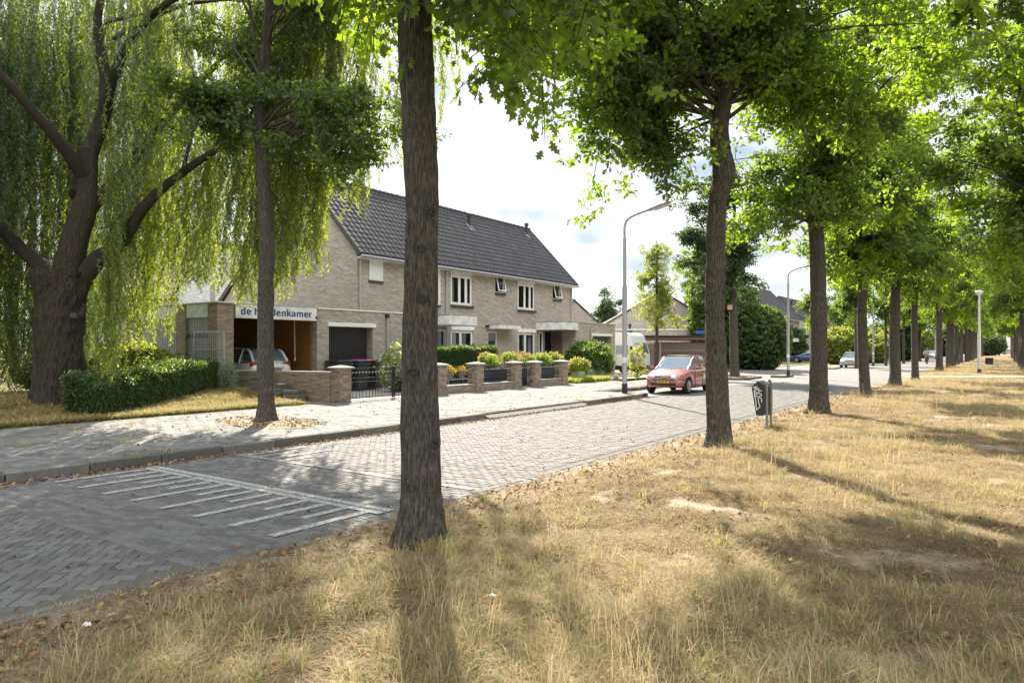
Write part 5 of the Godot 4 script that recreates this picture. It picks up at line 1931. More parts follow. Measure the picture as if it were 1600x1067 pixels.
func ivy_bush() -> void:
	var leaf := spray(M.box_leaf + [M.lime_leaf[1], M.dark_oak[0]], 20, 0.2, 0.13, 0.1, OVAL, 521, false, 0.3)
	var o := thing("conifer", "tall dark evergreen overgrown with bright green creeper", "tree", "", Vector3(-17.6, 0.05, -57.0))
	var xs := []
	for i in 5200:
		var p := ball()
		p = p.normalized() * pow(p.length(), 0.4)
		var q: Vector3
		if i % 5 < 2:
			q = Vector3(-2.2 + p.x * 1.7, 5.2 + p.y * 5.2, 0.5 + p.z * 1.7)
		elif i % 5 < 4:
			q = Vector3(1.0 + p.x * 2.6, 2.4 + p.y * 2.6, -1.5 + p.z * 2.6)
		else:
			q = Vector3(-0.5 + p.x * 2.2, 3.8 + p.y * 3.4, -0.5 + p.z * 2.2)
		q *= 1.0 + 0.12 * dusty.get_noise_3d(q.x * 2.0, q.y * 2.0, q.z * 2.0)
		if q.y > 0.05:
			xs.append(Transform3D(any_turn().scaled(Vector3.ONE * rnd(1.0, 1.8)), q))
	copies(o, "crown", leaf, xs)
	var g := Geo.new()
	g.tube([Vector3(-2.2, 0, 0.5), Vector3(-2.2, 4, 0.5), Vector3(-2.2, 9.5, 0.5)], [0.2, 0.15, 0.03], 8)
	g.tube([Vector3(1, 0, -1.5), Vector3(0.8, 2, -1.5), Vector3(1.0, 4.4, -1.4)], [0.15, 0.1, 0.03], 8)
	part(o, "trunk", g, M.bark)

func strand_mesh(sd: int, bright: Array) -> ArrayMesh:
	# a hanging twig one metre long with slim leaves
	var keep := rng.state
	rng.seed = sd
	var gs := [Geo.new(), Geo.new(), Geo.new()]
	var line := []
	for i in 7:
		line.append(Vector3(0.05 * sin(i * 0.9 + sd), -i / 6.0, 0.05 * cos(i * 0.7 + sd)))
	for i in 52:
		var t := (i + rng.randf()) / 52.0
		var f := t * 6.0
		var k := int(minf(f, 5))
		var p: Vector3 = line[k].lerp(line[k + 1], f - k) + ball() * 0.035
		var a := rnd(0, TAU)
		var d := Vector3(cos(a) * 0.6, rnd(-1.1, -0.35), sin(a) * 0.6).normalized()
		var up := Vector3(cos(a + 1.0), 0.5, sin(a + 1.0)).normalized()
		leaf_outline(gs[rng.randi() % 3], p, d, up, rnd(0.075, 0.125), 0.025, SLIM, 0.1, 0.1)
	var r := ArrayMesh.new()
	for i in 3:
		r.add_surface_from_arrays(Mesh.PRIMITIVE_TRIANGLES, gs[i].arrays())
		r.surface_set_material(i, bright[i])
	var s := Geo.new()
	s.tube(line, [0.004, 0.004, 0.003, 0.003, 0.003, 0.002, 0.002], 3, false)
	r.add_surface_from_arrays(Mesh.PRIMITIVE_TRIANGLES, s.arrays())
	r.surface_set_material(3, M.twig)
	rng.state = keep
	return r

func willow() -> void:
	rng.seed = 777
	var o := thing("weeping_willow", "large weeping willow with furrowed trunk on the grass bank", "tree", "", Vector3(-18.6, 0.25, -7.4))
	var wob := FastNoiseLite.new()
	wob.seed = 31
	wob.frequency = 0.8
	# local axes: right in the picture is (0.82, 0, -0.58)
	var R := Vector3(0.8168, 0, -0.577)
	var D := Vector3(-0.577, 0, -0.8168)
	var P := func(r: float, y: float, d: float) -> Vector3: return R * r + D * d + Vector3(0, y, 0)
	var g := Geo.new()
	g.tube(curve([P.call(0, -0.1, 0), P.call(0.02, 0.5, 0), P.call(0.0, 1.6, 0), P.call(0.06, 2.6, 0), P.call(0.1, 3.3, 0)], 64), range(65).map(func(i): return lerpf(0.7, 0.5, pow(minf(1.0, i / 22.0), 0.6)) + (0.1 * smoothstep(40.0, 64.0, float(i)))), 90, true, 5.0, 1.0, wob, 0.22, 0.09)
	var limbs := [
		[[P.call(0.1, 2.6, 0), P.call(0.35, 3.9, 0), P.call(0.62, 5.0, 0.1), P.call(0.62, 6.2, 0.2), P.call(1.0, 7.6, 0.3), P.call(0.8, 9.3, 0.2), P.call(1.2, 10.6, 0.0)], 0.40, 0.06],
		[[P.call(0.2, 2.7, 0.1), P.call(0.95, 3.6, 0.0), P.call(1.6, 3.95, -0.2), P.call(2.3, 4.9, -0.3), P.call(3.4, 5.75, -0.4), P.call(4.6, 6.6, -0.2)], 0.27, 0.05],
		[[P.call(0.0, 2.6, 0.0), P.call(-0.5, 3.4, 0.2), P.call(-1.1, 3.9, 0.3), P.call(-1.9, 4.8, 0.3), P.call(-2.7, 6.4, 0.2), P.call(-3.4, 7.8, 0.0)], 0.26, 0.05],
		[[P.call(0.6, 4.8, 0.1), P.call(1.1, 5.6, 0.5), P.call(1.6, 6.5, 0.8), P.call(2.4, 7.8, 1.2), P.call(3.2, 8.9, 1.5)], 0.2, 0.05],
		[[P.call(0.6, 5.6, 0.1), P.call(0.2, 6.6, -0.8), P.call(-0.6, 7.8, -1.6), P.call(-1.2, 8.6, -2.4)], 0.18, 0.05],
		[[P.call(0.9, 7.2, 0.3), P.call(1.9, 8.3, -0.6), P.call(3.2, 9.0, -1.4), P.call(4.4, 9.2, -1.8)], 0.15, 0.04],
		[[P.call(0.3, 5.2, 0.2), P.call(-0.3, 6.6, 1.4), P.call(-0.8, 8.2, 2.4)], 0.17, 0.05],
	]
	var tops := []
	for l in limbs:
		var c := curve(l[0], 14)
		g.tube(c, range(15).map(func(i): return lerpf(l[1], l[2], pow(i / 14.0, 0.75))), 12, true, 3.0, 1.0, wob, 0.2)
	part(o, "trunk", g, M.bark_willow)
	var m := strand_mesh(41, M.willow)
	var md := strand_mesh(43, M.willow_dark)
	var sets := [[], []]
	# a hanging lock: strands side by side, each a chain of metre long twigs
	var lock := func(r: float, d: float, top: float, low: float, n: int, spread: float, slant: float):
		var loc = P.call(r, 0, d)
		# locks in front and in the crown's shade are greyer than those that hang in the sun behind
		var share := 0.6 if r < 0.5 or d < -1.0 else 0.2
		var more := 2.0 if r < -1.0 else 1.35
		for i in int(n * more):
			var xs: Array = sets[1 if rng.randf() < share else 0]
			var p: Vector3 = loc + R * (rng.randfn(0, 1) * spread) + D * (rng.randfn(0, 1) * spread * 1.1)
			var y := top + rnd(-0.7, 0.6) + (1.8 if top >= 8.0 else 0.0)
			var end := low + absf(rng.randfn(0, 1)) * 0.95
			while y > end:
				var s := minf(rnd(0.75, 1.15), maxf(0.3, y - end + 0.2))
				xs.append(Transform3D((Basis(Vector3.UP, rnd(0, TAU)) * Basis(Vector3.RIGHT, rnd(-0.14, 0.14))).scaled(Vector3(1.0, s, 1.0)), p + Vector3(0, y, 0)))
				p += R * (-slant * s) + Vector3(rnd(-0.05, 0.05), 0, rnd(-0.05, 0.05))
				y -= s * 0.9
	# [right, depth, top, bottom, strands, spread, slant]
	for k in [
		[-1.6, -2.6, 8.4, 3.6, 30, 0.4, 0.02], [-0.9, -2.9, 8.2, 4.6, 14, 0.35, 0.0], [-2.3, -2.0, 8.2, 1.4, 44, 0.4, 0.03], [-2.9, -1.0, 8.0, 0.4, 44, 0.45, 0.03],
		[-3.6, 0.5, 8.0, 0.3, 46, 0.5, 0.02], [-2.2, 1.6, 8.0, 0.3, 40, 0.55, 0.02], [-1.1, 2.4, 8.4, 0.6, 34, 0.5, 0.0], [-4.5, -0.6, 8.0, 0.4, 44, 0.6, 0.0], [-1.8, 0.4, 7.6, 4.0, 14, 0.5, 0.0],
		[0.6, 2.8, 9.0, 1.6, 30, 0.5, 0.03], [1.2, 2.0, 8.6, 1.9, 24, 0.4, 0.05], [0.9, 0.9, 9.0, 4.2, 18, 0.5, 0.0], 		[1.75, -0.6, 5.6, 0.35, 22, 0.13, 0.04], [2.05, 0.4, 5.4, 2.2, 12, 0.18, 0.05], [2.75, 0.5, 6.0, 2.9, 20, 0.24, 0.05], [3.25, 0.6, 6.6, 3.0, 22, 0.24, 0.06], [2.4, 1.2, 7.8, 3.4, 22, 0.35, 0.05],
		[3.7, 0.2, 7.4, 2.9, 18, 0.2, 0.06], [1.7, 1.2, 8.6, 3.4, 26, 0.4, 0.04], [3.1, -1.2, 9.2, 5.0, 22, 0.5, 0.02],
		[4.2, 0.0, 7.6, 4.6, 9, 0.2, 0.1], [4.9, -0.2, 8.2, 3.0, 16, 0.22, 0.12], [5.3, -0.3, 8.4, 2.9, 16, 0.2, 0.12], [4.6, 0.8, 9.0, 4.6, 22, 0.45, 0.06],
		[5.9, -0.5, 8.8, 2.6, 34, 0.2, 0.13], [6.4, -0.7, 8.8, 2.7, 44, 0.24, 0.12], [6.9, -0.6, 8.6, 3.3, 30, 0.2, 0.1], [7.6, -0.5, 8.8, 4.6, 14, 0.22, 0.06],
		[5.5, 1.2, 9.4, 4.6, 24, 0.5, 0.06], [8.6, 0.0, 9.0, 5.9, 18, 0.25, 0.04], [9.2, 0.2, 9.2, 6.6, 14, 0.25, 0.03], [7.0, 0.8, 9.4, 5.2, 24, 0.5, 0.04],
		[-3.4, 3.0, 8.6, 0.4, 44, 0.6, 0.0], [-5.2, 1.6, 8.0, 0.3, 44, 0.7, 0.0], [-3.2, -0.2, 7.8, 0.3, 30, 0.4, 0.02], [-6.3, 0.4, 8.0, 0.3, 44, 0.7, 0.0], [-1.9, 3.6, 8.6, 0.3, 36, 0.6, 0.0], [-6.0, 3.4, 8.4, 0.3, 44, 0.9, 0.0], [-3.0, 2.0, 10.2, 6.0, 40, 0.7, 0.0], [-1.4, 1.6, 10.6, 6.4, 34, 0.6, 0.0], [0.0, 1.8, 10.8, 6.6, 34, 0.6, 0.0], [1.6, 1.8, 10.8, 6.6, 34, 0.6, 0.0], [3.0, 1.6, 10.6, 6.4, 34, 0.6, 0.0], [-2.2, -1.6, 10.4, 5.5, 30, 0.5, 0.0], [-4.6, 1.0, 9.6, 3.0, 36, 0.6, 0.0]]:
		lock.call(k[0], k[1], k[2], k[3], k[4], k[5], k[6])
	copies(o, "crown", m, sets[0])
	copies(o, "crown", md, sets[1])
	# arching twigs that carry the locks
	var tw := Geo.new()
	for k in [[1.2, 9.0, 0.2, 5.6, 9.4, -0.6], [1.0, 9.4, 0.2, 7.2, 9.2, -0.4], [1.1, 10.0, 0.1, 8.9, 9.6, 0.2], [4.4, 6.5, -0.2, 6.2, 8.0, -0.5], [-2.9, 6.8, 0.2, -4.8, 8.2, 0.6], [-2.4, 6.0, 0.2, -2.2, 8.4, -2.0], [-1.2, 8.4, -2.2, -1.4, 8.8, -2.7], [2.6, 8.2, 1.2, 5.2, 9.2, 1.2], [-0.8, 8.0, 2.4, -2.6, 8.6, 2.6], [3.2, 5.7, -0.4, 3.6, 7.3, 0.2]]:
		var a: Vector3 = P.call(k[0], k[1], k[2])
		var b: Vector3 = P.call(k[3], k[4], k[5])
		tw.tube(curve([a, a.lerp(b, 0.5) + Vector3(0, 0.5, 0), b], 6), [0.05, 0.045, 0.038, 0.03, 0.024, 0.018, 0.01], 6, false)
	part(o, "branches", tw, M.twig)
	rng.seed = 778
	var bx := thing("bird_box", "small dark box fixed to the willow trunk", "box", "", Vector3(-18.6, 0, -7.4) + P.call(0.56, 2.48, -0.28), -0.6)
	var q := Geo.new()
	q.bbox(Vector3.ZERO, Vector3(0.16, 0.13, 0.14), 0.012)
	part(bx, "case", q, M.black)
	var ho := Geo.new()
	ho.tube([Vector3(0, 0, 0.069), Vector3(0, 0, 0.085)], [0.03, 0.03], 10)
	part(bx, "opening", ho, M.zinc)

# ---------------------------------------------------------------- vehicles; a car faces +z in its own axes
func car_ring(z: float, hw: float, yb: float, yt: float, crown := 0.03) -> PackedVector3Array:
	var h := yt - yb
	return PackedVector3Array([Vector3(hw * 0.88, yb, z), Vector3(hw * 0.98, yb + h * 0.12, z), Vector3(hw, yb + h * 0.42, z), Vector3(hw * 0.985, yb + h * 0.72, z), Vector3(hw * 0.93, yt - h * 0.06, z), Vector3(hw * 0.8, yt, z), Vector3(hw * 0.4, yt + crown, z),
		Vector3(-hw * 0.4, yt + crown, z), Vector3(-hw * 0.8, yt, z), Vector3(-hw * 0.93, yt - h * 0.06, z), Vector3(-hw * 0.985, yb + h * 0.72, z), Vector3(-hw, yb + h * 0.42, z), Vector3(-hw * 0.98, yb + h * 0.12, z), Vector3(-hw * 0.88, yb, z)])

func top_ring(z: float, hb: float, ht: float, yb: float, yt: float) -> PackedVector3Array:
	var h := yt - yb
	return PackedVector3Array([Vector3(hb, yb, z), Vector3(lerpf(hb, ht, 0.55), yb + h * 0.55, z), Vector3(ht, yt - h * 0.08, z), Vector3(ht * 0.86, yt, z), Vector3(ht * 0.4, yt + 0.012, z),
		Vector3(-ht * 0.4, yt + 0.012, z), Vector3(-ht * 0.86, yt, z), Vector3(-ht, yt - h * 0.08, z), Vector3(-lerpf(hb, ht, 0.55), yb + h * 0.55, z), Vector3(-hb, yb, z)])

# k: body [[z, half width, bottom, top]], glass [[z, half width below, above, bottom, top]], roof [rear, front], axles [rear, front], wheel radius
func car(label: String, group: String, at: Vector3, turn: float, paint: StandardMaterial3D, k: Dictionary, plate := "") -> Node3D:
	var o := thing("parked_car", label, "car", group, at, turn)
	var g := Geo.new()
	g.loft(k.body.map(func(s): return car_ring(s[0], s[1], s[2], s[3])), true, true)
	var root := CSGCombiner3D.new()
	root.name = "body"
	var cm := CSGMesh3D.new()
	cm.name = "shell"
	cm.mesh = g.mesh()
	cm.material = paint
	root.add_child(cm)
	for z in k.axles:
		var c := CSGCylinder3D.new()
		c.name = "arch"
		c.operation = CSGShape3D.OPERATION_SUBTRACTION
		c.radius = k.wheel + 0.055
		c.height = 2.4
		c.sides = 28
		c.rotation.z = PI / 2
		c.position = Vector3(0, k.wheel + 0.01, z)
		c.material = M.black
		root.add_child(c, true)
	o.add_child(root, true)
	var gl := Geo.new()
	gl.loft(k.glass.map(func(s): return top_ring(s[0], s[1], s[2], s[3], s[4])), true, true)
	part(o, "windows", gl, M.car_glass)
	# roof skin over the glass
	var sk := Geo.new()
	var rr := []
	for s in k.glass:
		if s[0] >= k.roof[0] - 0.01 and s[0] <= k.roof[1] + 0.01:
			var t := top_ring(s[0], s[1], s[2], s[3], s[4])
			var p := PackedVector3Array()
			for i in range(2, 8):
				p.append(t[i] + Vector3(0.012 * signf(t[i].x), 0.014, 0))
			rr.append(p)
	sk.loft(rr, false, false)
	var e: PackedVector3Array = rr[-1]
	part(o, "roof", sk, paint)
	# pillars
	for side in [-1.0, 1.0]:
		var n: int = k.glass.size()
		var line := []
		for s in k.glass:
			line.append([Vector3((s[1] + 0.004) * side, s[3], s[0]), Vector3((s[2] + 0.008) * side, s[4] - (s[4] - s[3]) * 0.08, s[0])])
		var pl := Geo.new()
		var front := []
		var rear := []
		for i in n:
			if k.glass[i][0] >= k.roof[1] - 0.01:
				front.append(line[i][1])
			if k.glass[i][0] <= k.roof[0] + 0.01:
				rear.append(line[i][1])
		pl.tube(front, front.map(func(_q): return 0.032), 6)
		if rear.size() > 1:
			pl.tube(rear, rear.map(func(_q): return 0.05), 6)
		for z in k.posts:
			for i in n - 1:
				if z >= k.glass[i][0] and z < k.glass[i + 1][0]:
					var t: float = (z - k.glass[i][0]) / (k.glass[i + 1][0] - k.glass[i][0])
					var a: Vector3 = line[i][0].lerp(line[i + 1][0], t)
					var b: Vector3 = line[i][1].lerp(line[i + 1][1], t)
					pl.tube([a, a.lerp(b, 0.55) + Vector3(0.02 * side, 0, 0), b], [0.036, 0.034, 0.03], 6)
		part(o, "window_pillar", pl, paint)
		# door seams, sill strip, handles, mirror
		var seam := Geo.new()
		for z in k.doors:
			seam.box(Vector3((k.half - 0.004) * side, 0.56, z), Vector3(0.02, 0.62, 0.012))
		part(o, "door_seam", seam, M.black)
		for z in k.handles:
			var h := Geo.new()
			h.bbox(Vector3((k.half + 0.006) * side, 0.74, z), Vector3(0.03, 0.035, 0.17), 0.012)
			part(o, "door_handle", h, paint)
		var mi := Geo.new()
		mi.bbox(Vector3((k.half + 0.1) * side, k.mirror.y, k.mirror.z), Vector3(0.17, 0.13, 0.1), 0.04)
		mi.bar(Vector3((k.half - 0.06) * side, k.mirror.y - 0.04, k.mirror.z), Vector3((k.half + 0.05) * side, k.mirror.y - 0.02, k.mirror.z), 0.02)
		part(o, "wing_mirror", mi, paint)
	# wheels
	for z in k.axles:
		for side in [-1.0, 1.0]:
			var r: float = k.wheel
			var x: float = (k.half - 0.13) * side
			var ty := Geo.new()
			ty.tube([Vector3(x - 0.1, r, z), Vector3(x - 0.085, r, z), Vector3(x + 0.085, r, z), Vector3(x + 0.1, r, z)], [r - 0.04, r, r, r - 0.04], 24)
			var w := part(o, "wheel", ty, M.rubber)
			var ri := Geo.new()
			for q in 7:
				var a := TAU * q / 7.0
				var d := Vector3(0, sin(a), cos(a))
				ri.tube([Vector3(x + 0.103 * side, r, z) + d * 0.03, Vector3(x + 0.108 * side, r, z) + d * (r * 0.62)], [0.034, 0.026], 5)
			ri.tube([Vector3(x + 0.1 * side, r, z) + Vector3(-0.012, 0, 0), Vector3(x + 0.1 * side, r, z) + Vector3(0.014, 0, 0)], [r * 0.14, r * 0.14], 12)
			for q in 24:
				var a := TAU * q / 24.0
				var b := TAU * (q + 1) / 24.0
				ri.bar(Vector3(x + 0.102 * side, r + sin(a) * r * 0.66, z + cos(a) * r * 0.66), Vector3(x + 0.102 * side, r + sin(b) * r * 0.66, z + cos(b) * r * 0.66), 0.016, 5)
			part(w, "rim", ri, M.zinc)
	# inside
	var ins := Geo.new()
	for x in [-0.36, 0.36]:
		for z in k.seats:
			ins.bbox(Vector3(x, 0.98, z), Vector3(0.46, 0.5, 0.12), 0.05, Basis(Vector3.RIGHT, -0.2))
			ins.bbox(Vector3(x, 1.25, z - 0.06), Vector3(0.24, 0.14, 0.08), 0.03)
	part(o, "seat", ins, M.black)
	# lamps, grille, bumpers, plate
	var f: Array = k.front
	var lens := mat(0.75, 0.78, 0.82, 0.08, 0.35)
	for side in [-1.0, 1.0]:
		var h := Geo.new()
		h.loft([0.0, 0.5, 1.0].map(func(t):
			var hh: float = f[3] * (1.0 - 0.35 * absf(t - 0.4))
			var cx: float = (f[1] + f[2] * t) * side
			var cz: float = f[0] - f[4] * t * t
			return PackedVector3Array([Vector3(cx, f[5] - hh, cz - 0.05), Vector3(cx, f[5] - hh * 0.7, cz + 0.03), Vector3(cx, f[5] + hh * 0.3, cz + 0.01), Vector3(cx, f[5] + hh, cz - 0.09)])), false, false)
		part(o, "headlight", h, lens)
		var tl := Geo.new()
		tl.bbox(Vector3(k.tail[0] * side, k.tail[1], k.tail[2]), Vector3(k.tail[3], k.tail[4], 0.1), 0.03)
		part(o, "tail_light", tl, mat(0.45, 0.015, 0.01, 0.15))
	var gr := Geo.new()
	gr.bbox(Vector3(0, k.grille[0], k.grille[1]), Vector3(k.grille[2], k.grille[3], 0.06), 0.015)
	part(o, "grille", gr, M.black)
	var lo := Geo.new()
	lo.bbox(Vector3(0, k.intake[0], k.intake[1]), Vector3(k.intake[2], k.intake[3], 0.06), 0.015)
	part(o, "air_intake", lo, M.black)
	if k.has("strip"):
		var st := Geo.new()
		st.tube(k.strip, k.strip.map(func(_q): return 0.035), 6)
		part(o, "bumper_strip", st, M.grey_door)
	var pz: Vector3 = k.plate
	var pg := Geo.new()
	pg.bbox(pz, Vector3(0.52, 0.11, 0.012), 0.004)
	var pp := part(o, "number_plate", pg, mat(0.72, 0.44, 0.01, 0.5))
	if plate:
		lettering(pp, plate, 0.1, M.black, Transform3D(Basis(), pz + Vector3(0.02, 0, 0.002)))
		var eu := Geo.new()
		eu.bbox(pz + Vector3(-0.237, 0, 0.004), Vector3(0.045, 0.108, 0.008), 0.002)
		part(pp, "blue_band", eu, mat(0.01, 0.03, 0.3, 0.5))
	var rp := Geo.new()
	rp.bbox(Vector3(0, k.tail[1] - 0.22, k.body[0][0] - 0.005), Vector3(0.52, 0.11, 0.012), 0.004)
	part(o, "number_plate", rp, mat(0.72, 0.44, 0.01, 0.5))
	return o

func paint_mat(r: float, g: float, b: float, metal := 0.25) -> StandardMaterial3D:
	var m := mat(r, g, b, 0.32, metal)
	m.clearcoat_enabled = true
	m.clearcoat = 1.0
	m.clearcoat_roughness = 0.04
	return m

func vehicles() -> void:
	var hatch := {
		body = [[-1.91, 0.60, 0.42, 0.72], [-1.87, 0.73, 0.3, 0.84], [-1.7, 0.80, 0.25, 0.93], [-1.2, 0.82, 0.2, 0.94], [-0.4, 0.825, 0.19, 0.93], [0.3, 0.825, 0.19, 0.92], [0.75, 0.82, 0.19, 0.92], [0.95, 0.81, 0.2, 0.905], [1.3, 0.79, 0.22, 0.84], [1.6, 0.75, 0.23, 0.76], [1.78, 0.68, 0.25, 0.69], [1.87, 0.59, 0.28, 0.6], [1.9, 0.5, 0.34, 0.54]],
		glass = [[-1.8, 0.66, 0.62, 0.88, 0.96], [-1.6, 0.73, 0.58, 0.9, 1.3], [-1.45, 0.745, 0.565, 0.91, 1.395], [-0.8, 0.76, 0.58, 0.91, 1.435], [-0.2, 0.76, 0.585, 0.9, 1.435], [0.12, 0.755, 0.575, 0.9, 1.405], [0.32, 0.75, 0.585, 0.89, 1.29], [0.65, 0.735, 0.61, 0.88, 1.08], [0.98, 0.7, 0.64, 0.87, 0.905]],
		roof = [-1.45, 0.12], axles = [-1.22, 1.27], wheel = 0.29, posts = [-0.35, -1.2], doors = [0.62, -0.36], handles = [-0.2, -1.02], half = 0.825, mirror = Vector3(0, 0.98, 0.6), seats = [0.0, -0.8],
		front = [1.905, 0.32, 0.37, 0.09, 0.42, 0.655], tail = [0.72, 1.0, -1.74, 0.12, 0.34], grille = [0.655, 1.845, 0.6, 0.07], intake = [0.38, 1.885, 1.0, 0.09], strip = [Vector3(-0.76, 0.565, 1.62), Vector3(-0.6, 0.555, 1.82), Vector3(-0.3, 0.55, 1.905), Vector3(0.3, 0.55, 1.905), Vector3(0.6, 0.555, 1.82), Vector3(0.76, 0.565, 1.62)], plate = Vector3(-0.02, 0.47, 1.915)}
	var pink := paint_mat(0.45, 0.14, 0.112, 0.3)
	var pc := car("salmon pink hatchback with yellow number plate parked facing the camera", "", Vector3(-10.55, 0.0, -26.5), deg_to_rad(3), pink, hatch, "98 JX FP")
	var ch := Geo.new()
	ch.tube([Vector3(-0.32, 0.68, 1.87), Vector3(-0.08, 0.65, 1.89), Vector3(0, 0.675, 1.895), Vector3(0.08, 0.65, 1.89), Vector3(0.32, 0.68, 1.87)], [0.012, 0.014, 0.02, 0.014, 0.012], 6)
	ch.tube([Vector3(-0.055, 0.66, 1.895), Vector3(0, 0.715, 1.885), Vector3(0.055, 0.66, 1.895), Vector3(0, 0.605, 1.905), Vector3(-0.055, 0.66, 1.895)], [0.009, 0.009, 0.009, 0.009, 0.009], 5)
	part(pc, "chrome_bar", ch, mat(0.7, 0.7, 0.72, 0.12, 1.0))
	for s in [-1.0, 1.0]:
		var wi := Geo.new()
		wi.bar(Vector3(0.1 * s - 0.15, 0.925, 1.0), Vector3(0.1 * s + 0.35, 0.95, 0.9), 0.012)
		part(pc, "wiper", wi, M.black)
	var suv := hatch.duplicate(true)
	for s in suv.body:
		s[0] *= 1.12
		s[1] *= 1.1
		s[3] += 0.16
	for s in suv.glass:
		s[0] *= 1.12
		s[1] *= 1.08
		s[2] *= 1.12
		s[3] += 0.14
		s[4] += 0.17
	suv.merge({roof = [-1.63, 0.14], axles = [-1.36, 1.4], wheel = 0.34, half = 0.905, mirror = Vector3(0, 1.14, 0.66), posts = [-0.4, -1.35], doors = [0.7, -0.4], tail = [0.66, 1.02, -2.02, 0.34, 0.14], front = [2.13, 0.36, 0.4, 0.09, 0.45, 0.8], grille = [0.72, 2.05, 0.8, 0.14], intake = [0.4, 2.1, 1.1, 0.1], plate = Vector3(0, 0.55, 2.14)}, true)
	suv.erase("strip")
	var white := paint_mat(0.72, 0.73, 0.74, 0.0)
	var sv := car("white car backed under the carport signboard, tail lights towards the street", "", Vector3(-23.2, 0.13, -15.2), -PI / 2, white, suv)
	var sedan := hatch.duplicate(true)
	for s in sedan.body:
		s[0] *= 1.2
		s[1] *= 1.06
	sedan.body[0][3] = 0.8
	sedan.glass = [[-1.75, 0.7, 0.66, 0.9, 0.95], [-1.4, 0.72, 0.6, 0.91, 1.12], [-0.9, 0.76, 0.58, 0.91, 1.35], [-0.5, 0.77, 0.585, 0.91, 1.41], [0.1, 0.77, 0.59, 0.91, 1.41], [0.35, 0.765, 0.59, 0.9, 1.35], [0.75, 0.755, 0.61, 0.89, 1.12], [1.15, 0.72, 0.65, 0.87, 0.92]]
	sedan.merge({roof = [-0.9, 0.35], axles = [-1.4, 1.42], wheel = 0.32, half = 0.87, mirror = Vector3(0, 0.98, 0.75), posts = [-0.35], doors = [0.75, -0.4, -1.1], tail = [0.7, 0.78, -2.2, 0.3, 0.14], front = [2.28, 0.34, 0.38, 0.075, 0.48, 0.66], grille = [0.56, 2.22, 0.8, 0.24], intake = [0.32, 2.22, 1.2, 0.08], plate = Vector3(0, 0.5, 2.29), seats = [0.1, -0.75]}, true)
	sedan.erase("strip")
	var blue := paint_mat(0.045, 0.085, 0.16, 0.4)
	car("steel blue saloon seen from its side on a driveway by the far terrace", "", Vector3(-18.9, 0.05, -88.6), -PI / 2, blue, sedan)
	car("silver saloon with dark grille parked facing the camera past the side road", "", Vector3(-11.25, 0.0, -69.6), deg_to_rad(2), paint_mat(0.36, 0.38, 0.42, 0.4), sedan)
	car("dark blue car beyond the green shrubs on the far left", "", Vector3(-15.4, 0.0, -117.0), -PI / 2 + 0.4, paint_mat(0.02, 0.035, 0.09, 0.3), sedan)
	car("navy car, farther of two behind the slim far tree", "", Vector3(-13.9, 0.0, -126.0), -0.9, paint_mat(0.02, 0.03, 0.06, 0.3), hatch)
	car("white hatchback facing the camera beside the cyclist, far down the street", "", Vector3(-9.95, 0.0, -136.0), 0.0, white, hatch)
	car("silver car at the end of the avenue before the white flats", "cars at the end of the avenue", Vector3(1.5, 0.1, -243.0), PI / 2, paint_mat(0.4, 0.4, 0.42, 0.3), sedan)
	van()
	rider()

func van() -> void:
	var o := thing("camper_van", "tall white camper van parked beyond the smaller garage", "van", "", Vector3(-22.1, 0.1, -42.6), PI / 2)
	# its nose towards the street: local +z
	var w := 1.1
	var side := [Vector2(-2.6, 0.5), Vector2(2.62, 0.5), Vector2(2.6, 1.2), Vector2(2.45, 1.75), Vector2(2.2, 2.45), Vector2(1.95, 2.68), Vector2(-2.5, 2.72), Vector2(-2.6, 2.6)]
	var g := Geo.new()
	g.prism(side, w * 2, Transform3D(Basis(Vector3.UP, -PI / 2), Vector3(w, 0, 0)))
	part(o, "body", g, mat(0.75, 0.76, 0.78, 0.4))
	var sk := Geo.new()
	sk.bbox(Vector3(0, 0.36, 0), Vector3(2.1, 0.26, 5.0), 0.03)
	part(o, "chassis", sk, M.black)
	var ws := Geo.new()
	ws.quad(Vector3(-0.95, 1.3, 2.61), Vector3(0.95, 1.3, 2.61), Vector3(0.95, 2.0, 2.385), Vector3(-0.95, 2.0, 2.385))
	part(o, "windscreen", ws, M.car_glass)
	for s in [-1.0, 1.0]:
		var q := Geo.new()
		q.bbox(Vector3((w + 0.006) * s, 1.55, 1.6), Vector3(0.02, 0.6, 0.9), 0.008)
		part(o, "side_window", q, M.car_glass)
		for z in [-1.6, 1.7]:
			var t := Geo.new()
			t.tube([Vector3((w - 0.25) * s, 0.34, z), Vector3((w - 0.02) * s, 0.34, z)], [0.34, 0.34], 20)
			part(o, "wheel", t, M.rubber)
		var m := Geo.new()
		m.bbox(Vector3((w + 0.16) * s, 1.6, 2.35), Vector3(0.2, 0.34, 0.1), 0.03)
		part(o, "wing_mirror", m, M.black)
	var r := Geo.new()
	r.bbox(Vector3(-0.5, 2.76, 1.9), Vector3(0.2, 0.12, 0.3), 0.03)
	part(o, "roof_lamp", r, M.black)

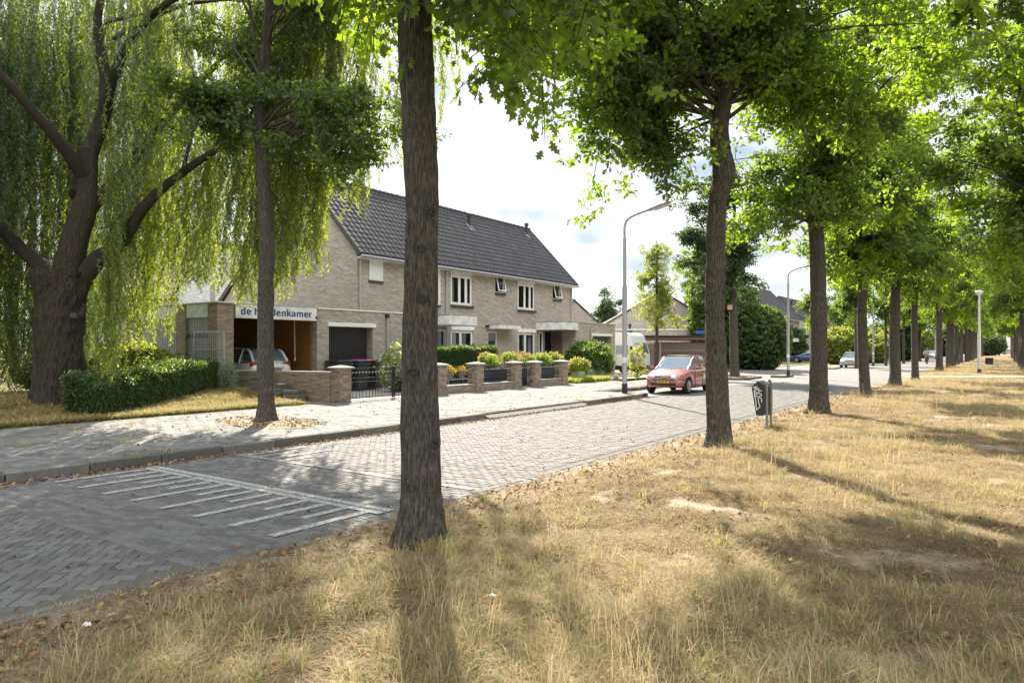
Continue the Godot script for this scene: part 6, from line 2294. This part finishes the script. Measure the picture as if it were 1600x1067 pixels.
# ---------------------------------------------------------------- the cyclist
func flesh(bones: Array, cell: float, k: float) -> Geo:
	# bones: [a, b, ra, rb]; joined by a smooth minimum and meshed as surface nets
	var lo := Vector3(1e9, 1e9, 1e9)
	var hi := -lo
	for b in bones:
		var r: float = maxf(b[2], b[3]) + 0.06
		for p in [b[0], b[1]]:
			lo = lo.min(p - Vector3.ONE * r)
			hi = hi.max(p + Vector3.ONE * r)
	var n := Vector3i(((hi - lo) / cell).ceil()) + Vector3i.ONE
	var f := PackedFloat32Array()
	f.resize(n.x * n.y * n.z)
	f.fill(1.0)
	for b in bones:
		var r: float = maxf(b[2], b[3]) + 0.08
		var a0 := Vector3i(((b[0].min(b[1]) - Vector3.ONE * r - lo) / cell).floor()).clamp(Vector3i.ZERO, n - Vector3i.ONE)
		var a1 := Vector3i(((b[0].max(b[1]) + Vector3.ONE * r - lo) / cell).ceil()).clamp(Vector3i.ZERO, n - Vector3i.ONE)
		var ab: Vector3 = b[1] - b[0]
		var l2 := maxf(ab.length_squared(), 1e-6)
		for z in range(a0.z, a1.z + 1):
			for y in range(a0.y, a1.y + 1):
				for x in range(a0.x, a1.x + 1):
					var p := lo + Vector3(x, y, z) * cell
					var t := clampf((p - b[0]).dot(ab) / l2, 0, 1)
					var d: float = (p - b[0] - ab * t).length() - lerpf(b[2], b[3], t)
					var i := (z * n.y + y) * n.x + x
					var h := maxf(k - absf(f[i] - d), 0.0) / k
					f[i] = minf(f[i], d) - h * h * k * 0.25
	var at := {}
	var g := Geo.new()
	var step := [1, n.x, n.x * n.y]
	for z in n.z - 1:
		for y in n.y - 1:
			for x in n.x - 1:
				var i := (z * n.y + y) * n.x + x
				var s := Vector3.ZERO
				var c := 0
				for e in [[0, 1], [2, 3], [4, 5], [6, 7], [0, 2], [1, 3], [4, 6], [5, 7], [0, 4], [1, 5], [2, 6], [3, 7]]:
					var u: int = e[0]
					var w: int = e[1]
					var fu := f[i + (u & 1) + ((u >> 1) & 1) * step[1] + (u >> 2) * step[2]]
					var fw := f[i + (w & 1) + ((w >> 1) & 1) * step[1] + (w >> 2) * step[2]]
					if (fu < 0) != (fw < 0):
						var t := fu / (fu - fw)
						s += Vector3(u & 1, (u >> 1) & 1, u >> 2).lerp(Vector3(w & 1, (w >> 1) & 1, w >> 2), t)
						c += 1
				if c:
					at[i] = g.v.size()
					g.v.append(lo + (Vector3(x, y, z) + s / c) * cell)
					g.n.append(Vector3.ZERO)
					g.uv.append(Vector2.ZERO)
	for i in at:
		for ax in 3:
			var j: int = i + step[ax]
			if j >= f.size() or (f[i] < 0) == (f[j] < 0):
				continue
			var u: int = step[(ax + 1) % 3]
			var w: int = step[(ax + 2) % 3]
			if at.has(i - u) and at.has(i - w) and at.has(i - u - w):
				var q := [at[i], at[i - u], at[i - u - w], at[i - w]]
				if f[i] < 0:
					q.reverse()
				# outside is where the field is positive
				for t in [[q[0], q[1], q[2]], [q[0], q[2], q[3]]]:
					var m: Vector3 = (g.v[t[2]] - g.v[t[0]]).cross(g.v[t[1]] - g.v[t[0]])
					for h in t:
						g.n[h] += m
					g.ix.append_array([t[0], t[1], t[2]])
	for i in g.n.size():
		g.n[i] = g.n[i].normalized()
	return g

func rider() -> void:
	var at := Vector3(-6.9, 0.0, -88.5)
	var bk := thing("bicycle", "dark city bicycle under the cyclist far down the street", "bicycle", "", at)
	for z in [-0.53, 0.53]:
		var w := Geo.new()
		var ring := []
		for i in 25:
			var a := TAU * i / 24.0
			ring.append(Vector3(0, 0.34 + sin(a) * 0.325, z + cos(a) * 0.325))
		w.tube(ring, ring.map(func(_q): return 0.02), 6, false)
		var wn := part(bk, "wheel", w, M.rubber)
		var sp := Geo.new()
		for i in 14:
			var a := TAU * i / 14.0
			sp.bar(Vector3(0, 0.34, z), Vector3(0, 0.34 + sin(a) * 0.31, z + cos(a) * 0.31), 0.003, 3)
		part(wn, "spokes", sp, M.zinc)
	var fr := Geo.new()
	for b in [[Vector3(0, 0.34, -0.53), Vector3(0, 0.3, -0.05)], [Vector3(0, 0.3, -0.05), Vector3(0, 0.86, -0.2)], [Vector3(0, 0.3, -0.05), Vector3(0, 0.8, 0.38)], [Vector3(0, 0.78, -0.18), Vector3(0, 0.84, 0.37)], [Vector3(0, 0.34, 0.53), Vector3(0, 1.05, 0.33)], [Vector3(0, 0.34, -0.53), Vector3(0, 0.78, -0.18)]]:
		fr.bar(b[0], b[1], 0.018)
	part(bk, "frame", fr, M.black_metal)
	var hb := Geo.new()
	hb.tube([Vector3(-0.31, 1.06, 0.16), Vector3(-0.27, 1.09, 0.3), Vector3(0, 1.06, 0.35), Vector3(0.27, 1.09, 0.3), Vector3(0.31, 1.06, 0.16)], [0.014, 0.013, 0.013, 0.013, 0.014], 6)
	part(bk, "handlebar", hb, M.zinc)
	var sd := Geo.new()
	sd.bbox(Vector3(0, 0.9, -0.22), Vector3(0.16, 0.06, 0.26), 0.025)
	part(bk, "saddle", sd, M.black)
	var pe := thing("person", "person in pale blue shirt and brown trousers cycling towards the camera", "person", "", at)
	var skin := mat(0.42, 0.24, 0.16, 0.6)
	var hip := Vector3(0, 0.98, -0.2)
	var chest := Vector3(0, 1.36, -0.06)
	var neck := Vector3(0, 1.52, 0.0)
	var head := Vector3(0, 1.66, 0.03)
	var body := [[hip, Vector3(0, 1.2, -0.12), 0.15, 0.14], [Vector3(0, 1.2, -0.12), chest, 0.14, 0.15], [Vector3(-0.14, 1.42, -0.04), Vector3(0.14, 1.42, -0.04), 0.085, 0.085], [chest, neck, 0.1, 0.055], [neck, head, 0.055, 0.07], [head + Vector3(0, 0.03, 0), head + Vector3(0, -0.05, 0.025), 0.098, 0.075]]
	var knees := [Vector3(0.13, 0.78, 0.2), Vector3(-0.13, 0.62, 0.16)]
	var feet := [Vector3(0.13, 0.42, -0.02), Vector3(-0.13, 0.17, 0.02)]
	for i in 2:
		var s := 1.0 if i == 0 else -1.0
		body.append([hip + Vector3(0.09 * s, 0, 0), knees[i], 0.1, 0.07])
		body.append([knees[i], feet[i] + Vector3(0, 0.04, 0), 0.065, 0.042])
		body.append([feet[i], feet[i] + Vector3(0, -0.03, 0.17), 0.045, 0.04])
		body.append([Vector3(0.19 * s, 1.42, -0.04), Vector3(0.33 * s, 1.2, 0.0), 0.062, 0.05])
		body.append([Vector3(0.33 * s, 1.2, 0.0), Vector3(0.3 * s, 1.1, 0.2), 0.048, 0.036])
	part(pe, "body", flesh(body, 0.025, 0.05), skin)
	var shirt := [[hip + Vector3(0, 0.02, 0), Vector3(0, 1.2, -0.12), 0.172, 0.163], [Vector3(0, 1.2, -0.12), chest, 0.163, 0.172], [Vector3(-0.15, 1.42, -0.04), Vector3(0.15, 1.42, -0.04), 0.105, 0.105]]
	var legs := []
	for i in 2:
		var s := 1.0 if i == 0 else -1.0
		shirt.append([Vector3(0.19 * s, 1.42, -0.04), Vector3(0.31 * s, 1.23, -0.005), 0.085, 0.072])
		legs.append([hip + Vector3(0.09 * s, -0.02, 0), knees[i], 0.122, 0.09])
		legs.append([knees[i], feet[i] + Vector3(0, 0.1, 0), 0.085, 0.06])
	part(pe, "shirt", flesh(shirt, 0.025, 0.05), mat(0.35, 0.5, 0.68, 0.8))
	part(pe, "trousers", flesh(legs, 0.025, 0.05), mat(0.2, 0.13, 0.09, 0.85))
	part(pe, "hair", flesh([[head + Vector3(0, 0.055, -0.02), head + Vector3(0, 0.02, -0.05), 0.098, 0.085]], 0.02, 0.03), mat(0.35, 0.33, 0.3, 0.8))
	# face and fingers: small shapes on the body
	var fc := Geo.new()
	fc.tube([head + Vector3(0, 0.02, 0.09), head + Vector3(0, -0.03, 0.125), head + Vector3(0, -0.04, 0.1)], [0.01, 0.018, 0.012], 6)
	for s in [-1.0, 1.0]:
		fc.bbox(head + Vector3(0.1 * s, -0.01, 0), Vector3(0.02, 0.06, 0.035), 0.008)
		for q in 4:
			var b := Vector3(0.3 * s + (q - 1.5) * 0.02 * s, 1.1, 0.2)
			fc.tube([b, b + Vector3(0, -0.005, 0.05), b + Vector3(0, -0.045, 0.055), b + Vector3(0, -0.06, 0.02)], [0.012, 0.011, 0.01, 0.008], 5)
		var tb := Vector3(0.27 * s, 1.09, 0.18)
		fc.tube([tb, tb + Vector3(-0.02 * s, -0.02, 0.03), tb + Vector3(-0.01 * s, -0.05, 0.045)], [0.013, 0.011, 0.008], 5)
	part(pe, "face_and_fingers", fc, skin)
	var ey := Geo.new()
	for s in [-1.0, 1.0]:
		ey.bbox(head + Vector3(0.036 * s, 0.02, 0.098), Vector3(0.026, 0.012, 0.012), 0.004)
	ey.bbox(head + Vector3(0, -0.075, 0.092), Vector3(0.05, 0.01, 0.014), 0.004)
	part(pe, "eyes_and_mouth", ey, M.brick_dark)

# ---------------------------------------------------------------- street furniture
func street_things() -> void:
	var V := func(x, y, z): return Vector3(x, y, z)
	var lamp := thing("street_lamp", "tall grey street lamp with curved arm standing on the pavement corner", "street lamp", "curved arm street lamps on the left", Vector3(-11.0, 0.12, -22.5))
	var b := Geo.new()
	b.lathe([Vector2(0.1, 0), Vector2(0.1, 0.34), Vector2(0.092, 0.345)], Vector3.ZERO, 14)
	part(lamp, "base", b, M.black)
	var p := Geo.new()
	p.lathe([Vector2(0.088, 0.345), Vector2(0.085, 3.75), Vector2(0.06, 3.82), Vector2(0.056, 5.5)], Vector3.ZERO, 14, false)
	part(lamp, "pole", p, M.zinc)
	var a := Geo.new()
	a.tube(curve([V.call(0, 5.5, 0), V.call(0, 5.9, 0), V.call(0.12, 6.15, 0), V.call(0.45, 6.3, 0), V.call(1.0, 6.42, 0)], 14), range(15).map(func(_i): return 0.042), 8)
	part(lamp, "arm", a, M.pipe)
	var hd := Geo.new()
	hd.loft([[0.9, 0.05, 0.05], [1.05, 0.1, 0.07], [1.35, 0.15, 0.085], [1.65, 0.12, 0.06], [1.78, 0.03, 0.02]].map(func(s):
		var y: float = 6.40 + (s[0] - 0.9) * 0.22
		return PackedVector3Array(range(10).map(func(i): return Vector3(s[0], y + sin(TAU * i / 10.0) * s[2], -cos(TAU * i / 10.0) * s[1])))), true, true)
	part(lamp, "lamp_head", hd, M.pipe)
	var ln := Geo.new()
	ln.bbox(V.call(1.36, 6.43, 0), Vector3(0.5, 0.05, 0.2), 0.02, Basis(Vector3.BACK, 0.22))
	part(lamp, "lens", ln, mat(0.6, 0.62, 0.6, 0.1))
	var st := Geo.new()
	st.bar(V.call(0, 1.1, 0), V.call(0, 1.28, 0), 0.0895, 14)
	part(lamp, "sticker", st, M.white)
	for k in [[-10.46, -43.2, "street lamp on the narrow kerbed island by the side road"], [-9.9, -72.0, "far street lamp near the silver saloon"], [-9.4, -101.0, "far street lamp above the cyclist"], [-9.2, -133.0, "farthest curved street lamp on the left"]]:
		var c: Node3D = lamp.duplicate()
		c.name = numbered("street_lamp")
		add_child(c, true)
		c.position = Vector3(k[0], 0.1, k[1])
		c.set_meta("label", k[2])
	# footpath lamp
	var fl := thing("path_lamp", "straight pale lamp post with small head standing on the dry verge by the footpath", "street lamp", "", Vector3(-1.33, 0.08, -54.9))
	var fb := Geo.new()
	fb.lathe([Vector2(0.11, 0), Vector2(0.11, 0.3), Vector2(0.1, 0.3)], Vector3.ZERO, 12)
	part(fl, "base", fb, M.black)
	var fp := Geo.new()
	fp.lathe([Vector2(0.1, 0.3), Vector2(0.095, 2.6), Vector2(0.07, 2.7), Vector2(0.06, 5.1)], Vector3.ZERO, 12, false)
	part(fl, "pole", fp, mat(0.5, 0.5, 0.5, 0.5, 0.2))
	var fh := Geo.new()
	fh.lathe([Vector2(0.06, 5.08), Vector2(0.16, 5.2), Vector2(0.24, 5.32), Vector2(0.22, 5.4), Vector2(0.05, 5.46)], Vector3.ZERO, 14)
	part(fl, "lamp_head", fh, mat(0.6, 0.6, 0.58, 0.4))
	# litter bin
	var lb := thing("litter_bin", "black litter bin with white graffiti in a bent tube frame on the dry verge", "litter bin", "", Vector3(-4.12, gy(-4.12, -15.1) - 0.02, -15.05))
	var shell := Geo.new()
	shell.prism([Vector2(-0.02, 0.27), Vector2(-0.02, 0.91), Vector2(-0.145, 0.99), Vector2(-0.275, 0.87), Vector2(-0.175, 0.27)], 0.44, Transform3D(Basis(), Vector3(0, 0, -0.45)))
	part(lb, "container", shell, mat(0.03, 0.033, 0.035, 0.45))
	var fpn := Geo.new()
	fpn.prism([Vector2(-0.028, 0.262), Vector2(-0.028, 0.905), Vector2(-0.145, 0.98), Vector2(-0.267, 0.867), Vector2(-0.17, 0.262)], 0.02, Transform3D(Basis(), Vector3(0, 0, -0.006)))
	part(lb, "front_plate", fpn, mat(0.018, 0.022, 0.025, 0.4))
	var sp := Geo.new()
	sp.bbox(V.call(0.02, 0.57, -0.36), Vector3(0.06, 0.62, 0.16), 0.012)
	part(lb, "side_plate", sp, mat(0.22, 0.21, 0.17, 0.45, 0.5))
	var fr := Geo.new()
	fr.tube(curve([V.call(0.055, -0.05, 0.03), V.call(0.055, 0.5, 0.03), V.call(0.055, 0.9, 0.03), V.call(0.055, 0.99, -0.03), V.call(0.055, 1.0, -0.14), V.call(0.055, 0.93, -0.26), V.call(0.055, 0.5, -0.28), V.call(0.055, -0.05, -0.28)], 32), range(33).map(func(_i): return 0.024), 10)
	part(lb, "tube_frame", fr, mat(0.2, 0.2, 0.2, 0.4, 0.6))
	var gf := Geo.new()
	for line in [[[-0.235, 0.86], [-0.15, 0.875], [-0.215, 0.83], [-0.11, 0.835]], [[-0.215, 0.775], [-0.15, 0.815], [-0.09, 0.8]], [[-0.225, 0.765], [-0.14, 0.745], [-0.17, 0.7], [-0.205, 0.74], [-0.205, 0.68], [-0.14, 0.655]], [[-0.06, 0.79], [-0.12, 0.775], [-0.115, 0.73], [-0.06, 0.72], [-0.065, 0.675], [-0.13, 0.68]],
		[[-0.2, 0.665], [-0.175, 0.57], [-0.165, 0.38], [-0.09, 0.45], [-0.115, 0.53], [-0.13, 0.62], [-0.1, 0.645], [-0.055, 0.62], [-0.06, 0.55]]]:
		for i in line.size() - 1:
			var u := Vector2(line[i][0], line[i][1])
			var w := Vector2(line[i + 1][0], line[i + 1][1])
			var n := (w - u).orthogonal().normalized() * 0.008
			var d := (w - u).normalized() * 0.005
			gf.quad(Vector3(u.x - d.x + n.x, u.y - d.y + n.y, 0.0165), Vector3(u.x - d.x - n.x, u.y - d.y - n.y, 0.0165), Vector3(w.x + d.x - n.x, w.y + d.y - n.y, 0.0165 + i * 0.0002), Vector3(w.x + d.x + n.x, w.y + d.y + n.y, 0.0165 + i * 0.0002))
	part(lb, "graffiti", gf, mat(0.75, 0.75, 0.75, 0.6))
	# dark bin farther up the verge
	var db := thing("litter_bin", "squat dark bin in the middle of the far verge", "litter bin", "", Vector3(-1.25, 0.05, -87.0))
	var dg := Geo.new()
	dg.bbox(V.call(0, 0.36, 0), Vector3(0.7, 0.66, 0.6), 0.05)
	part(db, "container", dg, M.black)
	var dl := Geo.new()
	dl.bbox(V.call(0, 0.7, 0), Vector3(0.76, 0.06, 0.66), 0.02)
	part(db, "lid", dl, M.grey_door)
	# street name sign
	var sn := thing("street_sign", "blue street name sign on a grey post, half behind the second trunk", "sign", "", Vector3(-13.35, 0.1, -37.2), deg_to_rad(20))
	var sg := Geo.new()
	sg.bar(V.call(0.12, 0, 0), V.call(0.12, 2.7, 0), 0.035, 10)
	part(sn, "post", sg, M.zinc)
	var sb := Geo.new()
	sb.bbox(V.call(-0.2, 2.5, 0.045), Vector3(0.62, 0.17, 0.02), 0.006)
	part(sn, "plate", sb, mat(0.015, 0.1, 0.42, 0.4))
	# nest box
	var nb := thing("nest_box", "small pale wooden nest box hung on the dark leaved tree", "nest box", "", Vector3(-12.62, 3.9, -39.1), deg_to_rad(35))
	var ng := Geo.new()
	ng.bbox(V.call(0, 0.13, 0.04), Vector3(0.24, 0.26, 0.16), 0.01)
	part(nb, "case", ng, mat(0.5, 0.36, 0.18, 0.8))
	var nr := Geo.new()
	nr.bbox(V.call(0, 0.275, 0.05), Vector3(0.28, 0.025, 0.2), 0.006)
	part(nb, "lid", nr, mat(0.32, 0.22, 0.12, 0.8))
	var nh := Geo.new()
	nh.tube([V.call(0, 0.15, 0.118), V.call(0, 0.15, 0.128)], [0.025, 0.025], 10)
	part(nb, "entrance", nh, M.black)
	# wooden shed and fence across the side road
	var sh := thing("wooden_shed", "weathered plank shed with reddish roof edge behind the pink car", "shed", "", Vector3(-19.3, 0.05, -45.15), deg_to_rad(36))
	var tones := [[0.21, 0.17, 0.145], [0.26, 0.215, 0.185], [0.16, 0.13, 0.115], [0.24, 0.18, 0.15]].map(func(c): return fuzz(mat(c[0], c[1], c[2], 0.85), M.spot, 1.4))
	for i in 13:
		var g := Geo.new()
		g.bbox(V.call(1.65, 0.1 + i * 0.158, 0.01 * (i % 2)), Vector3(3.3, 0.15, 0.04), 0.01)
		part(sh, "plank", g, tones[(i * 3 + i / 4) % 4])
	var bx := Geo.new()
	bx.span(V.call(0.02, 0, -2.4), V.call(3.28, 2.1, -0.03))
	part(sh, "wall", bx, M.dark_inside)
	var rf := Geo.new()
	rf.bbox(V.call(0.9, 2.36, -1.1), Vector3(5.6, 0.2, 2.9), 0.03)
	part(sh, "roof", rf, mat(0.17, 0.095, 0.09, 0.8))
	var dk := Geo.new()
	dk.bbox(V.call(0.9, 2.52, -1.1), Vector3(5.7, 0.09, 3.0), 0.02)
	part(sh, "roof_edge", dk, M.roof_under)
	for x in [-0.08, 3.38]:
		var g := Geo.new()
		g.bbox(V.call(x, 1.08, 0.02), Vector3(0.12, 2.16, 0.12), 0.012)
		part(sh, "post", g, M.concrete)
	var wf := thing("plank_fence", "grey upright board fence left of the weathered shed", "fence", "", Vector3(-19.3, 0.05, -45.15), deg_to_rad(36))
	for i in 13:
		var g := Geo.new()
		g.bbox(V.call(-0.24 - i * 0.118, 1.0, 0.012 * (i % 2)), Vector3(0.098, 1.96 + 0.02 * (i % 3), 0.03), 0.008)
		part(wf, "board", g, tones[(i * 5) % 4])
	var rl := Geo.new()
	for y in [0.5, 1.5]:
		rl.bbox(V.call(-0.95, y, -0.035), Vector3(1.6, 0.09, 0.03), 0.006)
	part(wf, "rail", rl, tones[2])

# ---------------------------------------------------------------- dry grass, leaves on the ground
func grasses() -> void:
	rng.seed = 4242
	var patch := FastNoiseLite.new()
	patch.seed = 9
	patch.frequency = 0.16
	patch.fractal_octaves = 3
	var clump := FastNoiseLite.new()
	clump.seed = 19
	clump.frequency = 0.9
	clump.fractal_octaves = 3
	var sets := {thatch = [[], []], low = [[], []], tall = [[], []], green = [[], []]}
	var tone := func(n: float) -> Color:  # straw, from pale to brown, greener here and there
		var c := Color(0.77, 0.64, 0.42).lerp(Color(0.44, 0.33, 0.195), clampf(0.3 - n * 0.9 + rng.randfn(0, 0.28), 0, 1))
		if rng.randf() < 0.1:
			c = c.lerp(Color(0.3, 0.3, 0.13), 0.6)
		return c * rnd(0.75, 1.05)
	var fwd := Vector2(-0.577, -0.8168)
	for i in 400000:
		# more of them close by, spread over all that lies right of the road
		var d := 2.6 + pow(rng.randf(), 1.7) * 62.0
		var a := rnd(-0.72, 0.72)
		var p := fwd.rotated(a) * d * (1.0 / cos(a))
		if p.x < -5.06 or p.x > 14.0:
			continue
		if p.y < -47.0 and p.y > -49.5:
			continue
		var n := patch.get_noise_2d(p.x, p.y)
		var c := clump.get_noise_2d(p.x, p.y)
		var edge := smoothstep(-4.9, -3.1, p.x)
		var far := 1.0 + d * 0.02
		var root := Vector2(p.x + 4.0, fposmod(p.y + 4.3 + 3.7, 7.4) - 3.7).length()
		var turn := Basis(Vector3.UP, rnd(0, TAU))
		var at := Vector3(p.x, gy(p.x, p.y), p.y)
		var kind := "thatch"
		var s := Vector3(far, far, far) * rnd(0.7, 1.25)
		var stand := edge * smoothstep(-0.3, 0.26, n * 0.7 + c * 0.75 + 0.1)
		var r := rng.randf()
		if i % 2 == 0:
			if rng.randf() > 0.2 + 0.8 * edge:
				continue
		elif r < stand * (0.02 + 0.05 * smoothstep(4.0, 14.0, d)) and n > -0.12 and root > 0.5:
			kind = "tall"
			s.y *= 0.55 + 0.55 * smoothstep(-0.1, 0.4, n)
		elif r < stand * 0.75 and root > 0.4:
			kind = "low"
			s.y *= 0.4 + 0.55 * smoothstep(-0.2, 0.5, c + n * 0.6)
		elif r < stand * 0.8:
			kind = "green"
			s.y *= 0.8
		else:
			continue
		sets[kind][0].append(Transform3D(turn.scaled(s), at))
		sets[kind][1].append(tone.call(n * 0.7 + c * 0.6))
	# far strip
	for i in 22000:
		var z := -48.0 - pow(rng.randf(), 1.5) * 150.0
		var x := rnd(-4.7, 6.0)
		if z > -49.8:
			continue
		sets.low[0].append(Transform3D(Basis(Vector3.UP, rnd(0, TAU)).scaled(Vector3(2.6, rnd(0.6, 1.1), 2.6)), Vector3(x, gy(x, z), z)))
		sets.low[1].append(tone.call(0.1))
	var tags := [["straw_litter", "flattened dry straw lying over the whole verge", blade_tuft(M.straw, 14, 0.045, 0.005, 3.4, 600), "thatch"], ["dry_grass", "short dry straw coloured grass in clumps all over the verge", blade_tuft(M.straw, 18, 0.095, 0.0036, 2.0, 601), "low"], ["tall_grass", "taller dry grass with loose seed heads in patches", blade_tuft(M.straw, 8, 0.32, 0.003, 1.0, 602, true), "tall"], ["green_grass", "greener tufts scattered in the dry grass", blade_tuft(M.verge, 16, 0.17, 0.005, 1.1, 603), "green"]]
	for t in tags:
		var o := copies(self, numbered(t[0]), t[2], sets[t[3]][0], sets[t[3]][1] if t[3] != "green" else [])
		o.set_meta("label", t[1])
	# bank grass
	var bank := []
	for i in 15000:
		var x := -16.25 - pow(rng.randf(), 1.4) * 6.0
		var z := rnd(-12.7, 1.0)
		if x < -19.8 and z < -12.0:
			continue
		bank.append(Transform3D(Basis(Vector3.UP, rnd(0, TAU)).scaled(Vector3(1.5, rnd(0.35, 0.95), 1.5)), Vector3(x, bank_y(x, z), z)))
	var bo := copies(self, numbered("bank_grass"), blade_tuft(M.verge, 16, 0.22, 0.009, 1.1, 604), bank)
	bo.set_meta("label", "half green grass on the bank by the willow and hedge")
	# stems and straw lying on the bare ground
	var lm := Geo.new()
	leaf_outline(lm, Vector3(0, 0.01, -0.05), Vector3(0, 0.12, 1).normalized(), Vector3(0.2, 1, 0).normalized(), 0.11, 0.075, OAK, 0.5, 0.5)
	var piles := [[], [], [], []]
	var drop := func(x: float, y: float, z: float, s := 1.0):
		piles[rng.randi() % 4].append(Transform3D((Basis(Vector3.UP, rnd(0, TAU)) * Basis(Vector3.RIGHT, rnd(-0.4, 0.4))).scaled(Vector3.ONE * s * rnd(0.5, 1.1)), Vector3(x, y + 0.012, z)))
	for i in 8500:  # verge and its ragged edge
		var z := 0.5 - pow(rng.randf(), 1.3) * 34.0
		var x := -4.95 + absf(rng.randfn(0, 1)) * (0.9 if i % 2 else 4.0)
		drop.call(x, gy(x, z) + 0.015, z, rnd(0.3, 0.85))
	for i in 1500:  # gutter below the kerb
		var z := 1.0 - rng.randf() * 24.0
		drop.call(-10.27 + absf(rng.randfn(0, 1)) * 0.14, 0.0, z, 0.7)
	for i in 900:  # pavement and the earth bed
		if i % 2:
			var a := rnd(0, TAU)
			var r := sqrt(rng.randf())
			drop.call(-12.7 + cos(a) * r * 1.5, 0.155, -9.1 + sin(a) * r * 0.85, 0.8)
		else:
			drop.call(rnd(-16.2, -10.5), 0.128, rnd(-20.0, 1.0), 0.7)
	for i in 420:
		drop.call(-12.4 + rnd(-0.8, 0.8), 0.125, -39.6 + rnd(-1.5, 1.5), 1.0)
	for i in 500:
		drop.call(-16.4 + rnd(-0.5, 0.3), 0.13, rnd(-12.5, 1.0), 0.8)
	for i in 260:
		drop.call(rnd(-10.0, -5.2), 0.0, rnd(-16.0, 1.0), 0.6)
	for k in 4:
		var o := copies(self, numbered("fallen_leaves"), lm.mesh(M.litter[k]), piles[k])
		o.set_meta("label", ["rust brown", "tan", "dark brown", "straw coloured"][k] + " fallen leaves on the verge, gutter and pavement")
	# weeds in the pavement joints
	var wx := []
	for q in [[-10.7, -13.6], [-11.0, -22.8], [-10.6, -18.5], [-14.2, -6.0], [-13.0, -4.5], [-14.8, -7.2], [-12.0, -5.6], [-12.6, -7.6], [-10.5, -20.6], [-12.2, -24.4], [-12.2, -26.0], [-10.4, -5.4]]:
		for i in 9:
			wx.append(Transform3D(Basis(Vector3.UP, rnd(0, TAU)).scaled(Vector3(1, rnd(0.2, 0.5), 1)), Vector3(q[0] + rnd(-0.15, 0.15), 0.125, q[1] + rnd(-0.3, 0.3))))
	var wo := copies(self, numbered("weeds"), blade_tuft(M.verge, 10, 0.22, 0.008, 1.0, 605), wx)
	wo.set_meta("label", "small weeds growing between the pavement slabs")
	litter()

func litter() -> void:
	var w := mat(0.75, 0.76, 0.78, 0.7)
	for k in [[-2.66, -3.55, "crumpled white paper scrap in the grass, right of the big trunk"], [-4.4, -1.9, "white scrap at the grass edge in the lower left corner"]]:
		var g := Geo.new()
		var n := 5
		var rings := []
		for i in n:
			var r := PackedVector3Array()
			for j in n:
				r.append(Vector3((j - 2) * 0.009, 0.02 + rnd(-0.008, 0.012), (i - 2) * 0.009))
			rings.append(r)
		g.loft(rings, false, false)
		var o := solo("paper_scrap", g, w, k[2], "litter")
		o.position = Vector3(k[0], gy(k[0], k[1]) + 0.05, k[1])
